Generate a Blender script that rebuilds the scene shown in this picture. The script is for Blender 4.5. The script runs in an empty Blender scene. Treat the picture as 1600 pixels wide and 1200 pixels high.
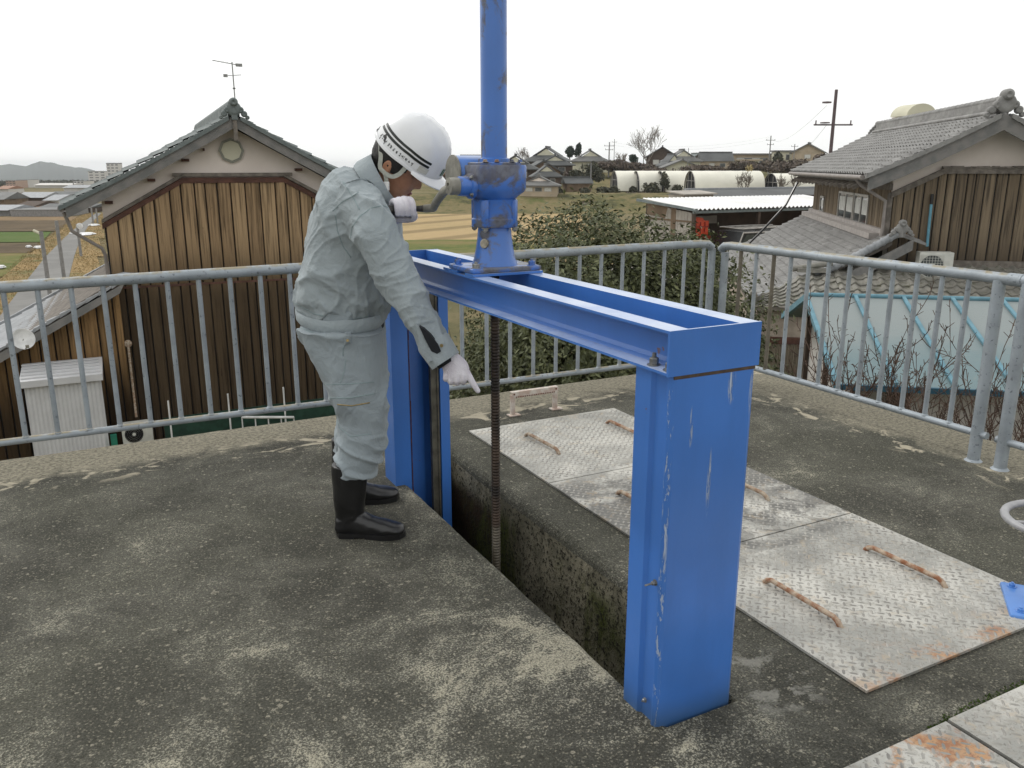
import bpy, bmesh, math, random
from mathutils import Vector, Matrix, noise
from mathutils.bvhtree import BVHTree
S = bpy.context.scene
COL = S.collection
# ---------------------------------------------------------------- camera
FPX = 1300.0; PIT = math.radians(14.7); YAW = math.radians(27.5); CH = 1.5
cd = bpy.data.cameras.new('camera'); cam = bpy.data.objects.new('camera', cd); COL.objects.link(cam)
cam.location = (0, 0, CH); cam.rotation_euler = (math.radians(90) - PIT, 0, -YAW)
cd.sensor_width = 36; cd.lens = FPX / 1600 * 36; cd.clip_start = 0.05; cd.clip_end = 20000
S.camera = cam
S.render.resolution_x = 1024; S.render.resolution_y = 768
# ---------------------------------------------------------------- light: bright overcast
SUN_EL = math.radians(48); SUN_AZ = math.radians(-25)
wd = bpy.data.worlds.new('World'); S.world = wd; wd.use_nodes = True
nt = wd.node_tree; nt.nodes.clear()
o_ = nt.nodes.new('ShaderNodeOutputWorld'); bg = nt.nodes.new('ShaderNodeBackground')
sk = nt.nodes.new('ShaderNodeTexSky'); sk.sky_type = 'NISHITA'; sk.sun_disc = False
sk.sun_elevation = SUN_EL; sk.sun_rotation = SUN_AZ; sk.dust_density = 4.0; sk.air_density = 1.0
hs = nt.nodes.new('ShaderNodeHueSaturation'); hs.inputs['Saturation'].default_value = 0.12
mx = nt.nodes.new('ShaderNodeMix'); mx.data_type = 'RGBA'; mx.inputs[0].default_value = 0.82
mx.inputs[7].default_value = (12.6, 12.7, 12.5, 1)
nt.links.new(sk.outputs[0], hs.inputs['Color']); nt.links.new(hs.outputs[0], mx.inputs[6])
nt.links.new(mx.outputs[2], bg.inputs[0]); bg.inputs[1].default_value = 0.098
nt.links.new(bg.outputs[0], o_.inputs[0])
ld = bpy.data.lights.new('sun', 'SUN'); ld.energy = 1.1; ld.angle = math.radians(14); ld.color = (1, .97, .92)
sun = bpy.data.objects.new('sun', ld); COL.objects.link(sun)
# sun ahead-left of the camera, behind thin cloud
d_ = Vector((math.sin(SUN_AZ) * math.cos(SUN_EL), math.cos(SUN_AZ) * math.cos(SUN_EL), math.sin(SUN_EL)))
sun.rotation_euler = d_.to_track_quat('Z', 'Y').to_euler(); sun.location = (0, 0, 30)
S.view_settings.view_transform = 'Standard'; S.view_settings.look = 'None'
S.view_settings.exposure = 0.0; S.view_settings.gamma = 1.0
S.render.engine = 'CYCLES'
# ---------------------------------------------------------------- pixel -> world (photo pixels 1600x1200)
FH = Vector((math.sin(YAW), math.cos(YAW), 0)); RR = Vector((math.cos(YAW), -math.sin(YAW), 0))
FF = FH * math.cos(PIT) + Vector((0, 0, -math.sin(PIT))); UU = RR.cross(FF); CC = Vector((0, 0, CH))
def ray(x, y): return (FF * FPX + RR * (x - 800) - UU * (y - 600)).normalized()
def hit(x, y, P0, n):
    d = ray(x, y); return CC + d * ((Vector(P0) - CC).dot(Vector(n)) / d.dot(Vector(n)))
def atz(x, y, z): return hit(x, y, (0, 0, z), (0, 0, 1))
def atx(x, y, v): return hit(x, y, (v, 0, 0), (1, 0, 0))
def aty(x, y, v): return hit(x, y, (0, v, 0), (0, 1, 0))
def atd(x, y, d): return hit(x, y, FH * d, FH)
def polar(px, d):  # ground point direction through pixel column at forward distance d
    p = atd(px, 259, d); return Vector((p.x, p.y, 0))
def ss(a, b, t):
    t = max(0., min(1., (t - a) / (b - a))); return t * t * (3 - 2 * t)
# ---------------------------------------------------------------- mesh builder
def frame(axis):
    a = Vector(axis).normalized(); t = Vector((0, 0, 1)) if abs(a.z) < .9 else Vector((1, 0, 0))
    x = t.cross(a).normalized(); y = a.cross(x); return x, y, a
class MB:
    def __init__(s, T=None): s.v = []; s.f = []; s.T = T; s.tone = None; s.t = {}; s.uv = None
    def add(s, vs, fs, tone=None):
        o = len(s.v)
        for p in vs:
            p = Vector(p); s.v.append(s.T(p) if s.T else p)
        for f in fs:
            if tone is not None: s.t[len(s.f)] = tone
            s.f.append(tuple(i + o for i in f))
        return s
    def box(s, c, size, R=None, tone=None, bev=0):
        x, y, z = [q / 2 for q in size]; c = Vector(c)
        if bev:
            b = min(bev, x * .9, y * .9, z * .9); vs = []
            bm = bmesh.new(); bmesh.ops.create_cube(bm, size=2)
            for v in bm.verts: v.co = Vector((v.co.x * x, v.co.y * y, v.co.z * z))
            bmesh.ops.bevel(bm, geom=bm.edges[:], offset=b, segments=2, affect='EDGES', profile=.5)
            bm.verts.ensure_lookup_table(); bm.verts.index_update()
            vs = [v.co.copy() for v in bm.verts]; fs = [[v.index for v in f.verts] for f in bm.faces]; bm.free()
            if R: vs = [R @ p for p in vs]
            return s.add([c + p for p in vs], fs, tone)
        vs = [Vector((i * x, j * y, k * z)) for i in (-1, 1) for j in (-1, 1) for k in (-1, 1)]
        if R: vs = [R @ p for p in vs]
        return s.add([c + p for p in vs], [(0, 1, 3, 2), (4, 6, 7, 5), (0, 4, 5, 1), (2, 3, 7, 6), (0, 2, 6, 4), (1, 5, 7, 3)], tone)
    def bx(s, a, b, tone=None, bev=0):
        a = Vector(a); b = Vector(b)
        return s.box((a + b) / 2, [abs(q) for q in (b - a)], None, tone, bev)
    def tube(s, pts, r, n=10, caps=True, tone=None, round_=False):
        pts = [Vector(p) for p in pts]; m = len(pts)
        rs = r if isinstance(r, (list, tuple)) else [r] * m
        if round_:   # hemispherical ends
            a = (pts[0] - pts[1]).normalized(); b = (pts[-1] - pts[-2]).normalized()
            P = [pts[0] + a * rs[0] * math.sin(q) for q in (1.35, .9, .45)]; Rr = [rs[0] * math.cos(q) for q in (1.35, .9, .45)]
            P2 = [pts[-1] + b * rs[-1] * math.sin(q) for q in (.45, .9, 1.35)]; R2 = [rs[-1] * math.cos(q) for q in (.45, .9, 1.35)]
            pts = P + pts + P2; rs = list(Rr) + list(rs) + list(R2); m = len(pts)
        vs = []; X = None
        for i, p in enumerate(pts):
            a = (pts[min(i + 1, m - 1)] - pts[max(i - 1, 0)]).normalized()
            if X is None: X, Y, _ = frame(a)
            else:
                X = (X - a * X.dot(a)).normalized(); Y = a.cross(X)
            for k in range(n):
                t = 2 * math.pi * k / n; vs.append(p + (X * math.cos(t) + Y * math.sin(t)) * rs[i])
        fs = [(i * n + k, i * n + (k + 1) % n, (i + 1) * n + (k + 1) % n, (i + 1) * n + k) for i in range(m - 1) for k in range(n)]
        if caps: fs += [tuple(range(n))[::-1], tuple((m - 1) * n + k for k in range(n))]
        return s.add(vs, fs, tone)
    def rings(s, R, caps=True, tone=None, closed=True):
        n = len(R[0]); vs = [p for r in R for p in r]; k2 = n if closed else n - 1
        fs = [(i * n + k, i * n + (k + 1) % n, (i + 1) * n + (k + 1) % n, (i + 1) * n + k) for i in range(len(R) - 1) for k in range(k2)]
        if caps: fs += [tuple(range(n))[::-1], tuple((len(R) - 1) * n + k for k in range(n))]
        return s.add(vs, fs, tone)
    def lathe(s, prof, c, axis=(0, 0, 1), n=24, caps=True):   # prof: (radius, height)
        X, Y, A = frame(axis); c = Vector(c)
        return s.rings([[c + A * h + (X * math.cos(2 * math.pi * k / n) + Y * math.sin(2 * math.pi * k / n)) * r for k in range(n)] for r, h in prof], caps)
    def prism(s, outline, d, tone=None):   # outline of 3D points extruded by vector d
        o = [Vector(p) for p in outline]; d = Vector(d); n = len(o)
        return s.add(o + [p + d for p in o], [tuple(range(n))[::-1], tuple(range(n, 2 * n))] + [(i, (i + 1) % n, n + (i + 1) % n, n + i) for i in range(n)], tone)
    def quad(s, a, b, c, d, tone=None): return s.add([a, b, c, d], [(0, 1, 2, 3)], tone)
    def mesh(s, name, origin=(0, 0, 0), smooth=None):
        me = bpy.data.meshes.new(name); o = Vector(origin)
        me.from_pydata([p - o for p in s.v], [], s.f); me.validate(); 
        bm = bmesh.new(); bm.from_mesh(me)
        if len(bm.faces) == len(s.f) and s.t:
            pass
        bmesh.ops.recalc_face_normals(bm, faces=bm.faces) if s.tone != 'leaf' else None
        bm.to_mesh(me); bm.free()
        if s.t and len(me.polygons) == len(s.f):
            at = me.attributes.new('tone', 'FLOAT', 'FACE')
            at.data.foreach_set('value', [s.t.get(i, .5) for i in range(len(s.f))])
        if smooth is not None:
            for p in me.polygons: p.use_smooth = True
            if smooth < 3: me.set_sharp_from_angle(angle=smooth)
        return me
def props(o, label=None, cat=None, group=None, kind=None):
    if label: o['label'] = label
    if cat: o['category'] = cat
    if group: o['group'] = group
    if kind: o['kind'] = kind
    return o
def thing(name, label, cat, loc, group=None):
    o = bpy.data.objects.new(name, None); COL.objects.link(o); o.location = Vector(loc); o.empty_display_size = .1
    return props(o, label, cat, group)
def root_loc(p):
    while p.parent: p = p.parent
    return p.location.copy()
def part(name, mb, mat, parent, smooth=None, label=None):
    if isinstance(mb, MB): me = mb.mesh(name, root_loc(parent), smooth)
    else:
        me = mb; o = root_loc(parent); me.transform(Matrix.Translation(-o))
    me.materials.append(mat); o = bpy.data.objects.new(name, me); COL.objects.link(o); o.parent = parent
    if label: o['label'] = label
    return o
def single(name, mb, mat, label, cat, loc=(0, 0, 0), smooth=None, group=None, kind=None):
    me = mb.mesh(name, loc, smooth) if isinstance(mb, MB) else mb
    if not isinstance(mb, MB): me.transform(Matrix.Translation(-Vector(loc)))
    me.materials.append(mat); o = bpy.data.objects.new(name, me); COL.objects.link(o); o.location = Vector(loc)
    return props(o, label, cat, group, kind)
def struct(name, mb, mat, smooth=None, label=None):
    o = single(name, mb, mat, label, None, (0, 0, 0), smooth); o['kind'] = 'structure'; return o
def copy_thing(root, delta, label, group=None):
    r = root.copy(); COL.objects.link(r); r.location = root.location + Vector(delta); r['label'] = label
    if group: r['group'] = group
    for ch in root.children:
        c = ch.copy(); COL.objects.link(c); c.parent = r
        for g in ch.children:
            d = g.copy(); COL.objects.link(d); d.parent = c
    return r
def remesh(mb, voxel, smooth=6, fac=.5, fn=None):
    """fuse the shapes of one builder into one continuous skin"""
    me = mb.mesh('tmp'); ob = bpy.data.objects.new('tmp', me); COL.objects.link(ob)
    m = ob.modifiers.new('r', 'REMESH'); m.mode = 'VOXEL'; m.voxel_size = voxel
    if smooth:
        q = ob.modifiers.new('s', 'SMOOTH'); q.factor = fac; q.iterations = smooth
    dg = bpy.context.evaluated_depsgraph_get(); dg.update()
    out = bpy.data.meshes.new_from_object(ob.evaluated_get(dg)); bpy.data.objects.remove(ob)
    if fn:
        ns = [v.normal.copy() for v in out.vertices]
        for v, n in zip(out.vertices, ns): v.co = fn(v.co.copy(), n)
    for p in out.polygons: p.use_smooth = True
    return out
# ---------------------------------------------------------------- materials
class NT:
    def __init__(s, name, rough=.7, metal=0., spec=.5):
        s.m = bpy.data.materials.new(name); s.m.use_nodes = True; s.n = s.m.node_tree.nodes; s.l = s.m.node_tree.links
        s.b = s.n['Principled BSDF']; s.b.inputs['Roughness'].default_value = rough; s.b.inputs['Metallic'].default_value = metal
        s.b.inputs['Specular IOR Level'].default_value = spec
        s.tc = s.n.new('ShaderNodeTexCoord'); s.geo = None
    def co(s, scale=(1, 1, 1), rot=(0, 0, 0)):
        mp = s.n.new('ShaderNodeMapping'); mp.inputs['Scale'].default_value = scale; mp.inputs['Rotation'].default_value = rot
        s.l.new(s.tc.outputs['Object'], mp.inputs[0]); return mp.outputs[0]
    def pos(s):
        if not s.geo: s.geo = s.n.new('ShaderNodeNewGeometry')
        return s.geo.outputs['Position']
    def xyz(s, v=None):
        q = s.n.new('ShaderNodeSeparateXYZ'); s.l.new(v or s.tc.outputs['Object'], q.inputs[0]); return q.outputs
    def noise(s, scale, detail=4, rough=.55, co=None, dist=0.):
        q = s.n.new('ShaderNodeTexNoise'); q.inputs['Scale'].default_value = scale; q.inputs['Detail'].default_value = detail
        q.inputs['Roughness'].default_value = rough; q.inputs['Distortion'].default_value = dist
        s.l.new(co or s.tc.outputs['Object'], q.inputs['Vector']); return q.outputs[0]
    def vor(s, scale, co=None, feat='F1', out='Distance'):
        q = s.n.new('ShaderNodeTexVoronoi'); q.inputs['Scale'].default_value = scale; q.feature = feat
        s.l.new(co or s.tc.outputs['Object'], q.inputs['Vector']); return q.outputs[out]
    def wave(s, scale, dist=0., co=None, d='X', prof='SIN', dsc=1):
        q = s.n.new('ShaderNodeTexWave'); q.inputs['Scale'].default_value = scale; q.inputs['Distortion'].default_value = dist
        q.inputs['Detail Scale'].default_value = dsc
        q.bands_direction = d; q.wave_profile = prof; s.l.new(co or s.tc.outputs['Object'], q.inputs['Vector']); return q.outputs[1]
    def ramp(s, v, stops):
        q = s.n.new('ShaderNodeValToRGB'); e = q.color_ramp.elements
        while len(e) < len(stops): e.new(.5)
        for k, (p, c) in enumerate(stops):
            e[k].position = p; c = (c, c, c) if isinstance(c, (int, float)) else c; e[k].color = (*c, 1)
        s.l.new(v, q.inputs[0]); return q.outputs[0]
    def math(s, op, a, b=0., c=None, clamp=False):
        q = s.n.new('ShaderNodeMath'); q.operation = op; q.use_clamp = clamp
        for i, x in enumerate((a, b, c)):
            if x is None: continue
            if isinstance(x, (int, float)): q.inputs[i].default_value = x
            else: s.l.new(x, q.inputs[i])
        return q.outputs[0]
    def ms(s, v, a, b, c=0., d=1.):
        q = s.n.new('ShaderNodeMapRange'); q.interpolation_type = 'SMOOTHSTEP'
        s.l.new(v, q.inputs[0])
        for i, x in enumerate((a, b, c, d)): q.inputs[i + 1].default_value = x
        return q.outputs[0]
    def mix(s, f, a, b, mode='MIX'):
        q = s.n.new('ShaderNodeMix'); q.data_type = 'RGBA'; q.blend_type = mode
        for i, x in ((0, f), (6, a), (7, b)):
            if isinstance(x, (int, float)) and i == 0: q.inputs[0].default_value = x
            elif isinstance(x, tuple): q.inputs[i].default_value = (*x, 1)
            elif isinstance(x, (int, float)): q.inputs[i].default_value = (x, x, x, 1)
            else: s.l.new(x, q.inputs[i])
        return q.outputs[2]
    def attr(s, name='tone'):
        q = s.n.new('ShaderNodeAttribute'); q.attribute_name = name; return q.outputs['Fac']
    def color(s, c):
        if isinstance(c, tuple): s.b.inputs['Base Color'].default_value = (*c, 1)
        else: s.l.new(c, s.b.inputs['Base Color'])
        return s
    def rough(s, v): s.l.new(v, s.b.inputs['Roughness']); return s
    def bump(s, h, dist=.01, st=1.):
        q = s.n.new('ShaderNodeBump'); q.inputs['Distance'].default_value = dist; q.inputs['Strength'].default_value = st
        s.l.new(h, q.inputs['Height'])
        s.l.new(q.outputs[0], s.b.inputs['Normal']); return s
def plain(name, c, rough=.7, metal=0., var=.12, sc=6., bump=0., c2=None, spec=.5):
    t = NT(name, rough, metal, spec); n = t.noise(sc, 5)
    c2 = c2 or tuple(q * (1 - var * 2) for q in c)
    t.color(t.mix(t.ms(n, .35, .65), c, c2))
    if bump: t.bump(t.noise(sc * 6, 4), bump)
    return t.m
def hexc(r, g, b):
    f = lambda v: ((v / 255 + .055) / 1.055) ** 2.4 if v > 10 else v / 255 / 12.92
    return (f(r), f(g), f(b))
# deck concrete: dark weathered film, pale worn drifts, exposed grit, washed pale margin
def concrete():
    t = NT('deck_concrete', .88, 0, .25); P = t.pos(); X = t.xyz(P)
    big = t.noise(.8, 4, .6, P, .6); mid = t.noise(2.3, 9, .70, P, .5); fine = t.noise(150, 2, .8, P); med = t.noise(48, 3, .7, P)
    def vcol(sc):
        q = t.n.new('ShaderNodeSeparateColor'); t.l.new(t.vor(sc, P, 'F1', 'Color'), q.inputs[0]); return q.outputs[0]
    g = vcol(190); g2 = vcol(95)
    c = t.mix(t.ms(mid, .36, .64), (.062, .061, .050), (.150, .146, .120))
    c = t.mix(t.ms(big, .42, .62), c, t.mix(.5, c, (.10, .10, .075)))
    reg = t.ms(t.math('ADD', X[1], t.math('MULTIPLY', big, 1.6)), 4.0, 2.4); left = t.ms(X[0], 1.75, 1.25)
    amt = t.math('ADD', t.math('MULTIPLY', t.math('MULTIPLY', reg, left), .115), -.03)
    edge = t.math('MULTIPLY', t.ms(t.math('ABSOLUTE', t.math('SUBTRACT', X[0], 1.28)), .45, .0), .05)
    wv = t.math('ADD', t.math('ADD', mid, amt), edge)
    gv = t.math('ADD', wv, t.math('ADD', t.math('MULTIPLY', t.math('SUBTRACT', fine, .5), .42), t.math('ADD', t.math('MULTIPLY', t.math('SUBTRACT', g, .5), .10), t.math('MULTIPLY', t.math('SUBTRACT', med, .5), .20))))
    worn = t.ms(gv, .575, .665)
    core = t.ms(t.math('ADD', wv, t.math('MULTIPLY', t.math('SUBTRACT', fine, .5), .15)), .625, .668)
    sp = t.ms(t.math('ADD', t.math('MULTIPLY', fine, .4), t.math('MULTIPLY', g, .6)), .40, .62)
    c = t.mix(t.math('MULTIPLY', worn, t.math('ADD', t.math('MULTIPLY', sp, .68), .06)), c, (.36, .345, .275))
    c = t.mix(t.math('MULTIPLY', core, .72), c, (.46, .43, .33))
    c = t.mix(t.math('MULTIPLY', t.ms(g, .80, .97), .60), c, (.30, .28, .215))
    c = t.mix(t.math('MULTIPLY', t.ms(g2, .975, .99), .5), c, (.50, .46, .36))
    c = t.mix(t.math('MULTIPLY', t.ms(fine, .56, .42), .55), c, (.018, .016, .011))
    c = t.mix(t.math('MULTIPLY', t.ms(med, .45, .33), .5), c, (.02, .018, .012))
    nz = t.math('MULTIPLY', t.math('SUBTRACT', mid, .5), .7)
    my = t.ms(t.math('ADD', X[1], nz), 4.42, 4.62); mxx = t.ms(t.math('ADD', X[0], nz), 3.92, 4.15)
    m = t.math('MAXIMUM', my, mxx)
    pale = t.mix(t.ms(med, .38, .62), (.17, .155, .115), (.37, .335, .25))
    pale = t.mix(t.math('MULTIPLY', t.ms(g, .75, .95), .5), pale, (.42, .38, .29))
    c = t.mix(t.math('MULTIPLY', m, .70), c, pale)
    sm = t.math('ADD', t.math('POWER', t.math('SUBTRACT', X[0], 1.70), 2), t.math('POWER', t.math('SUBTRACT', X[1], 1.60), 2))
    c = t.mix(t.math('MULTIPLY', t.math('MULTIPLY', t.ms(sm, .045, .005), t.ms(t.noise(9, 6, .7, P, .3), .50, .60)), .6), c, (.34, .33, .29))
    # irregular bleached streaks where rain drips along the railing foot
    st = t.noise(1, 5, .62, t_map(t, P, (5.5, 9, 1)), .7); st2 = t.noise(1, 5, .62, t_map(t, P, (9, 5.5, 1)), .7)
    band = t.math('MULTIPLY', t.math('MULTIPLY', t.ms(X[1], 4.28, 4.42), t.ms(X[1], 4.64, 4.50)), t.ms(st, .54, .62))
    band2 = t.math('MULTIPLY', t.math('MULTIPLY', t.ms(X[0], 3.80, 3.92), t.ms(X[0], 4.14, 4.02)), t.ms(st2, .55, .62))
    c = t.mix(t.math('MULTIPLY', t.math('MAXIMUM', band, band2), .8), c, (.55, .49, .37))
    t.color(c); t.bump(t.math('ADD', t.math('MULTIPLY', fine, .8), t.math('ADD', t.math('MULTIPLY', g, .5), t.math('ADD', med, t.math('MULTIPLY', mid, .8)))), .007, .9)
    return t.m
def t_map(t, v, sc):
    q = t.n.new('ShaderNodeMapping'); q.inputs['Scale'].default_value = sc; t.l.new(v, q.inputs[0]); return q.outputs[0]
def slotwall():
    t = NT('slot_wall', .85, 0, .3); P = t.pos(); X = t.xyz(P)
    n = t.noise(5, 6, .6, P, .5); f = t.noise(60, 3, .7, P); v = t.noise(2.2, 5, .6, t_map(t, P, (1, 1, .45)), .4)
    c = t.mix(t.ms(n, .35, .65), (.13, .12, .085), (.30, .275, .20))
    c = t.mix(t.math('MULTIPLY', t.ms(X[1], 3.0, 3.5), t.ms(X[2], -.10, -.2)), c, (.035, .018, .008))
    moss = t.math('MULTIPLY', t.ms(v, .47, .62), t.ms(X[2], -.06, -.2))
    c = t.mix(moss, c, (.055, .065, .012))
    c = t.mix(t.ms(f, .62, .5), (.02, .018, .012), c)
    t.color(c); t.bump(t.math('ADD', f, n), .008); return t.m
def blue(name, grime=.0, chips=.5, base=(.050, .185, .58)):
    t = NT(name, .38, 0, .5); P = t.pos(); X = t.xyz(P)
    n = t.noise(2.5, 4, .5, P); c = t.mix(t.ms(n, .35, .65), base, tuple(q * .84 for q in base))
    sc = t.noise(9, 5, .7, t_map(t, P, (3.2, 3.2, .55)), .3)
    fl = t.noise(26, 4, .65, P, .2)
    chip = t.math('MULTIPLY', t.ms(sc, .745 - .03 * chips, .765 - .03 * chips), t.ms(fl, .46, .56))
    c = t.mix(chip, c, (.42, .5, .62))
    if name == 'scratched_blue_paint':
        for (ax, az, rx, rz) in ((1.398, .70, .006, .085), (1.455, .955, .012, .045), (1.522, .93, .006, .06), (1.33, .86, .006, .05)):
            dx = t.math('DIVIDE', t.math('SUBTRACT', X[0], ax), rx); dz = t.math('DIVIDE', t.math('SUBTRACT', X[2], az), rz)
            rr = t.math('ADD', t.math('MULTIPLY', dx, dx), t.math('MULTIPLY', dz, dz))
            g2 = t.math('MULTIPLY', t.ms(rr, 1.6, .2), t.ms(t.noise(1, 5, .75, t_map(t, P, (150, 150, 11)), .6), .50, .56))
            chip = t.math('MAXIMUM', chip, t.math('MULTIPLY', g2, .85))
        ew = t.math('MULTIPLY', t.math('MULTIPLY', t.ms(X[1], 1.592, 1.580), t.ms(X[0], 1.276, 1.268)), t.ms(t.noise(1, 5, .7, t_map(t, P, (60, 60, 14)), .5), .54, .60))
        chip = t.math('MAXIMUM', chip, t.math('MULTIPLY', ew, .8))
        c = t.mix(chip, c, (.50, .56, .64))
    r = t.math('MULTIPLY', t.ms(t.noise(14, 4, .7, P), .69, .74), .8); c = t.mix(r, c, (.16, .07, .03))
    if grime:
        g = t.noise(7, 6, .68, P, .6); gm = t.ms(g, .56 - .14 * grime, .66 - .12 * grime); c = t.mix(t.math('MULTIPLY', gm, .9), c, t.mix(t.ms(fl, .4, .6), (.13, .125, .115), (.085, .07, .05)))
        t.rough(t.ms(gm, 0, 1, .4, .8))
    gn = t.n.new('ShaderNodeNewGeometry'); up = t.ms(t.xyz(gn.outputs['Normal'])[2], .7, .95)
    if name in ('blue_paint', 'scratched_blue_paint'): c = t.mix(t.math('MULTIPLY', up, t.ms(t.noise(5, 5, .6, P), .25, .7, .45, .85)), c, (.50, .57, .70))   # bright sky sheen on upward faces, painted into the colour
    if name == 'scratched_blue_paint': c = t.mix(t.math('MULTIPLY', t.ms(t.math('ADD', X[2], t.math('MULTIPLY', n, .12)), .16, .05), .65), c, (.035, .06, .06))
    c = t.mix(t.math('MULTIPLY', t.ms(t.noise(1, 5, .6, t_map(t, P, (9, 9, 1.2)), .3), .45, .75), .30), c, tuple(q * .62 for q in base))
    t.b.inputs['Coat Weight'].default_value = .5; t.b.inputs['Coat Roughness'].default_value = .22
    t.color(c); t.bump(t.math('ADD', t.math('MULTIPLY', chip, -.8), t.math('MULTIPLY', t.noise(40, 2, .5, P), .25)), .0015); return t.m
def galv(name='galvanised_steel', lichen=.85, c=(.27, .30, .325)):
    t = NT(name, .55, .25, .4); P = t.pos()
    n = t.noise(8, 5, .6, P); c0 = t.mix(t.ms(n, .3, .7), c, tuple(q * 1.35 for q in c))
    c0 = t.mix(t.ms(t.noise(45, 3, .6, P), .6, .7), c0, tuple(q * .65 for q in c))
    if lichen:
        g = t.n.new('ShaderNodeNewGeometry'); z = t.xyz(g.outputs['Normal'])[2]
        l = t.math('MULTIPLY', t.ms(z, .45, .9), t.ms(t.noise(11, 6, .7, P), .40, .58)); c0 = t.mix(t.math('MULTIPLY', l, lichen), c0, (.27, .22, .125))
    t.color(c0); t.bump(t.noise(60, 3, .6, P), .001); return t.m
def plate():
    t = NT('checker_plate', .55, .35, .5); P = t.pos(); X = t.xyz(P)
    n = t.noise(2.6, 6, .6, P, .6); f = t.noise(30, 4, .65, P); 
    c = t.mix(t.ms(n, .36, .62), (.33, .325, .30), (.56, .545, .50))
    worn = t.math('MULTIPLY', t.ms(t.noise(1.9, 5, .62, P, .8), .44, .53), t.math('MULTIPLY', t.ms(X[1], 2.0, 2.35), t.ms(X[1], 3.35, 3.15)))
    c = t.mix(t.math('MULTIPLY', worn, .85), c, (.12, .118, .11))
    c = t.mix(t.math('MULTIPLY', t.ms(f, .52, .66), .35), c, (.22, .2, .16))
    rr = t.math('MULTIPLY', t.ms(t.noise(5, 6, .65, P, .4), .47, .60), t.ms(t.math('ADD', X[1], t.math('MULTIPLY', n, .5)), 1.80, 1.62))
    rr = t.math('MULTIPLY', rr, t.ms(X[1], 1.30, 1.40))
    rr2 = t.math('MULTIPLY', t.math('MULTIPLY', t.ms(t.noise(5.5, 6, .65, P, .4), .46, .56), t.ms(X[0], 1.995, 1.985)), t.ms(X[1], 1.3, 1.2))
    c = t.mix(t.math('MULTIPLY', t.math('MAXIMUM', rr, rr2), .85), c, t.mix(t.ms(f, .4, .6), (.33, .12, .035), (.5, .27, .12)))
    sp = t.noise(95, 3, .75, P); c = t.mix(t.math('MULTIPLY', t.ms(sp, .54, .66), .55), c, (.10, .092, .075)); c = t.mix(t.math('MULTIPLY', t.ms(t.noise(13, 5, .7, P, .5), .54, .66), .40), c, (.46, .36, .24))
    seamd = t.math('MULTIPLY', t.math('MULTIPLY', t.ms(t.math('ABSOLUTE', t.math('SUBTRACT', X[1], 2.52)), .42, .05), t.ms(t.noise(7, 6, .7, P, 1.), .47, .58)), .75); c = t.mix(seamd, c, (.09, .087, .08))
    t.color(c); t.bump(f, .0012); return t.m
def boards(name, c1, c2, cd, axis='X', zlo=-4., zhi=0., dk=.5):
    """aged timber boards: random tone per board, long grain streaks"""
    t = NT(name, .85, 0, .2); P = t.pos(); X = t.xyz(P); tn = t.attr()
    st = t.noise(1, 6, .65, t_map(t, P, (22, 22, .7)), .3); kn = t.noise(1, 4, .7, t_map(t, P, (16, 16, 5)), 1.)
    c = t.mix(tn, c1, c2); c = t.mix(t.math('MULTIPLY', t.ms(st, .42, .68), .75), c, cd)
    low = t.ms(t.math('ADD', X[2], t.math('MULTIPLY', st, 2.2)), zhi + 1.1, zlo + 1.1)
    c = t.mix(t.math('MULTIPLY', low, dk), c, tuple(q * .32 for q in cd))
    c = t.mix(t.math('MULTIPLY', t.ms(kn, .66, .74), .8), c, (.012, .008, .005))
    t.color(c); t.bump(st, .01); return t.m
def leafm(name, c1, c2, c3=None, rough=.45):
    t = NT(name, rough, 0, .45); tn = t.attr(); st = [(0, c1), (.6, c2), (1, c3 or c2)]
    t.color(t.ramp(tn, st)); t.b.inputs['Subsurface Weight'].default_value = 0
    return t.m
def tiles(name, c1, c2, moss=None, rough=.6):
    t = NT(name, rough, 0, .45); P = t.pos(); n = t.noise(3.5, 6, .65, P); v = t.vor(3.6, P, 'F1', 'Color'); q = t.n.new('ShaderNodeSeparateColor'); t.l.new(v, q.inputs[0])
    c = t.mix(t.ms(n, .3, .7), c1, c2); c = t.mix(t.math('MULTIPLY', q.outputs[0], .35), c, tuple(x * .6 for x in c1))
    if moss: c = t.mix(t.math('MULTIPLY', t.ms(t.noise(9, 5, .7, P), .52, .64), .7), c, moss)
    t.color(c); t.bump(t.noise(25, 4, .6, P), .004); return t.m
def cloth(name, c, var=.12):
    t = NT(name, .85, 0, .2); P = t.tc.outputs['Object']
    n = t.noise(3.5, 5, .6, P, .5); w = t.noise(420, 2, .6, P); c0 = t.mix(t.ms(n, .3, .7), c, tuple(q * (1 - var) for q in c))
    c0 = t.mix(t.math('MULTIPLY', t.ms(w, .4, .7), .18), c0, tuple(q * .6 for q in c))
    t.color(c0); t.b.inputs['Sheen Weight'].default_value = .15
    cr = t.noise(13, 5, .6, t_map(t, P, (1, 1, .8)), 1.2)
    t.bump(t.math('ADD', t.math('MULTIPLY', w, .03), cr), .02, .6); return t.m
M = {}
M['deck'] = concrete(); M['slot'] = slotwall()
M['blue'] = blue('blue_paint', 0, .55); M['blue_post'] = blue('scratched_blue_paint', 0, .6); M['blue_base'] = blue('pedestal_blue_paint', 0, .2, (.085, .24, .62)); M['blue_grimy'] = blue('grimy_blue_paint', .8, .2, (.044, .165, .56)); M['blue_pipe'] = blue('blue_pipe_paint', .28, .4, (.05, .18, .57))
M['lug'] = plain('worn_tread', (.24, .23, .21), .55, .3, .25, 9, 0, (.40, .385, .35)); M['galv'] = galv(); M['galv_plain'] = galv('grey_steel', 0); M['plate'] = plate()
M['steel'] = plain('bright_steel', (.32, .32, .31), .4, .7, .2, 30)
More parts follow.
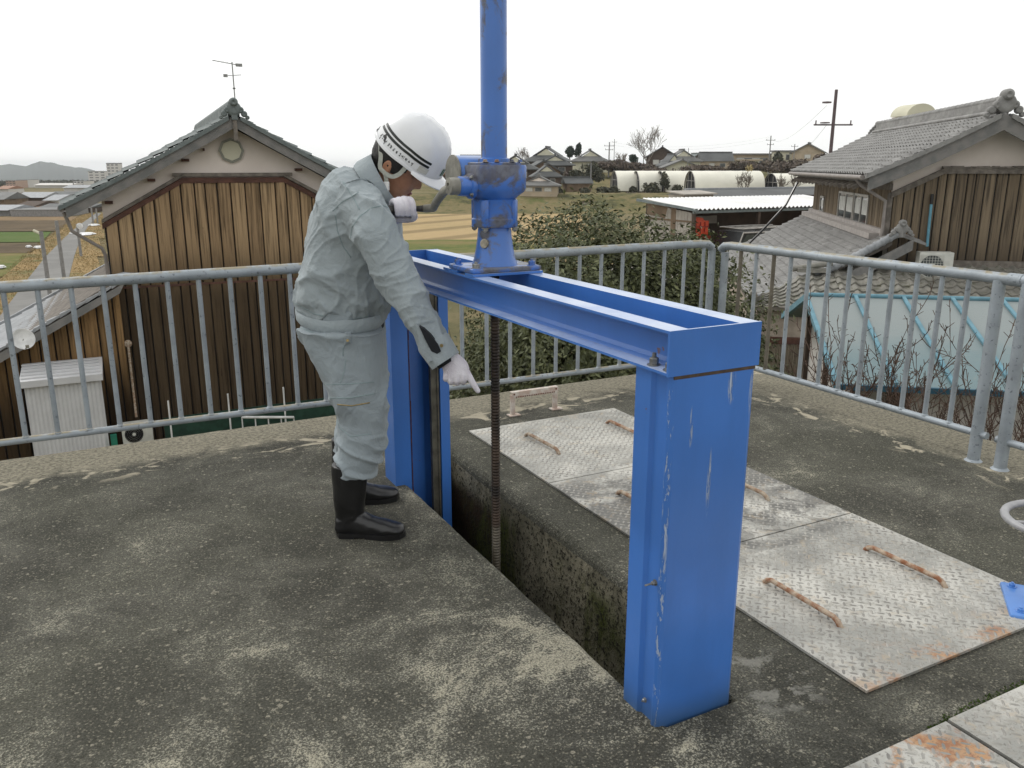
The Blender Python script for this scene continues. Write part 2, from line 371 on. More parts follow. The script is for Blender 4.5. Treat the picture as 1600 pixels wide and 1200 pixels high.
M['castgrey'] = plain('cast_grey', (.30, .29, .25), .55, .2, .15, 20, .002)
M['rail_metal'] = plain('guide_rail_metal', (.16, .15, .12), .5, .5, .25, 12)
M['wheelgrey'] = plain('handwheel_grey', (.36, .36, .37), .5, .1, .1, 20)
def screwm():
    t = NT('greased_screw', .42, .5, .5); P = t.pos(); z = t.xyz(P)[2]
    n = t.noise(12, 4, .6, P); c = t.mix(t.ms(n, .35, .65), (.018, .014, .012), (.062, .042, .030))
    c = t.mix(t.ms(z, .09, .06), c, (.12, .105, .08)); t.color(c); return t.m
M['screw'] = screwm()
M['rust'] = plain('rusty_bar', (.24, .10, .045), .85, 0, .2, 30, .003, (.45, .36, .27))
M['palebar'] = plain('pale_rusty_bar', (.42, .36, .28), .8, 0, .2, 30, .003, (.25, .15, .09))
M['rustline'] = plain('rust_streak', (.17, .06, .03), .9, 0, .2, 30)
M['white_rusty'] = plain('worn_white_steel', (.62, .58, .52), .6, 0, .1, 20, .001, (.45, .34, .28))
M['black'] = plain('black_rubber', (.012, .012, .013), .28, 0, .2, 12, .001, spec=.6)
M['darkgap'] = plain('dark_gap', (.008, .008, .009), .9)
M['jacket'] = cloth('jacket_cloth', (.335, .38, .40)); M['trouser'] = cloth('trouser_cloth', (.305, .35, .375)); M['seam'] = plain('seam_cloth', (.27, .345, .355), .9)
M['shirt'] = plain('dark_shirt', (.012, .014, .018), .9); M['glove'] = None
def glove():
    t = NT('knit_glove', .95, 0, .1); P = t.tc.outputs['Object']; v = t.vor(340, P); n = t.noise(18, 4, .5, P)
    t.color(t.mix(t.ms(n, .35, .65), (.66, .62, .68), (.80, .77, .82))); t.bump(t.math('ADD', v, t.math('MULTIPLY', n, .6)), .0022); return t.m
M['glove'] = glove()
def skin():
    t = NT('skin', .5, 0, .4); P = t.tc.outputs['Object']; n = t.noise(14, 5, .6, P)
    t.color(t.mix(t.ms(n, .35, .65), (.50, .27, .17), (.40, .195, .115))); t.b.inputs['Subsurface Weight'].default_value = .12
    t.b.inputs['Subsurface Radius'].default_value = (.02, .008, .004); t.bump(t.noise(160, 3, .6, P), .0008); return t.m
M['skin'] = skin(); M['lip'] = plain('lip', (.30, .10, .085), .45); M['eyed'] = plain('eye_line', (.02, .012, .01), .5)
M['hair'] = plain('black_hair', (.012, .010, .009), .45, 0, .3, 60, .004)
M['helmet'] = plain('helmet_white', (.80, .81, .83), .22, 0, .03, 5, 0, (.74, .75, .76))
M['helmet_dark'] = plain('helmet_black_tape', (.012, .016, .014), .4); M['helmet_green'] = plain('helmet_green_mark', (.0, .10, .05), .4)
M['strap'] = plain('strap_webbing', (.42, .43, .38), .8, 0, .1, 60); M['whitepl'] = plain('white_plastic', (.75, .75, .74), .4)
M['brass'] = plain('brass_snap', (.35, .27, .13), .35, .7)
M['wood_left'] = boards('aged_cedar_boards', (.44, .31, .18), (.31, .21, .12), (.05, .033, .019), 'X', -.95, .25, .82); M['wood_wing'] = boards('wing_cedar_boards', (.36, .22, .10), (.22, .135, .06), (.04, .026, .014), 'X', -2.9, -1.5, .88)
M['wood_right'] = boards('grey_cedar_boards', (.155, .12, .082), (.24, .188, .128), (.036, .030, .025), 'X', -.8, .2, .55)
M['woodtrim'] = plain('brown_trim', (.115, .05, .034), .8, 0, .2, 8, .004); M['woodgrey'] = plain('grey_weathered_wood', (.20, .175, .15), .85, 0, .2, 8, .004)
M['barge'] = plain('bargeboard_grey', (.15, .15, .145), .85, 0, .15, 5, .006, (.21, .2, .19))
M['plaster'] = plain('white_plaster', (.80, .72, .66), .9, 0, .06, 1.5, .002, (.72, .64, .58)); M['plaster_in'] = plain('clay_plaster', (.42, .355, .29), .9)
M['tile'] = tiles('grey_roof_tile', (.20, .195, .188), (.31, .305, .295)); M['tile_green'] = tiles('bluish_roof_tile', (.115, .14, .14), (.185, .21, .205))
M['tile_old'] = tiles('mossy_roof_tile', (.17, .165, .145), (.30, .285, .25), (.10, .10, .06)); M['tile_wing'] = tiles('smooth_grey_tile', (.27, .285, .30), (.36, .37, .385))
M['tile_far'] = plain('far_roof_tile', (.10, .105, .105), .7, 0, .15, .4)
M['tile_far2'] = plain('pale_far_tile', (.17, .17, .165), .7, 0, .15, .4); M['tile_red'] = plain('reddish_far_tile', (.30, .16, .10), .7, 0, .1, .5)
M['cream'] = plain('cream_wall', (.62, .60, .47), .9, 0, .06, 1); M['tanwall'] = plain('tan_wall', (.46, .38, .28), .9, 0, .08, 1)
M['darkwall'] = plain('dark_timber_wall', (.09, .062, .045), .9, 0, .15, 1.5); M['brownwall'] = plain('brown_plank_wall', (.20, .14, .09), .9, 0, .15, 1.5)
M['glass'] = plain('window_glass', (.10, .11, .11), .08, 0, .2, 2, spec=.8); M['curtain'] = plain('white_curtain', (.60, .60, .57), .8, 0, .1, 6)
M['alu'] = plain('aluminium', (.42, .40, .37), .45, .3, .1, 8); M['pipegrey'] = plain('drain_pipe', (.30, .27, .25), .6)
M['teal'] = plain('teal_paint', (.12, .27, .34), .55, 0, .12, 6); M['ltblue'] = plain('light_blue_pipe', (.13, .34, .44), .5)
def tealroof():
    t = NT('faded_teal_sheet', .55, 0, .4); P = t.pos(); X = t.xyz(P)
    n = t.noise(1.3, 5, .6, P, .3); f = t.noise(14, 5, .7, P)
    c = t.mix(t.ms(t.math('ADD', X[2], t.math('MULTIPLY', n, .5)), -.75, -.35), (.145, .21, .225), (.225, .255, .255))
    c = t.mix(t.math('MULTIPLY', t.ms(f, .58, .7), .4), c, (.24, .25, .22)); t.color(c); t.bump(f, .003); return t.m
M['tealroof'] = tealroof()
M['shedwhite'] = plain('shed_white_steel', (.60, .60, .61), .5, 0, .05, 3); M['acwhite'] = plain('ac_white', (.60, .60, .55), .5, 0, .08, 5)
M['corr'] = plain('white_corrugated', (.78, .78, .77), .5, 0, .06, 1.); M['panel'] = plain('grey_shed_panel', (.42, .385, .34), .8, 0, .12, 2)
M['film'] = plain('greenhouse_film', (.78, .76, .66), .5, 0, .05, .5); M['orange'] = plain('orange_paint', (.62, .07, .02), .5)
M['netgreen'] = plain('green_net', (.015, .055, .035), .9, 0, .2, 8); M['greenpl'] = plain('green_plastic', (.02, .20, .13), .5)
M['bark'] = plain('bark', (.10, .072, .05), .9, 0, .2, 12, .004); M['twig'] = plain('twig_bark', (.115, .072, .052), .9, 0, .25, 12); M['greytwig'] = plain('pale_bark', (.24, .21, .18), .9, 0, .15, 3)
M['leaf'] = leafm('camellia_leaf', (.042, .052, .018), (.110, .122, .048), (.145, .150, .062), .6); M['leaf_far'] = leafm('far_foliage', (.03, .035, .02), (.07, .07, .04), (.10, .09, .055), .8)
M['leaf_dark'] = leafm('dark_conifer', (.012, .028, .018), (.03, .05, .03), None, .8); M['wood_far'] = leafm('bare_wood_twigs', (.075, .06, .05), (.13, .10, .08), (.10, .095, .055), .9)
M['tan_leaf'] = leafm('autumn_leaf', (.35, .27, .13), (.5, .42, .22), None, .8)
M['asphalt'] = plain('asphalt', (.20, .195, .185), .9, 0, .1, .6, .003); M['polegrey'] = plain('concrete_pole', (.26, .255, .25), .8); M['polebrown'] = plain('steel_pole', (.12, .085, .09), .6)
M['lampwhite'] = plain('lamp_cover', (.8, .8, .8), .3); M['farwhite'] = plain('far_white_wall', (.60, .58, .55), .9, 0, .04, .2); M['farpink'] = plain('far_pink_wall', (.5, .36, .29), .9)
M['reed'] = boards('reed_screen', (.30, .26, .20), (.20, .165, .12), (.06, .045, .03), 'X', -3, -2.5, .2)
M['car'] = plain('dark_car_paint', (.03, .033, .035), .25, .2); M['carglass'] = plain('car_glass', (.05, .06, .06), .08, spec=.8)
def ground(name, stops, sc=.06, fs=1.1, rows=None, bump=.05):
    t = NT(name, .95, 0, .1); P = t.pos(); n = t.noise(sc, 6, .65, P, .5); f = t.noise(fs, 5, .7, P)
    v = t.math('ADD', t.math('MULTIPLY', n, .6), t.math('MULTIPLY', f, .4))
    c = t.ramp(v, stops)
    if rows:
        q = t.n.new('ShaderNodeMapping'); q.inputs['Rotation'].default_value = (0, 0, rows[1]); t.l.new(P, q.inputs[0])
        w = t.wave(rows[0], 1.2, q.outputs[0], 'X', 'SIN', .6); c = t.mix(t.math('MULTIPLY', t.ms(w, .55, .95), rows[2]), c, rows[3])
    t.color(c); t.bump(f, bump); return t.m
M['ground'] = ground('ground_soil', [(.36, (.075, .07, .038)), (.47, (.12, .11, .055)), (.56, (.20, .16, .09)), (.66, (.10, .115, .045))], .03, .5)
M['bank'] = ground('grassy_bank', [(.38, (.055, .055, .03)), (.46, (.12, .115, .05)), (.53, (.20, .16, .085)), (.62, (.11, .12, .045))], .12, .9)
M['stubble'] = ground('rice_stubble', [(.38, (.36, .265, .14)), (.5, (.41, .30, .16)), (.62, (.34, .26, .13))], .05, 1.0, (.045, -YAW + math.pi / 2, .55, (.13, .10, .05)))
M['green'] = ground('green_crop', [(.4, (.075, .125, .03)), (.6, (.105, .14, .045))], .2, 2)
M['soil'] = ground('tilled_soil', [(.4, (.085, .065, .042)), (.6, (.14, .105, .065))], .2, 2); M['tanverge'] = ground('dry_verge', [(.38, (.33, .23, .11)), (.5, (.27, .19, .09)), (.62, (.14, .14, .06))], .3, 1.5)
M['grass'] = ground('rough_grass', [(.4, (.09, .12, .035)), (.52, (.15, .15, .05)), (.62, (.20, .16, .07))], .2, 1.5)
M['brownf'] = ground('brown_field', [(.4, (.20, .14, .08)), (.6, (.27, .19, .11))], .1, 1.)
M['hill'] = plain('hill_forest', (.045, .06, .045), .95, 0, .2, .004)
# ================================================================ DECK
random.seed(4)
def jit(y, a=.004, s=9.): return noise.noise(Vector((y * s, 3.3, 1.7))) * a + noise.noise(Vector((y * 41, 8.3, 1.7))) * a * .5
dk = MB()
DX = [-6, 1.305, 1.55, 1.72, 4.45]; DY = [-3, 1.56, 1.75, 3.77, 4.02, 4.9]
for i in range(4):
    for j in range(5):
        if i == 1 and j in (1, 2): continue
        if i == 2 and j in (2, 3): continue
        if i == 0 and j in (1, 2): continue
        dk.quad((DX[i], DY[j], 0), (DX[i + 1], DY[j], 0), (DX[i + 1], DY[j + 1], 0), (DX[i], DY[j + 1], 0))
# near (left) lip of the slot, slightly chipped arris
N = 130; ys = [1.56 + (3.77 - 1.56) * k / N for k in range(N + 1)]
dk.rings([[(-6, y, 0), (1.26, y, 0), (1.285 + jit(y) * .6, y, 0), (1.300 + jit(y), y, -.008), (1.305, y, -.03), (1.305, y, -3)] for y in ys], False, closed=False)
# far lip, broadly rounded
ys2 = [1.75 + (4.02 - 1.75) * k / N for k in range(N + 1)]
dk.rings([[(1.72, y, 0)] + [(1.72 - .045 * math.sin(a) + jit(y, .005, 6), y, -.045 * (1 - math.cos(a))) for a in (.3, .7, 1.1, 1.57)] + [(1.672, y, -.3), (1.67, y, -3)] for y in ys2], False, closed=False)
for (a, b) in (((1.305, 1.56), (1.55, 1.56)), ((1.55, 1.56), (1.55, 1.75)), ((1.55, 1.75), (1.72, 1.75)), ((1.305, 3.77), (1.55, 3.77)), ((1.55, 3.77), (1.55, 4.02)), ((1.55, 4.02), (1.72, 4.02))):
    dk.quad((a[0], a[1], 0), (b[0], b[1], 0), (b[0], b[1], -3), (a[0], a[1], -3))
# worn outer arris and outer faces
dk.rings([[(x, 4.9, 0), (x, 4.93, -.012 + jit(x, .01)), (x, 4.945, -.05), (x, 4.945, -4.6)] for x in [-6 + 10.45 * k / 120 for k in range(121)]], False, closed=False)
dk.rings([[(4.45, y, 0), (4.48, y, -.012 + jit(y, .01)), (4.495, y, -.05), (4.495, y, -4.6)] for y in [-3 + 7.9 * k / 90 for k in range(91)]], False, closed=False)
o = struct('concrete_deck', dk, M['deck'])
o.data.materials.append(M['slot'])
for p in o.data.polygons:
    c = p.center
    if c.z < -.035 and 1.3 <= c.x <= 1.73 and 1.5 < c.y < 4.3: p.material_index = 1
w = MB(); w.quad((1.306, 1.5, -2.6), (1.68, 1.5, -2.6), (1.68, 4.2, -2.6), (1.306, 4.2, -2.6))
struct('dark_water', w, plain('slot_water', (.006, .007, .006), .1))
# thin mortar smear round the post foot and plate edge
# ================================================================ CHECKER PLATES
def lugs(mb, x0, x1, y0, y1, z, L=.0148, W=.0043, pitch=.036, Hh=.003):
    r2 = math.sqrt(.5); cx, cy = (x0 + x1) / 2, (y0 + y1) / 2; n = int((x1 - x0 + y1 - y0) / pitch) + 2
    for i in range(-n, n):
        for j in range(-n, n):
            u, v = i * pitch * .80, j * pitch * .80
            X = cx + (u - v) * r2; Y = cy + (u + v) * r2
            if not (x0 + .015 < X < x1 - .015 and y0 + .015 < Y < y1 - .015): continue
            a = math.pi / 4 + (math.pi / 2 if (i + j) % 2 else 0); ca, sa = math.cos(a), math.sin(a)
            pts = [(-L, 0, 0), (-L * .55, -W, 0), (L * .55, -W, 0), (L, 0, 0), (L * .55, W, 0), (-L * .55, W, 0), (-L * .5, 0, Hh), (L * .5, 0, Hh)]
            mb.add([(X + p[0] * ca - p[1] * sa, Y + p[0] * sa + p[1] * ca, z + p[2]) for p in pts],
                   [(0, 1, 6), (1, 2, 7, 6), (2, 3, 7), (3, 4, 7), (4, 5, 6, 7), (5, 0, 6)])
def plate(x0, x1, y0, y1, label, warp=0.):
    z = .012; mb = MB()
    mb.bx((x0, y0, .003), (x1, y1, z)); nb = len(mb.f); lugs(mb, x0, x1, y0, y1, z)
    t = thing('checker_plate', label, 'floor plate', ((x0 + x1) / 2, (y0 + y1) / 2, 0), 'checker plates over the channel')
    p = part('panel', mb, M['plate'], t); p.data.materials.append(M['lug'])
    for q in p.data.polygons:
        if q.index >= nb: q.material_index = 1
    return t
def handle(par, xa, ya, xb, yb, mat, h=.022, label=None):
    a = Vector((xa, ya, .012)); b = Vector((xb, yb, .012)); d = (b - a).normalized(); s = d.cross(Vector((0, 0, 1)))
    mb = MB(); mb.tube([a - d * .012, a + Vector((0, 0, h * .6)), a + d * .02 + Vector((0, 0, h)), b - d * .02 + Vector((0, 0, h)), b + Vector((0, 0, h * .6)), b + d * .012], [.010, .010, .0095, .0095, .010, .010], 10, round_=True)
    part('handle', mb, mat, par, 1.2, label)
XP0, XP1 = 1.905, 2.915
p1 = plate(XP0, XP1, 3.275, 4.20, 'pale checker plate farthest from the camera, next to the small grab handle')
p2 = plate(XP0, XP1, 2.345, 3.268, 'scuffed dark-worn checker plate, middle one behind the blue post')
p3 = plate(XP0, XP1, 1.41, 2.338, 'checker plate with two rusty bar handles and a rust-stained corner')
handle(p3, 2.116, 2.03, 2.116, 1.705, M['rust'], label='rusty bar handle'); handle(p3, 2.668, 2.045, 2.672, 1.72, M['rust'], label='rusty bar handle')
handle(p2, 2.12, 2.99, 2.13, 2.68, M['palebar']); handle(p2, 2.69, 2.95, 2.69, 2.63, M['palebar'])
handle(p1, 2.15, 3.95, 2.16, 3.62, M['palebar']); handle(p1, 2.697, 3.94, 2.699, 3.60, M['rust'], label='rusty bar handle')
p4 = plate(1.30, 1.985, .35, 1.212, 'rust-stained checker plate corner at the bottom edge of the picture')
p5 = plate(2.0, 2.9, .35, 1.215, 'grey checker plate with mossy edge at the bottom right corner')
# fine moss line between deck and the near plates
mo = MB(); random.seed(2)
for k in range(900):
    x = random.uniform(1.93, 2.9); y = 1.2195 + random.random() ** 2 * .022 * (1 if x > 2.0 else .4); h = random.uniform(.002, .009); a = random.uniform(0, 6.28)
    d = Vector((math.cos(a), math.sin(a), 0)) * .004
    mo.add([Vector((x, y, .001)) - d, Vector((x, y, .001)) + d, Vector((x, y, h)) + d * .3], [(0, 1, 2)], random.random())
mo.tone = 'leaf'
single('moss', mo, leafm('moss_green', (.03, .05, .008), (.07, .12, .015), None, .9), 'thin green moss growing along the plate joint', 'moss', kind='stuff')
# ================================================================ SMALL GRAB HANDLE on the deck
t = thing('grab_handle', 'small white steel grab handle with perforated bar standing on the deck margin', 'grab handle', (2.43, 4.38, 0))
for i, x in enumerate((2.283, 2.585)):
    m = MB(); m.bx((x - .013, 4.365, 0), (x + .013, 4.391, .135), bev=.003); m.box((x + .008, 4.378, .006), (.075, .05, .008), bev=.002); part('leg', m, M['white_rusty'], t)
m = MB(); m.bx((2.27, 4.36, .118), (2.598, 4.364, .155)); m.bx((2.27, 4.364, .151), (2.598, 4.392, .155)); part('bar', m, M['white_rusty'], t)
m = MB()
for k in range(22): m.box((2.30 + k * .0128, 4.3585, .123), (.005, .003, .008), Matrix.Rotation(.6, 3, 'Y'))
m.lathe([(0, .0), (.006, .0), (.006, .002), (0, .002)], (2.285, 4.3575, .142), (0, 1, 0), 8); m.lathe([(0, .0), (.006, .0), (.006, .002), (0, .002)], (2.583, 4.3575, .142), (0, 1, 0), 8)
part('perforation', m, M['rustline'], t)
# ================================================================ RAILINGS
def rail_y(label):
    Y = 4.62; zt, zb = .945, .176; x0 = -2.2; xe = 4.015; Zt = lambda x: .942 + .007 * (x + .33); Zb = lambda x: .178 - .007 * (x + .4)
    t = thing('railing', label, 'railing', (1, Y, 0), 'railing sections')
    m = MB(); pts = [(x0, Y, Zt(x0))] + [(x, Y, Zt(x) + .003 * math.sin(x)) for x in (-1, 0, 1, 2, 3, 3.9)] + [(3.965, Y, Zt(4) - .008), (4.0, Y, Zt(4) - .035)]
    m.tube(pts, .0285, 14); part('top_rail', m, M['galv'], t, 1.2)
    m = MB(); m.tube([(x0, Y, Zb(x0)), (xe, Y, Zb(xe))], .018, 12); part('bottom_rail', m, M['galv'], t, 1.2)
    for x in (1.585,  -1.2, 4.005):
        m = MB(); m.tube([(x, Y, 0), (x, Y, Zt(x) - (.04 if x > 4 else .01))] , .026, 14); m.lathe([(.05, 0), (.045, .008), (.03, .014)], (x, Y, 0)); part('post', m, M['galv'], t, 1.2)
    xs = [-2.0 + .153 * k for k in range(5)] + [-1.05 + .153 * k for k in range(4)] + [-.48, -.329, -.186, -.042, .1, .248, .4, .553, .711, .869, 1.027, 1.19, 1.34, 1.46, 1.73, 1.9, 2.057, 2.226, 2.391, 2.561, 2.731, 2.902, 3.070, 3.240, 3.415, 3.587, 3.761, 3.93]
    for x in xs:
        m = MB(); m.tube([(x, Y, Zb(x)), (x, Y, Zt(x))], .0130, 10); m.lathe([(.0175, 0), (.014, .008)], (x, Y, Zb(x) + .015), n=10); part('baluster', m, M['galv'], t, 1.2)
rail_y('long galvanised railing along the far deck edge behind the worker')
def rail_x(label, ya, yb, ys, posts):
    X = 4.06; zt, zb = .96, .15
    t = thing('railing', label, 'railing', (X, (ya + yb) / 2, 0), 'railing sections')
    m = MB(); pts = [(X, y, zt) for y in (ya, (ya + yb) / 2, yb)]
    if ya > 4.4: pts = [(X, ya + .015, zt - .035), (X, ya - .02, zt - .008), (X, ya - .085, zt), (X, yb, zt)]
    m.tube(pts, .0285, 14); part('top_rail', m, M['galv'], t, 1.2)
    m = MB(); m.tube([(X, ya, zb), (X, yb, zb)], .019, 12); part('bottom_rail', m, M['galv_plain'], t, 1.2)
    for y in posts:
        m = MB(); m.tube([(X, y, 0), (X, y, zt - .01 if y < 4.4 else zt - .05)], .031 if y < 3 else .027, 16); m.lathe([(.044, 0), (.038, .004), (.034, .010)], (X, y, 0)); part('post', m, M['galv_plain'], t, 1.2)
    for k, y in enumerate(ys):
        m = MB(); m.tube([(X, y, zb), (X, y, zt)], .0135, 10); m.lathe([(.0185, 0), (.0145, .008)], (X, y, zb + .016), n=10)
        rb = k in (0, 2) and ya > 4
        part('baluster', m, M['galv_rust'] if rb else M['galv_plain'], t, 1.2, 'rust-browned baluster' if rb else None)
    return t
M['galv_rust'] = plain('stained_baluster', (.17, .15, .115), .8, .1, .15, 14, .001)
r2 = rail_x('galvanised railing running from the corner along the right deck edge to its thick post', 4.575, 2.49, [4.385 , 4.235, 4.075, 3.925, 3.775, 3.618, 3.46, 3.312, 3.16, 3.005, 2.856, 2.706], [4.545, 2.545])
m = MB(); m.tube([(4.06, 2.50, .96), (4.06, 2.43, .96)], .0315, 14); part('sleeve', m, M['galv_plain'], r2, 1.2)
rail_x('short near piece of railing at the right picture border beyond the sleeve joint', 2.44, 1.2, [2.26, 2.11, 1.96, 1.81, 1.66, 1.51], [2.40])
# small lugs at foot
# ================================================================ BLUE GATE FRAME
fr = thing('gate_gantry', 'tall blue steel gate hoist frame with scratched front post standing in the slot', 'gate frame', (1.39, 2.65, 0))
ZT = .998
def gatepost(y0, s, zb):    # front plate at y0, returns run in +s*y direction
    m = MB(); xa, xb = 1.262, 1.534
    o = []
    # folded channel: web at y0, two flanges, return lips at the open side
    D = .15; th = .009; rr = .014
    def yy(v): return y0 + s * v
    prof = [(xa, D), (xa, .085), (xa + .010, .075), (xa + .010, .030), (xa, .020), (xa, rr), (xa + rr * .3, rr * .3), (xa + rr, 0), (xb - rr, 0), (xb - rr * .3, rr * .3), (xb, rr), (xb, D), (xb - .03, D), (xb - .03, D - th), (xb - th, D - th), (xb - th, th), (xa + .024, th), (xa + .024, D - th), (xa + .045, D - th), (xa + .045, D)]
    m.prism([(x, yy(v), zb) for x, v in prof], (0, 0, ZT - zb)); return m
# beam end weld line & near post
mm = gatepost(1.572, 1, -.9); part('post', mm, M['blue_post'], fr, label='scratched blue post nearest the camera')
# far post: box with the guide slot facing the camera
m = MB(); y1 = 3.60
m.bx((1.242, y1 + .012, -1.2), (1.251, y1 + .15, ZT)); m.bx((1.242, y1, -1.2), (1.322, y1 + .012, ZT)); m.bx((1.313, y1 + .012, -1.2), (1.322, y1 + .05, ZT))
m.bx((1.251, y1 + .14, -1.2), (1.531, y1 + .15, ZT)); m.bx((1.483, y1, -1.2), (1.531, y1 + .012, ZT)); m.bx((1.522, y1 + .012, -1.2), (1.531, y1 + .14, ZT))
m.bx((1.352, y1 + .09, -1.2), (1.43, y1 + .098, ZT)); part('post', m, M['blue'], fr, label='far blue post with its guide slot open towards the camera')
m = MB(); m.bx((1.437, y1 + .004, -1.2), (1.474, y1 + .03, ZT - .01)); m.bx((1.467, y1 - .001, -1.2), (1.476, y1 + .004, ZT - .01))
for k in range(14): m.lathe([(0, 0), (.0035, 0), (.003, .002), (0, .002)], (1.452, y1 + .003, -.8 + k * .13), (0, -1, 0), 8)
part('guide_rail', m, M['rail_metal'], fr)
m = MB(); z = -1.0
while z < ZT - .05:
    dz = random.uniform(.04, .16); wd_ = random.uniform(.003, .006); m.bx((1.359, y1 + .088, z), (1.359 + wd_, y1 + .0895, z + dz)); z += dz - .004
part('rust_streak', m, M['rustline'], fr)
# beam: two outward channels back to back with end plates
zb, zt = 1.000, 1.113; ya, yb = 1.572, 3.735; th = .008
def chan(xw, s):   # web plane x, flange direction
    f = .062; P = [(xw, zb), (xw + s * f, zb), (xw + s * f, zb + .007), (xw + s * .02, zb + .010), (xw + s * .011, zb + .018), (xw + s * .008, zb + .03), (xw + s * .008, zt - .03), (xw + s * .011, zt - .018), (xw + s * .02, zt - .010), (xw + s * f, zt - .007), (xw + s * f, zt), (xw, zt)]
    m = MB(); m.prism([(x, ya + th, z) for x, z in P], (0, yb - ya - 2 * th, 0)); return m
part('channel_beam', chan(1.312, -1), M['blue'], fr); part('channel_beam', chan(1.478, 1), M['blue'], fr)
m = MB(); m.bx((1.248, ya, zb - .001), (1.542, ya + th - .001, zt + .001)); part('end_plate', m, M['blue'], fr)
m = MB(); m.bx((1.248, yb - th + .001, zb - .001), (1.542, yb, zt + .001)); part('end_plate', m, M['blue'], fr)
m = MB(); m.bx((1.30, 1.60, .991), (1.49, 1.70, .9995)); m.bx((1.268, 1.5715, .9905), (1.53, 1.60, .9985)); part('weld_seam', m, plain('rusty_weld', (.09, .06, .04), .9, 0, .2, 40), fr)
def bolt(c, axis, r=.011, L=.012, stud=.010):
    m = MB(); c = Vector(c); a = Vector(axis)
    m.lathe([(0, 0), (r * 1.5, 0), (r * 1.5, .002), (0, .002)], c, axis, 14); m.lathe([(0, 0), (r, 0), (r, L * .8), (r * .85, L), (0, L)], c + a * .0022, axis, 6)
    m.lathe([(0, 0), (r * .5, 0), (r * .45, stud), (0, stud)], c + a * (L + .002), axis, 10); return m
for y in (1.60, 1.665):
    for x in (1.275,): part('bolt', bolt((x, y, zb + .0085), (0, 0, 1), .012, .018, .012), M['steel'], fr)
part('bolt', bolt((1.262, 1.60, .43), (-1, 0, 0), .006, .010, .022), M['steel'], fr); part('bolt', bolt((1.262, 1.62, -.0 + .06), (-1, 0, 0), .005, .006, .004), M['steel'], fr)
# seat plate under the hoist (bolted on the beam)
YS = 2.815; XS = 1.392
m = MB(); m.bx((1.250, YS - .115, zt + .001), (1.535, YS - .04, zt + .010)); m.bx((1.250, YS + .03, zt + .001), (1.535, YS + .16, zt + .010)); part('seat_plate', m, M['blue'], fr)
# ================================================================ HOIST
h = thing('gate_hoist', 'grimy blue hand-cranked gear hoist with tall blue stem pipe on the beam', 'hoist', (XS, YS, zt + .010))
H0 = zt + .0105; G = M['blue_grimy']
m = MB(); m.box((XS, YS, H0 + .009), (.285, .215, .018), bev=.005); part('base_flange', m, G, h, .8)
for dx in (-.115, .115):
    for dy in (-.08, .08): part('bolt', bolt((XS + dx, YS + dy, H0 + .018), (0, 0, 1), .013, .014, .007), M['steel'] if dx * dy > 0 else G, h)
m = MB(); m.lathe([(.086, H0 + .018), (.083, H0 + .028), (.078, H0 + .04), (.070, H0 + .08), (.064, H0 + .12), (.061, H0 + .158)], (XS, YS, 0), n=36); part('pedestal', m, M['blue_pipe'], h, 1.)
m = MB(); m.lathe([(0, 0), (.018, 0), (.017, .005), (.010, .006), (0, .006)], (XS - .058, YS - .035, H0 + .10), (-.86, -.5, .15), 16); part('cap_plug', m, plain('bare_plug', (.42, .38, .3), .5, .4, .25, 50), h, .6)
# lower gear drum with ribs
m = MB(); z0 = H0 + .158
m.lathe([(.0, z0), (.082, z0), (.085, z0 + .004), (.085, z0 + .028), (.079, z0 + .033), (.079, z0 + .085), (.083, z0 + .10), (.0, z0 + .10)], (XS, YS, 0), n=36)
for k in range(4):
    a = math.radians(40 + 90 * k); c = Vector((XS + .078 * math.cos(a), YS + .078 * math.sin(a), z0 + .05)); m.box(c, (.022, .03, .10), Matrix.Rotation(a, 3, 'Z'), bev=.006)
part('lower_drum', m, G, h, .7)
for k in range(4):
    a = math.radians(40 + 90 * k); c = (XS + .082 * math.cos(a), YS + .082 * math.sin(a), z0 - .0005); part('bolt', bolt(c, (0, 0, -1), .010, .010, .004), M['steel'] if k else M['castgrey'], h)
# upper gear housing: drum flaring to a squarish body
m = MB(); z1 = z0 + .10
def sq(r, z, e=4.5, n=40, ox=0.):
    out = []
    for k in range(n):
        a = 2 * math.pi * k / n; c, s_ = math.cos(a), math.sin(a); q = (abs(c) ** e + abs(s_) ** e) ** (-1 / e)
        out.append(Vector((XS + ox + r * q * c, YS + r * q * s_, z)))
    return out
m.rings([sq(.078, z1, 2), sq(.084, z1 + .012, 2.5), sq(.098, z1 + .026, 3.2), sq(.101, z1 + .04, 4), sq(.101, z1 + .115, 4.5), sq(.098, z1 + .121, 4.5)])
part('gear_housing', m, G, h, .7)
m = MB(); m.rings([sq(.090, z1 + .121, 3), sq(.090, z1 + .128, 3), sq(.086, z1 + .131, 3)]); part('housing_lid', m, G, h, .7)
for dx, dy in ((-.07, -.07), (.07, -.07), (-.07, .07), (.07, .07), (-.03, -.082), (0.03, -.082)):
    part('bolt', bolt((XS + dx, YS + dy, z1 + .131), (0, 0, 1), .007, .007, .0), M['palebar'] if dx < 0 else G, h)
m = MB(); ZP = z1 + .131
m.lathe([(.058, ZP), (.058, ZP + .012), (.0475, ZP + .016), (.0475, ZP + .8), (.0475, 2.9)], (XS, YS, 0), n=32)
part('stem_cover_pipe', m, M['blue_pipe'], h, .9)
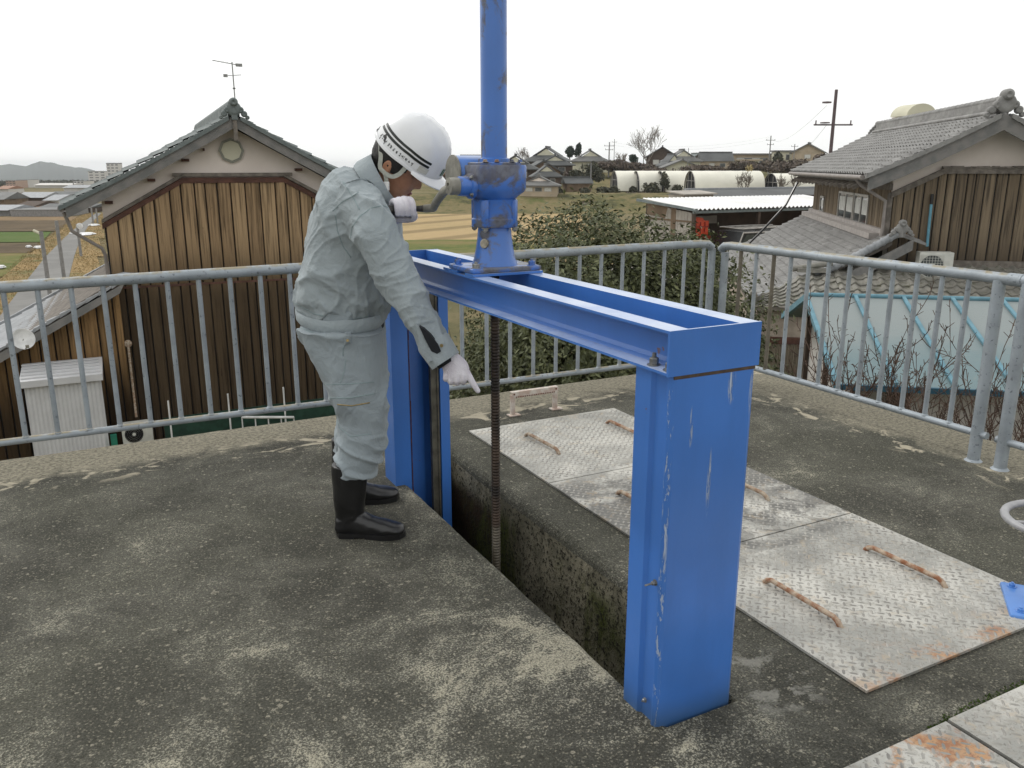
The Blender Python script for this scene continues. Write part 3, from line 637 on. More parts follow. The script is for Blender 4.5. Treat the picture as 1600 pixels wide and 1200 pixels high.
# worm shaft boss towards the worker and round side cover
m = MB(); ZC = z1 + .048; XC = XS - .10; YC = YS - .02
m.lathe([(.045, .004), (.045, -.012), (.036, -.016), (.034, -.052), (.028, -.056), (0, -.056)], (XC, YC, ZC), (1, 0, 0), 24); part('shaft_boss', m, G, h, .7)
for k in range(4):
    a = math.radians(45 + 90 * k); part('bolt', bolt((XC - .012, YC + .042 * math.cos(a), ZC + .042 * math.sin(a)), (-1, 0, 0), .006, .006, .002), M['steel'], h)
m = MB(); yq = YS + .10
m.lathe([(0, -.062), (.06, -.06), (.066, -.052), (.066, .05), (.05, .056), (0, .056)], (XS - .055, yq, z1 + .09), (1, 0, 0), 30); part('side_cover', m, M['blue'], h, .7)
m = MB(); m.lathe([(.0, 0), (.068, 0), (.068, -.006), (0, -.006)], (XS - .117, yq, z1 + .09), (1, 0, 0), 30); part('cover_lid', m, M['castgrey'], h, .7)
# crank
HX = XC - .075; hub = Vector((HX, YC, ZC)); tip = Vector((HX - .01, 3.20, atx(664, 326, HX).z))
tip = atx(664, 326, HX); tip = Vector((HX, tip.y, tip.z))
ck = thing('crank_handle', 'grey cast crank handle with dark grip held by the worker at the hoist', 'crank', hub)
m = MB(); m.lathe([(.016, .026), (.030, .024), (.031, 0), (.030, -.016), (.013, -.018), (.013, .0)], hub, (1, 0, 0), 22, caps=False); part('hub', m, M['castgrey'], ck, .7)
d = tip - hub; k1 = hub + d * .52 + Vector((0, 0, -.004)); k1.z -= .0
m = MB(); m.tube([hub + d * .07, hub + d * .3 + Vector((0, 0, .006)), hub + d * .58 + Vector((0, 0, -.010)), hub + d * .68 + Vector((-.0, 0, -.022)), tip + Vector((0, 0, 0))], [.019, .0165, .0155, .0155, .015], 12, round_=True); part('arm', m, M['castgrey'], ck, 1.)
gend = Vector((tip.x - .155, tip.y + .01, tip.z - .004))
m = MB(); m.tube([tip + Vector((-.008, 0, 0)), tip + Vector((-.03, 0, 0))], [.013, .011], 12); m.tube([tip + Vector((-.03, 0.001, 0)), tip + Vector((-.05, .002, 0)), gend + Vector((.02, 0, 0)), gend], [.010, .0165, .0185, .015], 14, round_=True); part('grip', m, plain('dark_grip', (.05, .045, .042), .5), ck, 1.)
# threaded gate screw
sc = MB(); n = 20; prof = []; z = -1.6
while z < H0: prof += [(.0150, z), (.0182, z + .004), (.0182, z + .008), (.0150, z + .0115)]; z += .0125
sc.lathe(prof, (XS, YS, 0), n=22)
single('gate_screw', sc, M['screw'], 'long dark greased threaded screw hanging from the hoist into the slot', 'screw rod', (XS, YS, 0), .9)
# ================================================================ HANDWHEEL PEDESTAL (right border)
hw = thing('valve_handwheel', 'grey handwheel on a blue pedestal at the right picture border', 'handwheel', (2.862, 1.455, 0))
cW = Vector((2.862, 1.455, .33)); m = MB(); n = 40; R_ = .17
m.rings([[cW + Vector(((R_ + .0145 * math.cos(b)) * math.cos(a), (R_ + .0145 * math.cos(b)) * math.sin(a), .012 * math.sin(b))) for b in [2 * math.pi * q / 10 for q in range(10)]] for a in [2 * math.pi * k / n for k in range(n + 1)]], False); part('rim', m, M['wheelgrey'], hw, 3)
for k in range(4):
    a = math.radians(62 + 90 * k); m = MB(); m.tube([cW + Vector((.02 * math.cos(a), .02 * math.sin(a), -.01)), cW + Vector((.165 * math.cos(a), .165 * math.sin(a), 0))], [.009, .007], 8); part('spoke', m, M['wheelgrey'], hw, 1.)
m = MB(); m.lathe([(0, -.03), (.028, -.03), (.028, .012), (.014, .014), (.014, .03), (0, .03)], cW, n=20); part('hub', m, M['wheelgrey'], hw, .7)
m = MB(); m.lathe([(.07, .02), (.045, .05), (.038, .24), (.05, .27), (.05, .295), (.012, .298), (.012, .3)], (cW.x, cW.y, 0), n=24); part('pedestal', m, M['blue_base'], hw, .7)
R45 = Matrix.Rotation(math.radians(40), 3, 'Z'); m = MB(); m.box((cW.x, cW.y, .012), (.26, .26, .022), R45, bev=.02); part('base_flange', m, M['blue_base'], hw, .7)
for k in range(4): part('bolt', bolt(Vector((cW.x, cW.y, .023)) + R45 @ Vector((.095 * (1 if k % 2 else -1), .095 * (1 if k > 1 else -1), 0)), (0, 0, 1), .011, .010, .004), M['blue_base'], hw)
# ================================================================ TERRAIN
GZ = -4.4
def terr(x, y):
    r = math.hypot(x, y); th = math.degrees(math.atan2(Vector((x, y, 0)).dot(RR), Vector((x, y, 0)).dot(FH)))
    if abs(th) > 100: return GZ
    L = ss(-8.5, -13, th); Rr = 1 - ss(-7.0, -9.5, th)
    z = GZ
    z -= L * (.0166 * max(0, r - 270) if r > 270 else 0)
    z += Rr * (2.2 * ss(108, 119, r) + 2.8 * ss(128, 168, r) + 1.0 * ss(168, 270, r) )
    if r > 60: z += noise.noise(Vector((x * .03, y * .03, 0))) * .35 * ss(108, 135, r) * Rr
    return z
g = MB(); rs = [0.5, 6, 12, 20, 30, 42, 55, 68, 80, 88] + [92 + 2.5 * k for k in range(36)] + [190, 205, 225, 250, 270, 290, 320, 370, 450, 600, 900, 1400, 2200, 3500, 6000]
fa = []; na = 0; angs = [-180 + 10 * k for k in range(13)] + [-58 + 1.25 * k for k in range(93)] + [60 + 10 * k for k in range(12)]
for r in rs:
    for a in angs:
        q = math.radians(a); p = (FH * math.cos(q) + RR * math.sin(q)) * r; g.v.append(Vector((p.x, p.y, terr(p.x, p.y))))
n = len(angs)
for i in range(len(rs) - 1):
    for k in range(n): g.f.append((i * n + k, i * n + (k + 1) % n, (i + 1) * n + (k + 1) % n, (i + 1) * n + k))
g.f.append(tuple(range(n)))
gr = struct('ground', g, M['ground'], 3); gr.data.materials.append(M['bank'])
for p in gr.data.polygons:
    r = math.hypot(p.center.x, p.center.y)
    if 90 < r < 400 and p.center.z > GZ + .05: p.material_index = 1
def gz(x, y): return terr(x, y)
def onland(px, d):
    p = polar(px, d); p.z = terr(p.x, p.y); return p
def field(name, pts, mat, lift=.03, z=None, nseg=1):
    m = MB(); P = [atz(x, y, GZ + lift) for x, y in pts]; m.add(P, [tuple(range(len(P)))]); return struct(name, m, mat)
field('brown_field', [(-300, 340), (128, 338), (118, 352), (-300, 354)], M['brownf'])
field('dry_field', [(560, 327), (905, 327), (960, 392), (1010, 450), (560, 450)], M['stubble'], .02)
field('grass_bank', [(540, 376), (760, 374), (850, 384), (850, 400), (540, 402)], M['grass'], .05)
field('tilled_field', [(-300, 346), (110, 344), (100, 361), (-300, 363)], M['soil'], .06)
field('crop_field', [(-300, 364), (80, 362), (66, 378), (-300, 380)], M['green'], .05)
field('tilled_field', [(-300, 381), (70, 380), (48, 395), (-300, 397)], M['soil'], .07)
field('grass_field', [(-300, 396), (60, 393), (20, 432), (-300, 438)], M['grass'], .05)
# farm road with dry verges
rp = [(-90, 640), (-20, 520), (40, 440), (72, 400), (100, 372), (122, 353), (136, 343), (150, 333)]
rw = [(20, 640), (72, 520), (106, 440), (116, 400), (126, 372), (138, 353), (148, 343), (158, 333)]
m = MB()
L_ = [atz(x, y, GZ + .09) for x, y in rp]; R_2 = [atz(x, y, GZ + .09) for x, y in rw]
for i in range(len(L_) - 1): m.quad(L_[i], R_2[i], R_2[i + 1], L_[i + 1])
struct('road', m, M['asphalt'])
m = MB()
for i in range(len(L_) - 1):
    a, b = L_[i], L_[i + 1]; e = (L_[i] - R_2[i]).normalized() * 1.5; f = (L_[i + 1] - R_2[i + 1]).normalized() * 1.3; u = Vector((0, 0, -.02))
    m.quad(a + e + u, a + u, b + u, b + f + u)
    a, b = R_2[i], R_2[i + 1]; e = (R_2[i] - L_[i]).normalized() * 2.0; f = (R_2[i + 1] - L_[i + 1]).normalized() * 1.5
    m.quad(a + u, a + e + u, b + f + u, b + u)
struct('dry_verge', m, M['tanverge'])
# ---- hills on the left horizon
def hills(pts, d, mat, thick=500):
    m = MB(); F0 = []; 
    R0 = []; R1 = []; R2 = []
    N = 90
    for k in range(N + 1):
        t = k / N * (len(pts) - 1); i = min(int(t), len(pts) - 2); f = t - i
        x = pts[i][0] * (1 - f) + pts[i + 1][0] * f; y = pts[i][1] * (1 - f) + pts[i + 1][1] * f
        y += noise.noise(Vector((x * .09, d * .01, 0))) * 1.6
        top = atd(x, y, d); base = atd(x, 262, d - thick); base.z = -75; bk = atd(x, 262, d + thick); bk.z = -75
        R0.append(base); R1.append(base.lerp(top, .6) + Vector((0, 0, noise.noise(Vector((x * .2, 1, 1))) * 6))); R2.append(top); F0.append(bk)
    m.rings([R0, R1, R2, F0], False, closed=False); return struct('hills', m, mat, 1.5)
hills([(-260, 262), (-120, 256), (-40, 262), (15, 256), (40, 260), (62, 252), (80, 254), (100, 259), (135, 263), (190, 276), (260, 282)], 2600, M['hill'])
hills([(-200, 280), (0, 279), (60, 280), (130, 281), (200, 280), (330, 278), (460, 280)], 1900, M['hill'], 300)
# ================================================================ generic pieces
def pantile(P00, P10, P11, P01, nu, nv, amp=.035, step=.03, nn=None, sub=6):
    """roof of S-tiles. P00-P10 runs along the ridge, P00-P01 runs down the slope"""
    P00, P10, P11, P01 = map(Vector, (P00, P10, P11, P01)); nr = (P10 - P00).cross(P01 - P00).normalized()
    if nr.z < 0: nr = -nr
    m = MB(); rows = []
    for j in range(nv):
        for e, off in ((0.0, 0.0), (1.0, step)):
            v = (j + e * .999) / nv; row = []
            for i in range(nu * sub + 1):
                u = i / (nu * sub); ph = (u * nu) % 1.0
                hgt = amp * (math.cos((ph - .78) * 2 * math.pi * 1.35) if ph > .41 else -1 + .25 * math.cos(ph * 7)) 
                P = (P00 * (1 - u) + P10 * u) * (1 - v) + (P01 * (1 - u) + P11 * u) * v
                row.append(P + nr * (hgt + off + noise.noise(P * 1.3) * .012))
            rows.append(row)
    m.rings(rows, False, closed=False); return m
def siding(P0, u, polyfn, u0, u1, bw, nrm, gap=.02, th=.03, seed=1):
    """vertical boards; polyfn(uc)->(zlo,zhi) at position uc along u"""
    rnd = random.Random(seed); m = MB(); x = u0; P0 = Vector(P0); u = Vector(u); nrm = Vector(nrm)
    while x < u1:
        w = min(bw * rnd.uniform(.75, 1.25), u1 - x + .001); a, b = x + gap * .5, x + w - gap * .5
        if b > a:
            la, ha = polyfn(a); lb, hb = polyfn(b); t = th * rnd.uniform(.7, 1.3); rt = t * .75
            A = [(a, la, 0), (a + .01, la, rt), ((a + b) / 2, (la + lb) / 2, t), (b - .01, lb, rt), (b, lb, 0)]
            B = [(a, ha, 0), (a + .01, ha, rt), ((a + b) / 2, (ha + hb) / 2, t), (b - .01, hb, rt), (b, hb, 0)]
            f = lambda q: P0 + u * q[0] + Vector((0, 0, q[1])) + nrm * q[2]
            m.rings([[f(q) for q in A], [f(q) for q in B]], False, closed=False, tone=rnd.random() ** 1.2)
            # dark joint batten
        x += w
    m.t = {i: m.t.get(i, .5) for i in range(len(m.f))}
    return m
def onigawara(c, fwd, s=1.):
    """ridge-end ornament tile: stepped scrolls under a round cap"""
    c = Vector(c); X, Y, A = frame(fwd); up = Vector((0, 0, 1)); side = up.cross(A).normalized(); m = MB()
    def disc(dx, dz, r, t=.09): m.lathe([(0, -t), (r * .9, -t), (r, -t * .7), (r, t * .7), (r * .85, t), (r * .55, t * 1.15), (0, t * .9)], c + side * dx * s + up * dz * s, A, 18)
    disc(0, .30, .115 * s, .13 * s); disc(0, .13, .19 * s, .08 * s); disc(-.17, .10, .085 * s, .07 * s); disc(.17, .10, .085 * s, .07 * s)
    disc(-.26, 0, .08 * s, .06 * s); disc(.26, 0, .08 * s, .06 * s); disc(-.34, -.09, .055 * s, .05 * s); disc(.34, -.09, .055 * s, .05 * s)
    m.box(c + up * .0, (.1, .1, .2)); return m
# ================================================================ LEFT HOUSE
Y0 = 16.5; AP = 2.815; T_ = (lambda x: 2.37 - .585 * abs(x - AP) + .018 * (x - AP) ** 2)
hl = thing('timber_farmhouse', 'farmhouse with tan board gable and an octagonal vent, behind the left railing', 'house', (2.8, Y0, GZ))
hl.rotation_euler = (0, 0, -math.radians(4.0))
XL, XR = .50, 5.15
m = MB(); pl = [(XL, GZ), (XR, GZ), (XR, T_(XR) - .22), (AP, T_(AP) - .2), (XL, T_(XL) - .22)]
m.prism([(x, Y0, z) for x, z in pl], (0, 9, 0)); part('wall', m, M['plaster'], hl)
ztr = lambda x: (.52 + (x - .5) * .555) if x < 1.87 else (1.285 if x < 3.66 else 1.285 - (x - 3.66) * .56)
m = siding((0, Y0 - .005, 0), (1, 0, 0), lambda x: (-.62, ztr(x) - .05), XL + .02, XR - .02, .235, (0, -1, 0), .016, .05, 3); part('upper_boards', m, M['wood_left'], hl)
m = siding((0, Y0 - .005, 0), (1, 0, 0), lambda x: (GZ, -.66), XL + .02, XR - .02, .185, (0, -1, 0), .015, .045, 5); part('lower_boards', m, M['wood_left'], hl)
m = MB(); m.prism([(XL, Y0 - .004, GZ), (XR, Y0 - .004, GZ), (XR, Y0 - .004, .42), (3.66, Y0 - .004, 1.25), (1.87, Y0 - .004, 1.25), (XL, Y0 - .004, .5)], (0, .003, 0)); part('board_backing', m, M['darkgap'], hl)
m = MB(); m.bx((XL, Y0 - .05, -.66), (XR, Y0 - .004, -.62)); part('joint_board', m, M['woodtrim'], hl)
m = MB(); bp = [(XL - .03, .5), (1.87, 1.285), (3.66, 1.285), (XR + .03, .45)]
for (a, b) in zip(bp, bp[1:]):
    m.prism([(a[0], Y0 - .07, a[1] - .09), (b[0], Y0 - .07, b[1] - .09), (b[0], Y0 - .07, b[1] + .01), (a[0], Y0 - .07, a[1] + .01)], (0, .066, 0))
part('trim_board', m, M['woodtrim'], hl)
m = MB()
for (a, b) in zip(bp, bp[1:]):
    e = .16 if a[0] == 1.87 else 0
    z0 = .02 if a[0] != 1.87 else .03
    m.prism([(a[0] - e, Y0 - .11, a[1] + z0), (b[0] + e, Y0 - .11, b[1] + z0), (b[0] + e, Y0 - .11, b[1] + z0 + .06), (a[0] - e, Y0 - .11, a[1] + z0 + .06)], (0, .10, 0))
part('drip_board', m, M['woodgrey'], hl)
m = MB(); m.lathe([(0, 0), (.21, 0), (.225, .02), (.225, .05), (.19, .052), (.185, .03), (0, .03)], (2.76, Y0, 1.77), (0, -1, 0), 8); part('octagonal_vent', m, plain('vent_rim', (.33, .33, .28), .8), hl, label='octagonal white vent with grey rim')
m = MB(); m.lathe([(0, .034), (.18, .034), (.18, .04), (0, .04)], (2.76, Y0, 1.77), (0, -1, 0), 8); part('vent_cover', m, M['cream'], hl)
for x in (1.35, 3.95, 4.95, .62, 1.95, 2.28):
    m = MB(); z = T_(x) - .30 - (.0 if x in (1.35, 3.95, 4.95, .62) else -.02); w_ = .13 if x not in (2.28,) else .03; m.box((x, Y0 - .04, z), (w_, .12, .05)); part('purlin_end', m, M['woodtrim'], hl)
# roof with thick bargeboards
YF = Y0 - .42
def roofside(sgn):
    m = MB(); xs = [AP + sgn * q for q in (0, .5, 1, 1.5, 2, 2.5, 2.86)]
    top = lambda x: T_(x) + .0; bot = lambda x: T_(x) - .13
    m.rings([[(x, YF, bot(x)), (x, YF, top(x)), (x, Y0 + 9.5, top(x)), (x, Y0 + 9.5, bot(x))] for x in xs]); return m, xs
for sg in (-1, 1):
    m, xs = roofside(sg); rf = part('roof', m, M['barge'], hl, .5)
    m = MB(); m.rings([[(x, YF - .03, T_(x) - .21), (x, YF - .03, T_(x) - .02), (x, YF + .015, T_(x) - .02), (x, YF + .015, T_(x) - .21)] for x in xs]); part('bargeboard', m, M['barge'], hl, .5)
    m = MB(); k = 0
    for i in range(34):   # verge tiles stepping down the edge
        x = AP + sg * (.1 + i * .084); x2 = x + sg * .088
        m.prism([(x, YF - .07, T_(x) - .03), (x2, YF - .07, T_(x2) - .005 - .03), (x2, YF - .07, T_(x2) + .055), (x, YF - .07, T_(x) + .035)], (0, .32, 0))
    part('verge_tiles', m, M['tile_green'], hl)
    a, b = AP + sg * .1, AP + sg * 2.95
    part('tile_field', pantile((a, YF + .25, T_(a) + .05), (a, Y0 + 9.5, T_(a) + .05), (b, Y0 + 9.5, T_(b) + .05), (b, YF + .25, T_(b) + .05), 36, 11, .03, .03, sub=4), M['tile_green'], hl, .6)
m = MB(); m.bx((AP - .10, YF + .0, T_(AP) - .02), (AP + .10, Y0 + 9.5, T_(AP) + .17)); m.tube([(AP, YF, T_(AP) + .19), (AP, Y0 + 9.5, T_(AP) + .19)], .085, 12); part('ridge', m, M['tile_green'], hl, .8)
part('ridge_ornament', onigawara((AP, YF - .05, T_(AP) + .02), (0, -1, 0), .66), M['tile_green'], hl, .7)
m = MB(); m.box((AP, YF - .06, T_(AP) - .22), (.07, .03, .42)); part('gable_pendant', m, M['woodgrey'], hl)
m = MB(); x = AP - 2.9; m.tube([(x - .03, YF, T_(x) - .03), (x - .03, Y0 + 9, T_(x) - .03)], .055, 10); part('gutter', m, M['pipegrey'], hl, 1.)
m = MB(); m.tube([(x, Y0 - .3, T_(x) - .1), (x + .08, Y0 - .2, .40), (.42, Y0 - .05, .08), (.46, Y0 + .06, -.05), (.46, Y0 + .06, -1.5)], .032, 8); part('drain_pipe', m, M['pipegrey'], hl, 1.)
# lower wing to the left
m = MB(); w0 = [(-2.6, GZ), (XL, GZ), (XL, -.75), (-2.6, -2.3)]
m.prism([(x, 16.25, z) for x, z in w0], (0, 3.6, 0)); part('wing_wall', m, M['darkgap'], hl)
m = siding((0, 16.24, 0), (1, 0, 0), lambda x: (GZ, -.78 + (x - .5) * .5), -2.6, .62, .22, (0, -1, 0), .018, .04, 8); part('wing_boards', m, M['wood_wing'], hl)
P00 = Vector((.74, 15.75, -.43)); dn = Vector((-3.6, 0, -1.9)); P01 = P00 + dn; bk = Vector((0, 4.6, 0))
part('wing_roof', pantile(P00 + bk, P00, P01, P01 + bk, 17, 15, .016, .018, sub=4), M['tile_wing'], hl, .6)
m = MB(); u = Vector((0, 0, 1)); m.prism([P00 + Vector((0, 0, -.04)), P01 + Vector((0, 0, -.04)), P01 + Vector((0, 0, -.22)), P00 + Vector((-.1, 0, -.22))], (0, .05, 0)); part('wing_bargeboard', m, M['barge'], hl)
m = MB(); 
for i in range(17):
    a = P00 + dn * (i / 17.); b = P00 + dn * ((i + 1.02) / 17.); m.prism([a + u * .0 , b + u * -.02, b + u * .05, a + u * .03], (0, .14, 0))
part('wing_verge_tiles', m, M['tile_wing'], hl)
m = MB()
for i in range(26):
    a = P00 + bk + dn * (i / 26.); m.box(a + dn / 52 + u * .04, (.17, .2, .07), Matrix.Rotation(-.5, 3, 'Y'))
part('wing_rear_tiles', m, M['tile_wing'], hl)
m = MB(); m.bx((-2.7, 15.8, -2.4), (.45, 19.8, -2.3)); 
m = MB(); m.prism([P00 + Vector((-.25, .06, -.06)), P01 + Vector((0, .06, -.06)), P01 + bk + Vector((0, 0, -.06)), P00 + bk + Vector((-.25, 0, -.06))], (0, 0, -.08)); part('wing_soffit', m, M['woodgrey'], hl)
m = MB(); m.tube([P00 + Vector((-.15, .1, .06)), P00 + Vector((.0, .1, .08)), P00 + Vector((.18, .15, .06))], [.05, .06, .05], 10, round_=True); part('wing_ridge_end', m, M['tile_wing'], hl, 1.)
# vines on wall corner
# antenna
an = thing('tv_antenna', 'thin rooftop television antenna above the left gable ornament', 'antenna', (AP, YF + .1, 2.7))
ax = AP + .02
m = MB(); m.tube([(ax, YF + .05, 2.1), (ax, YF + .05, 3.27)], .011, 6); part('mast', m, M['steel'], an)
m = MB(); m.tube([(ax - .33, YF + .05, 3.28), (ax + .17, YF + .1, 3.22)], .007, 5); m.box((ax + .12, YF + .08, 3.225), (.11, .03, .05))
for k in range(6): m.tube([(ax - .3 + k * .07, YF - .04, 3.275 - k * .008), (ax - .3 + k * .07, YF + .14, 3.275 - k * .008)], .003, 4)
part('upper_aerial', m, M['steel'], an)
m = MB(); m.tube([(ax - .16, YF + .05, 3.03), (ax + .14, YF + .05, 3.06)], .006, 5); m.box((ax - .13, YF + .05, 3.035), (.07, .03, .05)); m.lathe([(0, -.03), (.03, 0), (0, .03)], (ax, YF + .05, 2.83), n=8); part('lower_aerial', m, M['steel'], an)
# dish on wing verge
ds = thing('satellite_dish', 'round white satellite dish on the left wing roof verge', 'satellite dish', (-.88, 15.6, -1.35))
dc = Vector((-.93, 15.5, -1.24)); da = Vector((.25, -.85, .35)).normalized()
m = MB(); m.lathe([(0, -.02), (.08, -.012), (.14, .01), (.175, .035), (.17, .035), (.135, .005), (.08, -.02), (0, -.028)], dc, da, 28); part('reflector', m, M['whitepl'], ds, 1.)
m = MB(); m.tube([dc + Vector((0, 0, -.17)), dc + da * .2 + Vector((0, 0, -.18))], .01, 6); m.box(dc + da * .22 + Vector((0, 0, -.17)), (.05, .05, .05)); m.tube([dc - da * .02, dc + Vector((.02, .2, -.15))], .018, 8); part('feed_arm', m, M['castgrey'], ds)
# storage shed
sh = thing('storage_shed', 'white ribbed steel storage shed against the dark board wall', 'shed', (-.45, 15.9, GZ))
m = MB(); xa, xb, ya_, yb_ = -1.02, .10, 15.5, 16.15
n = 36; pr = []
for k in range(n): x = xa + (xb - xa) * k / (n - 1); pr.append((x, ya_ + (.012 if k % 2 else 0)))
m.prism([(x, y, GZ) for x, y in pr] + [(xb, yb_, GZ), (xa, yb_, GZ)], (0, 0, 2.42)); part('body', m, M['shedwhite'], sh)
m = MB(); m.prism([(xa - .06, ya_ - .08, -2.04), (xa - .06, ya_ - .08, -1.93), (xa - .02, yb_ + .1, -1.80), (xa - .02, yb_ + .1, -1.92)], (xb - xa + .12, 0, 0))
for k in range(5):
    t = .1 + k * .2; y = ya_ - .06 + (yb_ - ya_ + .1) * t; m.bx((xa - .03, y, -1.925 + .125 * t), (xb + .04, y + .03, -1.905 + .125 * t))
part('roof', m, M['shedwhite'], sh)
m = MB(); m.bx((xb + .001, ya_ + .02, GZ), (xb + .03, ya_ + .1, -2.05)); m.bx((xb + .001, yb_ - .14, GZ), (xb + .03, yb_ - .02, -2.0)); part('corner_post', m, M['shedwhite'], sh)
m = MB(); m.bx((.16, 15.45, GZ), (.26, 15.55, -3.05)); single('green_stake', m, M['greenpl'], 'green plastic stake beside the storage shed', 'stake', (.21, 15.5, GZ))
# air conditioner and its pipe
def aircon(c, w, h_, d, fr_, label, R=None, grille=False):
    t = thing('air_conditioner', label, 'air conditioner', c); c = Vector(c); R = R or Matrix.Identity(3)
    T = lambda p: c + R @ p
    m = MB(T); m.bx((-w / 2, -d / 2, .06), (w / 2, d / 2, h_), bev=.012); part('casing', m, M['acwhite'], t)
    m = MB(T); fx = -w * .12; rr = h_ * .36; zc = .06 + (h_ - .06) * .5
    m.lathe([(0, .001), (rr, .001), (rr, .006), (0, .006)], (fx, -d / 2, zc), (0, -1, 0), 24); part('fan_opening', m, M['darkgap'] if not grille else plain('dark_fan', (.07, .08, .08)), t)
    m = MB(T)
    if grille:
        for k in range(9): m.bx((fx - rr, -d / 2 - .02, zc - rr + k * rr / 4.05), (fx + rr, -d / 2 - .012, zc - rr + k * rr / 4.05 + .006))
        for k in range(9): m.bx((fx - rr + k * rr / 4.05, -d / 2 - .012, zc - rr), (fx - rr + k * rr / 4.05 + .006, -d / 2 - .004, zc + rr))
        m.box((fx, -d / 2 - .022, zc), (.1, .006, .1))
    else:
        for k in range(5): rq = rr * (k + .5) / 5; m.rings([[Vector((fx + rq * math.cos(2 * math.pi * i / 20), -d / 2 - .008 - (j == 1) * .004, zc + rq * math.sin(2 * math.pi * i / 20))) * 1 + Vector((0, 0, 0.004 * j)) for i in range(20)] for j in range(2)], False)
        m.lathe([(0, .006), (.03, .006), (.03, .012), (0, .012)], (fx, -d / 2, zc), (0, -1, 0), 12)
    part('fan_grille', m, M['acwhite'], t)
    m = MB(T)
    for sx in (-1, 1): m.bx((sx * w * .36 - .03, -d / 2 - .03, -.0), (sx * w * .36 + .03, d / 2 + .03, .058))
    part('feet', m, M['whitepl'], t); return t
aircon((.60, 15.62, -3.33), .50, .42, .24, None, 'white air conditioner outdoor unit on the ground beside the white shed')
# plinth below
m = MB(); m.bx((.36, 15.5, GZ), (.84, 15.75, -3.335)); single('concrete_plinth', m, M['polegrey'], 'concrete plinth under the air conditioner by the board wall', 'plinth', (.6, 15.6, GZ))
m = MB(); m.tube([aty(200, 536, 16.33), aty(206, 590, 16.3), aty(213, 652, 15.9)], .022, 8); m.lathe([(0, -.02), (.06, -.02), (.07, .0), (.05, .03), (0, .03)], aty(200, 537, 16.38), (0, -1, 0), 14)
single('hose_pipe', m, M['palebar'], 'thin beige duct pipe rising up the dark boards above the air conditioner', 'pipe', (.6, 16.3, -3), 1.)
# green net fence
fe = thing('net_fence', 'low dark green net fence with white stakes along the board wall', 'fence', (2.2, 15, GZ))
a = aty(165, 690, 15.2); b = aty(560, 640, 15.2)
m = MB(); m.bx((1.02, 15.2, GZ), (4.8, 15.21, -2.78))
part('net', m, M['netgreen'], fe)
for px_ in (264, 358, 445): q = aty(px_, 640, 15.1); m = MB(); m.tube([(q.x, 15.1, GZ), (q.x, 15.1, -2.45)], .016, 6); part('stake', m, M['whitepl'], fe)
q0 = aty(378, 652, 14.9); q1 = aty(459, 652, 14.9); m = MB(); m.tube([q0, q1], .025, 6)
for k in range(5): q = q0.lerp(q1, k / 4.); m.tube([q, q + Vector((0, 0, -.7))], .012, 5)
single('white_stand', m, M['whitepl'], 'low white pipe stand seen just over the far deck edge', 'stand', q0)
# ================================================================ RIGHT HOUSE (turned)
A_ = math.radians(37.5); W_ = Vector((math.sin(A_), math.cos(A_), 0)); U_ = Vector((W_.y, -W_.x, 0)); Q = Vector((15.417, 12.267, 0))
def TL(p): return Q + U_ * p[0] + W_ * p[1] + Vector((0, 0, p[2]))
hr = thing('tiled_farmhouse', 'farmhouse with large grey tiled roof, grey board gable and two side windows at right', 'house', Q + Vector((0, 0, GZ)))
AU = 1.80; UR = 4.0; TR = lambda x: 2.50 - .56 * abs(x - AU) + .03 * (x - AU) ** 2
m = MB(TL); m.prism([(0, 0, GZ), (UR, 0, GZ), (UR, 0, TR(UR) - .2), (AU, 0, TR(AU) - .2), (0, 0, TR(0) - .2)], (0, 9.3, 0)); part('wall', m, M['plaster'], hr)
zt2 = lambda x: .93 + (x - .05) * .52 if x < .97 else (1.40 if x < 2.52 else 1.40 - (x - 2.52) * .5)
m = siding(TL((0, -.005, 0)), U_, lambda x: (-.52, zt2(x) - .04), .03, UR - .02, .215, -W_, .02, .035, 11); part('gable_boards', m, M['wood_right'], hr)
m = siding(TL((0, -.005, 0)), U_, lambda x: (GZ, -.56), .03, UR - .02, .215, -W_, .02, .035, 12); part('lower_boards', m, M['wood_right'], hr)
m = MB(TL); m.prism([(0, -.004, GZ), (UR, -.004, GZ), (UR, -.004, .68), (2.52, -.004, 1.38), (.97, -.004, 1.38), (0, -.004, .88)], (0, .003, 0)); part('board_backing', m, M['darkgap'], hr)
m = MB(TL); tp = [(-.02, .90), (.97, 1.40), (2.52, 1.40), (UR, .70)]
for a, b in zip(tp, tp[1:]): m.prism([(a[0], -.09, a[1] - .06), (b[0], -.09, b[1] - .06), (b[0], -.09, b[1] + .06), (a[0], -.09, a[1] + .06)], (0, .085, 0))
for k in range(16): x = .95 + k * .1 + random.uniform(-.03, .03); m.box((x, -.06, 1.46 + random.uniform(0, .02)), (.12, .1, .04))
part('trim_board', m, M['woodgrey'], hr)
m = MB(TL); m.bx((-.07, -.06, GZ), (.02, .03, .95)); part('corner_post', m, M['woodgrey'], hr)
m = siding(TL((-.005, 0, 0)), W_, lambda x: (-.3, 1.12), .03, 9.3, .25, -U_, .02, .02, 13); part('side_boards', m, M['wood_right'], hr)
m = MB(TL); m.bx((-.07, -.05, 1.0), (.0, 9.3, 1.14)); m.bx((-.1, 0, -.02), (.0, 9.3, .06)); part('side_trim', m, M['woodgrey'], hr)
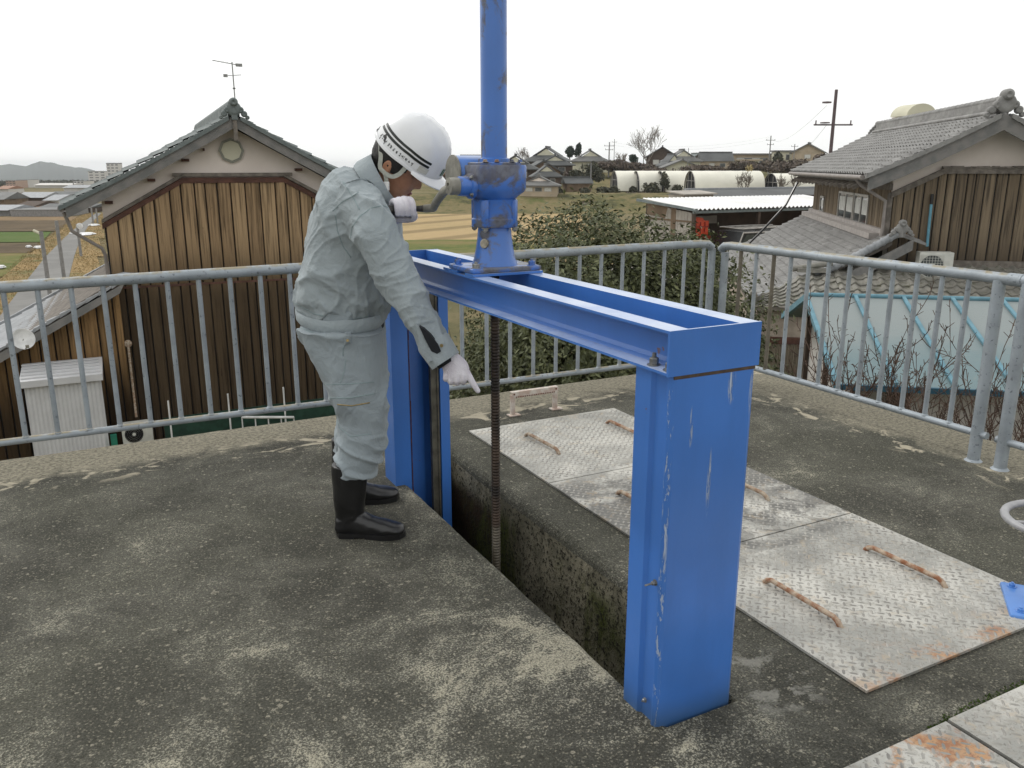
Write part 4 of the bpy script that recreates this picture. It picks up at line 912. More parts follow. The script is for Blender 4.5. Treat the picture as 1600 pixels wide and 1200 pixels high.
# windows on the side wall
def window(T, u0, u1, z0, z1, nb=2, parent=None, fm='alu'):
    m = MB(T); t = .05
    m.bx((-.06, u0, z0), (-.02, u0 + t, z1)); m.bx((-.06, u1 - t, z0), (-.02, u1, z1)); m.bx((-.06, u0, z1 - t), (-.02, u1, z1)); m.bx((-.08, u0 - .05, z0 - .03), (-.02, u1 + .05, z0 + .03))
    for k in range(1, nb): c = u0 + (u1 - u0) * k / nb; m.bx((-.055, c - t / 2, z0), (-.02, c + t / 2, z1))
    w = part('window', m, M[fm], parent)
    m = MB(T); m.bx((-.035, u0 + t, z0 + .03), (-.030, u1 - t, z1 - t)); part('pane', m, M['glass'], w)
    m = MB(T)
    for k in range(nb):
        m = MB(T); a = u0 + (u1 - u0) * k / nb + .12; b = u0 + (u1 - u0) * (k + 1) / nb - .1; m.bx((-.0385, a, z0 + (z1 - z0) * .35), (-.036, b, z1 - .12)); part('curtain', m, M['curtain'], w)
window(TL, 1.75, 3.25, .12, .84, 2, hr); window(TL, 3.35, 5.2, .10, .84, 2, hr)
window(TL, 7.3, 7.9, .16, .62, 1, hr)
# main roof, left slope in detail; right slope plain
for sg in (-1, 1):
    xs = [AU + sg * q for q in (0, .6, 1.2, 1.8, 2.42)]
    m = MB(TL); m.rings([[(x, -.55, TR(x) - .14), (x, -.55, TR(x) - .01), (x, 9.85, TR(x) - .01), (x, 9.85, TR(x) - .14)] for x in xs]); part('roof', m, M['barge'], hr, .5)
    m = MB(TL); m.rings([[(x, -.60, TR(x) - .32), (x, -.60, TR(x) - .02), (x, -.555, TR(x) - .02), (x, -.555, TR(x) - .32)] for x in xs]); part('bargeboard', m, M['barge'], hr, .5)
    xm = AU + sg * 1.25
    for a, b, nv in ((AU + sg * .12, xm, 7), (xm, AU + sg * 2.5, 7)):
        part('tile_field', pantile(TL((a, -.6, TR(a) + .045)), TL((a, 9.9, TR(a) + .045)), TL((b, 9.9, TR(b) + .045)), TL((b, -.6, TR(b) + .045)), 42, nv, .032, .035), M['tile'], hr, .6)
    m = MB(TL)
    for i in range(20):
        x = AU + sg * (.1 + i * .119); x2 = x + sg * .123; m.prism([(x, -.66, TR(x) - .04), (x2, -.66, TR(x2) - .05), (x2, -.66, TR(x2) + .065), (x, -.66, TR(x) + .04)], (0, .25, 0))
    part('verge_tiles', m, M['tile'], hr)
m = MB(TL); zr = TR(AU); m.bx((AU - .13, -.35, zr), (AU + .13, 9.6, zr + .13)); m.bx((AU - .09, -.35, zr + .135), (AU + .09, 9.6, zr + .24)); m.tube([(AU, -.4, zr + .27), (AU, 9.65, zr + .27)], .07, 10)
for k in range(34): m.lathe([(.075, 0), (.078, .02), (.078, .03), (.072, .04)], TL((0, 0, 0)) * 0 + Vector((AU, -.4 + k * .3, zr + .27)), (0, 1, 0), 10, False)
part('ridge', m, M['tile'], hr, .8)
m = MB(TL); m.tube([(AU - .16, -.35, zr + .02), (AU - .16, 9.6, zr + .02)], .045, 8); part('ridge_course', m, M['tile'], hr, .8)
part('ridge_ornament', onigawara(TL((AU, -.5, zr + .06)), -W_, .95), M['tile'], hr, .7); part('ridge_ornament', onigawara(TL((AU, 9.75, zr + .06)), W_, .7), M['tile'], hr, .7)
xe = AU - 2.5; m = MB(TL); m.tube([(xe - .03, -.5, TR(xe) - .02), (xe - .03, 9.8, TR(xe) - .02)], .05, 10); part('gutter', m, M['pipegrey'], hr, 1.)
m = MB(TL); m.tube([(xe - .03, .1, TR(xe) - .05), (xe + .1, .08, TR(xe) - .2), (-.12, -.06, .78), (-.12, -.06, .0)], .035, 8); part('drain_pipe', m, M['pipegrey'], hr, 1.)
m = MB(TL)
for k in range(18): y = .2 + k * .52; m.box((xe + .28, y, TR(xe + .28) - .2), (.75, .05, .08), Matrix.Rotation(-.45, 3, 'Y'))
part('rafter_ends', m, M['woodgrey'], hr)
# lower side roof
E0 = (-2.75, -1.38); zs = .06
a, b = TL((0, -.62, zs)), TL((0, 9.6, zs)); c, d = TL((E0[0], 9.6, E0[1])), TL((E0[0], -.62, E0[1]))
part('side_roof', pantile(a, b, c, d, 40, 16, .03, .035), M['tile'], hr, .6)
m = MB(TL); m.prism([(0, -.5, zs - .05), (E0[0] + .05, -.5, E0[1] - .05), (E0[0] + .05, -.5, E0[1] - .17), (0, -.5, zs - .17)], (0, 10, 0)); part('side_soffit', m, M['woodgrey'], hr)
m = MB(TL)
for i in range(2):
    pts = [(.05 - t * 2.8, -.60 - .05 * i, zs + .09 - t * 1.44 + .10 * math.sin(t * 3.14) * -1) for t in [k / 10. for k in range(11)]]; m.tube(pts, .055 + .02 * i, 10)
for k in range(22): t = k / 22.; m.lathe([(.083, 0), (.09, .03), (.083, .06)], Vector((.05 - t * 2.8, -.65, zs + .09 - t * 1.44 - .10 * math.sin(t * 3.14))), (-1, 0, -.51), 10, False)
part('side_verge_ridge', m, M['tile_wing'], hr, .8)
m = MB(TL); pts = [(.35 - t * 3.1, -.7, zs + .02 - t * 1.50 - .13 * math.sin(t * 3.14)) for t in [k / 10. for k in range(11)]]
m.rings([[(p[0], -.72, p[2] - .26), (p[0], -.72, p[2] - .04), (p[0], -.66, p[2] - .04), (p[0], -.66, p[2] - .26)] for p in pts]); part('side_bargeboard', m, M['barge'], hr, .6)
part('side_ornament', onigawara(TL((.1, -.72, zs + .12)), -W_, .62), M['tile'], hr, .7); part('side_ornament', onigawara(TL((-2.75, -.72, E0[1] + .06)), -W_, .6), M['tile_old'], hr, .7)
m = MB(TL); m.prism([(.05, -.66, zs + .10), (.05, -.1, zs + .16), (.62, -.1, zs - .06), (.62, -.66, zs - .1)], (0, 0, -.05)); part('side_eave_return', m, M['tile'], hr)
m = MB(TL); m.bx((-.12, .1, zs - .02), (-.005, 9.4, zs + .12)); m.bx((-.32, .2, zs - .10), (-.1, 9.4, zs + .03)); part('flashing', m, plain('pinkish_flashing', (.36, .33, .31), .7), hr)
m = MB(TL); m.bx((-2.4, -.45, GZ), (0, 9.4, -1.35)); part('side_room', m, M['plaster_in'], hr)
# cable
m = MB(); m.tube([TL((-.55, 9.2, 1.0)), TL((-.9, 8.9, .3)), TL((-1.6, 8.4, -.45)), TL((-2.0, 8.2, -.85))], .035, 6); part('cable', m, M['black'], hr, 1.)
# blue pipe on boards
m = MB(TL); m.tube([(.80, -.09, -.15), (.78, -.09, .72)], .03, 8); part('vertical_pipe', m, M['ltblue'], hr, 1., 'light blue pipe fixed to the boards'); m = MB(TL); m.tube([(.78, -.09, .72), (.78, -.09, .93)], .035, 8); part('pipe_cap', m, M['black'], hr, 1.)
# front lean-to
a, b = TL((-1.15, -.1, -.50)), TL((5.2, -.1, -.56)); c, d = TL((5.2, -2.3, -1.22)), TL((-1.15, -2.3, -1.20))
part('lean_to_roof', pantile(b, a, d, c, 23, 8, .027, .035, sub=8), M['tile_old'], hr, .7)
a2, d2 = TL((-3.0, -2.0, -1.12)), TL((-3.1, -2.3, -1.20))
part('lean_to_roof', pantile(a, a2, d2, d, 7, 7, .027, .035, sub=8), M['tile_old'], hr, .7)
m = MB(TL); m.bx((-1.9, -.9, -.66), (-1.25, -.7, -.58)); m.tube([(-2.0, -.8, -.60), (-1.2, -.75, -.47)], .06, 8); part('lean_to_ridge', m, M['tile_old'], hr, 1.)
m = MB(TL); m.bx((1.15, -.14, -.57), (UR, -.01, -.44)); part('apron_board', m, M['woodgrey'], hr)
m = MB(TL); m.bx((-3.0, -2.28, -1.26), (5, -2.2, -1.18)); part('fascia', m, M['woodgrey'], hr)
m = MB(TL); m.bx((-2.8, -2.05, GZ), (5, -.1, -1.24)); part('lean_to_wall', m, M['plaster_in'], hr)
m = MB(TL); m.bx((-2.8, -2.12, -1.95), (-1.5, -2.051, -1.82)); part('lintel', m, M['woodtrim'], hr)
m = siding(TL((0, -2.10, 0)), U_, lambda x: (GZ, -1.95), -2.8, -1.68, .035, -W_, .008, .012, 21); single('reed_screen', m, M['reed'], 'pale reed screen standing against the wall under the old tiled lean-to', 'screen', TL((-2.2, -2.1, GZ)))
m = siding(TL((0, -2.10, 0)), U_, lambda x: (GZ, -1.95), -1.66, -1.44, .035, -W_, .008, .012, 22); single('brown_board', m, M['woodtrim'], 'dark red-brown board between the reed screen and the teal shed', 'board', TL((-1.5, -2.1, GZ)))
aircon(TL((.84, -.55, -.84)), .66, .62, .28, None, 'white boxy air conditioner outdoor unit standing on the old tiled roof', Matrix.Rotation(-math.radians(37.5), 3, 'Z'), True)
# ================================================================ TEAL SHED
ts = thing('teal_roofed_shed', 'shed with faded teal sheet roof and blue ridge, behind the right railing', 'shed', TL((0, -6.5, GZ)))
R1, R2 = (-2.53, -6.03, -.40), (4.5, -6.03, -.40); F1, F2 = (-2.53, -8.63, -1.10), (4.5, -8.63, -1.10); K1, K2 = (-2.53, -3.88, -1.06), (4.5, -3.88, -1.06)
m = MB(TL); m.prism([R1, R2, F2, F1], (0, 0, -.04)); part('front_roof_sheet', m, M['tealroof'], ts)
m = MB(TL); m.prism([R1, R2, K2, K1], (0, 0, -.04)); part('rear_roof_sheet', m, M['tealroof'], ts)
m = MB(TL); m.tube([(-2.56, -6.03, -.385), (4.5, -6.03, -.385)], .035, 8); part('ridge_cap', m, M['teal'], ts, 1.)
for k in range(1, 10):
    x = -2.53 + .675 * k; m = MB(TL); m.prism([(x - .025, -6.05, -.395), (x + .025, -6.05, -.395), (x + .025, -8.64, -1.09), (x - .025, -8.64, -1.09)], (0, 0, .03)); part('roof_batten', m, M['teal'], ts)
m = MB(TL); m.prism([(-2.58, -6.0, -.38), (-2.52, -6.0, -.38), (-2.52, -8.66, -1.08), (-2.58, -8.66, -1.08)], (0, 0, -.08)); m.prism([(-2.58, -6.0, -.38), (-2.52, -6.0, -.38), (-2.52, -3.85, -1.04), (-2.58, -3.85, -1.04)], (0, 0, -.10)); part('verge_board', m, M['teal'], ts)
m = MB(TL); m.bx((-2.55, -8.68, -1.17), (4.5, -8.62, -1.10)); part('eave_board', m, plain('dark_teal', (.02, .09, .14), .6), ts)
m = MB(TL); m.prism([(-2.15, -8.1, GZ), (-2.15, -4.3, GZ), (-2.15, -4.3, -1.0), (-2.15, -6.03, -.48), (-2.15, -8.1, -1.02)], (6.5, 0, 0)); part('wall', m, plain('white_sheet_wall', (.55, .53, .50), .7, 0, .08, 2), ts)
for y in (-4.4, -6.1, -8.0): m = MB(TL); m.bx((-2.22, y - .04, GZ), (-2.152, y + .04, -.5 if y == -6.1 else -1.0)); part('frame_post', m, M['darkwall'], ts)
for xa, xb in ((-1.8, -1.55), (.9, 1.1), (3.2, 3.4)): m = MB(TL); m.bx((xa, -8.2, GZ), (xb, -8.102, -1.14)); part('frame_post', m, M['darkwall'], ts)
m = MB(TL)
m.prism([(-2.21, -4.3, -1.1), (-2.21, -6.03, -.55), (-2.21, -6.03, -.65), (-2.21, -4.3, -1.2)], (.05, 0, 0)); m.prism([(-2.21, -8.1, -1.1), (-2.21, -6.03, -.55), (-2.21, -6.03, -.65), (-2.21, -8.1, -1.2)], (.05, 0, 0))
part('rafter', m, M['darkwall'], ts)
m = MB(TL); m.bx((-1.5, -8.14, -2.55), (4.3, -8.102, -2.45)); m.bx((-1.5, -8.14, GZ), (4.3, -8.102, -3.0)); part('lower_boards', m, M['brownwall'], ts)
# ================================================================ CORRUGATED SHED
A2 = atd(1085, 327, 33); 
sx = (atd(1280, 326, 36.0) - A2); sx.z = 0; SX = sx.normalized(); SY = Vector((-SX.y, SX.x, 0))
def TS(p): return Vector((A2.x, A2.y, 0)) + SX * p[0] + SY * p[1] + Vector((0, 0, p[2]))
cs = thing('corrugated_shed', 'open-fronted farm shed with white corrugated roof above the hedge at right', 'shed', TS((0, 0, GZ)))
ztf = A2.z
m = MB(TS); nn = 300; m.rings([[(-.1 + 9.2 * k / nn, -.15, ztf + .035 * math.sin(k * .876)), (-.1 + 9.2 * k / nn, 3.3, ztf + .30 + .035 * math.sin(k * .876))] for k in range(nn + 1)], False, closed=False); part('roof', m, M['corr'], cs)
m = MB(TS); m.bx((-.1, -.1, ztf - .16), (9.1, -.02, ztf - .06)); part('eave_board', m, M['tile_green'], cs)
YD = -2.75
m = MB(TS); m.prism([(-.28, 3.35, ztf + .30), (.02, -.2, ztf + .02), (.0, -.2, ztf - .08), (-.3, 3.35, ztf + .20)], (-.10, 0, 0)); part('verge', m, M['tile_green'], cs)
m = siding(TS((-.01, 0, 0)), SY, lambda x: (YD, ztf - .1 + x * .085 - (.5 if 1.7 < x < 3.3 else .05)), 0, 3.2, .2, -SX, .012, .02, 31); part('side_panel', m, M['panel'], cs)
m = MB(TS); m.bx((-.02, 1.1, YD), (-.04, 1.4, ztf)); m.bx((-.03, 0, ztf - .52), (-.05, 3.2, ztf - .45)); m.bx((.0, 1.6, ztf - .5), (.02, 3.1, ztf + .1)); part('side_opening', m, M['brownwall'], cs)
for x in (0, 3.3, 6.4, 8.9): m = MB(TS); m.bx((x - .06, -.06, YD), (x + .06, .06, ztf - .1)); part('post', m, M['darkwall'], cs)
m = MB(TS); m.bx((.02, 3.1, YD), (9, 3.2, ztf + .1)); part('back_wall', m, M['darkwall'], cs)
m = MB(TS); m.bx((8.95, 0, YD), (9.05, 3.0, ztf)); part('end_wall', m, M['darkwall'], cs)
m = MB(TS); m.bx((2.5, 3.0, -.95), (3.7, 3.08, -.62)); part('notice_board', m, M['panel'], cs)
m = MB(TS); m.bx((.25, 1.2, -.55), (1.0, 2.2, -.42)); part('shelf', m, M['panel'], cs)
m = MB(); q = [TS(p) for p in ((-2, -8, 0), (10, -8, 0), (10, 4, 0), (-2, 4, 0))]; m.prism([Vector((p.x, p.y, YD)) for p in q], (0, 0, -1.8)); struct('yard', m, M['panel'])
om = thing('orange_farm_machine', 'orange farm machine standing just inside the open corrugated shed', 'farm machine', TS((.6, 1, YD)))
m = MB(TS); m.prism([(.08, .3, -1.5), (1.0, .3, -1.5), (1.0, .3, -.62), (.75, .3, -.60), (.7, .3, -.50), (.08, .3, -.42)], (0, 1.2, 0)); part('body', m, M['orange'], om)
m = MB(TS)
for k in range(4): m.bx((.12 + k * .22, .27, -1.05), (.16 + k * .22, .295, -.66))
m.bx((.08, .275, -.86), (1.0, .29, -.82)); m.bx((.08, .2, -1.32), (1.05, .295, -1.2)); part('panel_ribs', m, plain('dark_orange', (.33, .03, .012), .6), om)
for x in (.3, .85): m = MB(TS); m.lathe([(0, 0), (.35, 0), (.35, .2), (0, .2)], (x, .25, -2.4), (0, -1, 0), 16); part('wheel', m, M['black'], om)
cv = thing('dark_van', 'dark van with silver roof rack parked in front of the corrugated shed', 'van', TS((2, -2, YD)))
x0 = .75; zc = -.95; yv = -1.6
m = MB(TS); m.prism([(x0, yv, YD + .25), (x0 + 3.2, yv, YD + .25), (x0 + 3.25, yv, zc - .9), (x0 + 3.1, yv, zc), (x0 + .35, yv, zc), (x0 + .05, yv, zc - .75), (x0, yv, zc - .95)], (0, 1.4, 0)); part('body', m, M['car'], cv)
for xa, xb in ((.5, 1.5), (1.58, 2.9)):
    m = MB(TS); m.prism([(x0 + xa, yv - .015, zc - .1), (x0 + xb, yv - .015, zc - .1), (x0 + xb + .03, yv - .015, zc - .6), (x0 + xa - (.25 if xa < 1 else 0), yv - .015, zc - .6)], (0, .01, 0)); part('window', m, M['carglass'], cv)
m = MB(TS)
for y in (yv + .05, yv + 1.35): m.tube([(x0 + .35, y, zc + .12), (x0 + 1.6, y, zc + .14), (x0 + 3.1, y, zc + .12)], .022, 6)
for k in range(7): m.tube([(x0 + .4 + k * .4, yv + .05, zc + .12), (x0 + .4 + k * .4, yv + 1.35, zc + .12)], .018, 6)
m.tube([(x0 + 3.1, yv - .02, zc - .02), (x0 + .35, yv - .02, zc - .02), (x0 + .05, yv - .02, zc - .75)], .03, 6); part('roof_rack', m, M['alu'], cv)
for x in (x0 + .6, x0 + 2.6): m = MB(TS); m.lathe([(0, 0), (.3, 0), (.3, .2), (0, .2)], (x, yv + .1, YD + .3), (0, -1, 0), 16); part('wheel', m, M['black'], cv)
# dark low roof just behind the corrugated one
br = thing('grey_long_roof', 'long low shed with grey ridge showing behind the white corrugated roof', 'shed', TS((4, 9, GZ)))
m = MB(TS); m.prism([(7.6, 8, ztf + .1), (7.6, 10, ztf + .42), (7.6, 12, ztf + .1)], (9.5, 0, 0)); part('roof', m, M['tile_far'], br)
m = MB(TS); m.bx((7.4, 9.9, ztf + .38), (17.2, 10.1, ztf + .48)); part('ridge', m, M['tile_wing'], br); m = MB(TS); m.bx((7.8, 8.4, GZ), (17, 11.6, ztf + .1)); part('wall', m, M['darkwall'], br)
m = MB(TS); m.prism([(5.4, 7.5, ztf + .28), (7.5, 7.5, ztf + .30), (7.5, 9.0, ztf + .42), (5.4, 9.0, ztf + .40)], (0, 0, -.06)); m.bx((5.5, 7.7, GZ), (7.4, 8.9, ztf + .22)); single('pale_patched_roof', m, M['panel'], 'small shed with pale patched roof between the greenhouses and the corrugated shed', 'shed', TS((6.4, 8, GZ)))
# ================================================================ VILLAGE, GREENHOUSES, TOWN
def far_house(px, ytop, ybase, d, wpx, label, rot=0., roof='tile_far', wall='tanwall', style='hip', depth=None, group='village houses', wins=2, cat='house', upper=False):
    """farmhouse standing at forward distance d, sized from its outline in the photograph"""
    k = d / 1344.; c = polar(px, d); zt = atd(px, ytop, d).z; zb = atd(px, ybase, d).z; zg = min(terr(c.x, c.y), zb) - .3
    w = wpx * k / 2; dp = (depth or wpx * k * .7) / 2; H = zt - zb; rh = H * (.52 if style != 'flat' else .1)
    a = math.radians(rot); u = RR * math.cos(a) + FH * math.sin(a); v = FH * math.cos(a) - RR * math.sin(a)
    T = lambda p: Vector((c.x, c.y, 0)) + u * p[0] + v * p[1] + Vector((0, 0, p[2]))
    t = thing('village_house' if cat == 'house' else 'farm_building', label, cat, (c.x, c.y, zg), group)
    zw = zt - rh; o = w * .14; wi, di = w - o, dp - o
    m = MB(T); m.bx((-wi, -di, zg), (wi, di, zw + .05)); part('wall', m, M[wall], t)
    if style == 'flat':
        m = MB(T); m.bx((-w, -dp, zw), (w, dp, zt)); part('roof', m, M[roof], t)
    elif style == 'gable':     # gable end facing the camera
        m = MB(T); m.prism([(-wi, -di + .02, zw), (wi, -di + .02, zw), (0, -di + .02, zt - .15)], (0, 2 * di - .04, 0)); part('gable_wall', m, M[wall], t)
        for s in (-1, 1):
            m = MB(T); m.prism([(0, -dp, zt), (s * w, -dp, zw - .05), (s * w, -dp, zw - .25), (0, -dp, zt - .22)], (0, 2 * dp, 0)); part('roof', m, M[roof], t)
        m = MB(T); m.bx((-.15, -dp - .1, zt - .02), (.15, dp, zt + .22)); part('ridge', m, M[roof], t)
    elif style == 'long':      # ridge parallel to the picture
        m = MB(T); m.prism([(-w, -dp, zw), (-w, dp, zw), (-w, 0, zt)], (2 * w, 0, 0)); part('roof', m, M[roof], t)
        m = MB(T); m.bx((-w, -.15, zt - .05), (w, .15, zt + .15)); part('ridge', m, M[roof], t)
    else:                      # irimoya: hipped skirt with a small gable on top
        zm = zw + rh * .42; g = w * .50
        lo = [(-w, -dp, zw), (w, -dp, zw), (w, dp, zw), (-w, dp, zw)]; hi = [(-g, -dp * .55, zm), (g, -dp * .55, zm), (g, dp * .6, zm), (-g, dp * .6, zm)]
        m = MB(T); m.add(lo + hi, [(0, 1, 5, 4), (1, 2, 6, 5), (2, 3, 7, 6), (3, 0, 4, 7), (4, 5, 6, 7)]); m.bx((-w, -dp - .02, zw - .16), (w, dp, zw + .0)); part('roof_skirt', m, M[roof], t)
        for s in (-1, 1):
            m = MB(T); m.prism([(0, -dp * .62, zt), (s * g * 1.12, -dp * .62, zm - .05), (s * g * 1.12, -dp * .62, zm - .22), (0, -dp * .62, zt - .22)], (0, dp * 1.25, 0)); part('roof', m, M[roof], t)
        m = MB(T); m.prism([(-g * .8, -dp * .56, zm), (g * .8, -dp * .56, zm), (0, -dp * .56, zt - .3)], (0, .1, 0)); part('gable_wall', m, M['cream' if wall != 'tanwall' else 'plaster'], t)
        m = MB(T); m.bx((-.14, -dp * .66, zt - .04), (.14, dp * .62, zt + .2)); part('ridge', m, M[roof], t)
    for q in range(wins):
        x = (-.5 + (q + .5) / wins) * 1.5 * wi; hh = (zw - zb); m = MB(T)
        m.bx((x - wi * .20, -di - .05, zb + hh * .30), (x + wi * .20, -di - .002, zb + hh * .78)); wn = part('window', m, M['alu'], t)
        m = MB(T); m.bx((x - wi * .17, -di - .07, zb + hh * .34), (x + wi * .17, -di - .052, zb + hh * .74)); part('pane', m, M['glass' if q % 2 else 'curtain'], wn)
    return t
far_house(843, 274, 303, 118, 68, 'nearest village farmhouse, low with pale shutters, right of the hoist', -6, 'tile_far2', 'tanwall', wins=3)
far_house(853, 257, 292, 126, 50, 'village house with pink-beige gable stacked above the lowest farmhouse', 8, 'tile_far', 'darkwall')
far_house(806, 242, 284, 138, 76, 'dark gabled village house right behind the blue stem pipe', -4, 'tile_far', 'darkwall')
far_house(845, 250, 285, 142, 64, 'village house with tan gable wall between the big dark roofs', 10, 'tile_far', 'brownwall', 'gable')
far_house(867, 242, 272, 152, 62, 'village house with stepped grey roof right of the highest dark roof', 0, 'tile_far', 'darkwall')
far_house(856, 230, 272, 165, 74, 'highest village roof, large dark hipped gable below the pair of round trees', -14, 'tile_far', 'darkwall')
far_house(921, 234, 268, 160, 62, 'cream-walled village house with pointed grey roof left of the utility poles', 0, 'tile_far2', 'cream', wins=1)
far_house(902, 277, 295, 128, 46, 'low grey side roof stretching right from the nearest farmhouse', 10, 'tile_far', 'brownwall', 'long', wins=0)
far_house(748, 243, 276, 150, 58, 'dark-roofed village house left of the blue stem pipe', 5, 'tile_far', 'brownwall', 'long')
far_house(716, 256, 290, 140, 44, 'village house with reddish tiled roof seen under the helmet brim', -20, 'tile_red', 'darkwall', 'gable')
far_house(1034, 229, 262, 190, 56, 'brown two-storey village house with dark gable right of the big bare tree', -10, 'tile_far', 'darkwall', 'gable')
far_house(1064, 234, 268, 178, 60, 'village house with cream upper wall and grey gable in the middle of the ridge row', 6, 'tile_far2', 'cream')
far_house(1062, 249, 275, 165, 68, 'wide low village house with broad grey gable directly above the greenhouses', 0, 'tile_far2', 'cream', 'gable', wins=0)
far_house(1048, 241, 275, 172, 40, 'small dark village roof behind the wide low gable', 30, 'tile_far', 'darkwall', wins=1)
far_house(1117, 238, 265, 185, 52, 'long village house with flat grey roof line right of the cream-gabled house', 0, 'tile_far', 'tanwall', 'long')
far_house(1168, 240, 262, 195, 74, 'long tan flat-topped building behind the brown woods', 0, 'tile_far2', 'tanwall', 'flat', depth=8, wins=4)
far_house(1150, 249, 268, 188, 70, 'low cream building in front of the long tan one', 0, 'tanwall', 'cream', 'flat', depth=6, wins=0)
far_house(1221, 235, 256, 190, 34, 'square cream flat-roofed building left of the gabled hilltop house', 0, 'tile_far2', 'cream', 'flat', wins=2)
far_house(1262, 224, 252, 185, 54, 'beige gabled hilltop house next to the tall brown pole', -24, 'tile_far2', 'tanwall', 'gable', wins=1)
far_house(1085, 240, 262, 205, 34, 'small green-grey roofed house peeking out right of the cream-gabled house', 15, 'tile_green', 'darkwall', 'gable', wins=0)
# barrel roof behind the right house
t = thing('barrel_roof_store', 'building with curved cream barrel roof showing over the right farmhouse ridge', 'building', onland(1435, 34))
c = atd(1440, 181, 34); m = MB()
for_ = [c + RR * (.58 * math.cos(a)) + Vector((0, 0, .46 * math.sin(a))) for a in [math.pi * k / 16 for k in range(17)]]
m.prism(for_, FH * 1.0 - RR * .2); part('roof', m, M['cream'], t, .6)
m = MB(); q = c - RR * .56; m.prism([q + Vector((0, 0, -.02)), c + RR * .56 + Vector((0, 0, -.02)), c + RR * .56 + Vector((0, 0, -8.4)), q + Vector((0, 0, -8.4))], FH * .9 - RR * .2); part('wall', m, M['tanwall'], t)
# greenhouses
def greenhouse(px0, px1, yt, yb, d, label, ang=5.):
    p = onland(px0, d); zt = atd(px0, yt, d).z; zb = min(atd(px0, yb, d).z, p.z + .1); L = (px1 - px0) / 1344. * d; a = math.radians(ang)
    u = RR * math.cos(a) + FH * math.sin(a); v = FH * math.cos(a) - RR * math.sin(a); R_ = 2.6; H = zt - zb
    T = lambda q: Vector((p.x, p.y, zb)) + u * q[0] + v * q[1] + Vector((0, 0, q[2]))
    arc = [(-R_ * math.cos(t), H * (math.sin(t) ** .8)) for t in [math.pi * k / 18 for k in range(19)]]; arc[0] = (-R_, 0); arc[-1] = (R_, 0)
    t = thing('greenhouse', label, 'greenhouse', (p.x, p.y, zb), 'white tunnel greenhouses on the bank')
    n = max(4, int(L / .8)); m = MB(T); m.rings([[(L * i / n, y, z + (.02 if i % 2 else 0)) for y, z in arc] for i in range(n + 1)], False, closed=False); part('film', m, M['film'], t, 3)
    for xx in (.25, L - .25): m = MB(T); m.add([(xx, y, z) for y, z in arc], [tuple(range(19))]); part('dark_end', m, M['darkgap'], t)
    m = MB(T); m.tube([(0, y, z) for y, z in arc], .05, 5)
    for y in (-.8, .8): m.tube([(0, y, 0), (0, y, H * .93)], .04, 4)
    m.tube([(0, -R_ * .9, H * .55), (0, R_ * .9, H * .55)], .03, 4); part('end_frame', m, M['alu'], t)
    return t
greenhouse(960, 1003, 267, 289, 128, 'leftmost short white tunnel greenhouse'); greenhouse(994, 1040, 267, 289, 126, 'second white tunnel greenhouse from the left')
greenhouse(1032, 1078, 267, 290, 124, 'third white tunnel greenhouse, just left of the long one'); greenhouse(1079, 1190, 267, 299, 117, 'longest white tunnel greenhouse in the middle of the row')
greenhouse(1206, 1300, 271, 299, 116, 'rightmost white tunnel greenhouse with grey round end beside the house eave')
# ---------------------------------------------------------------- plants
def leafcloud(mb, c, rx, ry, rz, n, s, rnd, lobes=14, shell=.55, tonef=None, flat=.5):
    """many small folded leaves through an uneven crown"""
    c = Vector(c); L = []
    for i in range(lobes):
        a = rnd.uniform(0, 6.28); e = rnd.uniform(-.5, 1.3); q = rnd.uniform(.25, .68)
        L.append((Vector((math.cos(a) * math.cos(e) * rx * q, math.sin(a) * math.cos(e) * ry * q, math.sin(e) * rz * q)), rnd.uniform(.34, .52)))
    for k in range(n):
        o, r = L[rnd.randrange(lobes)]
        d = Vector((rnd.gauss(0, 1), rnd.gauss(0, 1), rnd.gauss(0, 1))).normalized(); rr = r * (shell + (1 - shell) * rnd.random() ** .6)
        P = c + o + Vector((d.x * rx, d.y * ry, d.z * rz)) * rr
        if noise.noise(P * (1.6 / max(rx, .5)) * 1.8) < -.34: continue
        nr = (d + Vector((rnd.gauss(0, flat), rnd.gauss(0, flat), rnd.gauss(0, flat) + .35))).normalized(); t = nr.cross(Vector((rnd.gauss(0, 1), rnd.gauss(0, 1), rnd.gauss(0, 1)))).normalized(); b = nr.cross(t)
        z = s * rnd.uniform(.65, 1.3); 
        tn = rnd.random() * .75 + (.25 if rnd.random() < .14 else 0)
        mb.add([P - t * z, P - b * z * .38 + nr * z * .1, P + t * z, P + b * z * .38 + nr * z * .1, P], [(0, 1, 4), (1, 2, 4), (2, 3, 4), (3, 0, 4)] if z > .03 else [(0, 1, 2, 3)], tn)
    mb.tone = 'leaf'
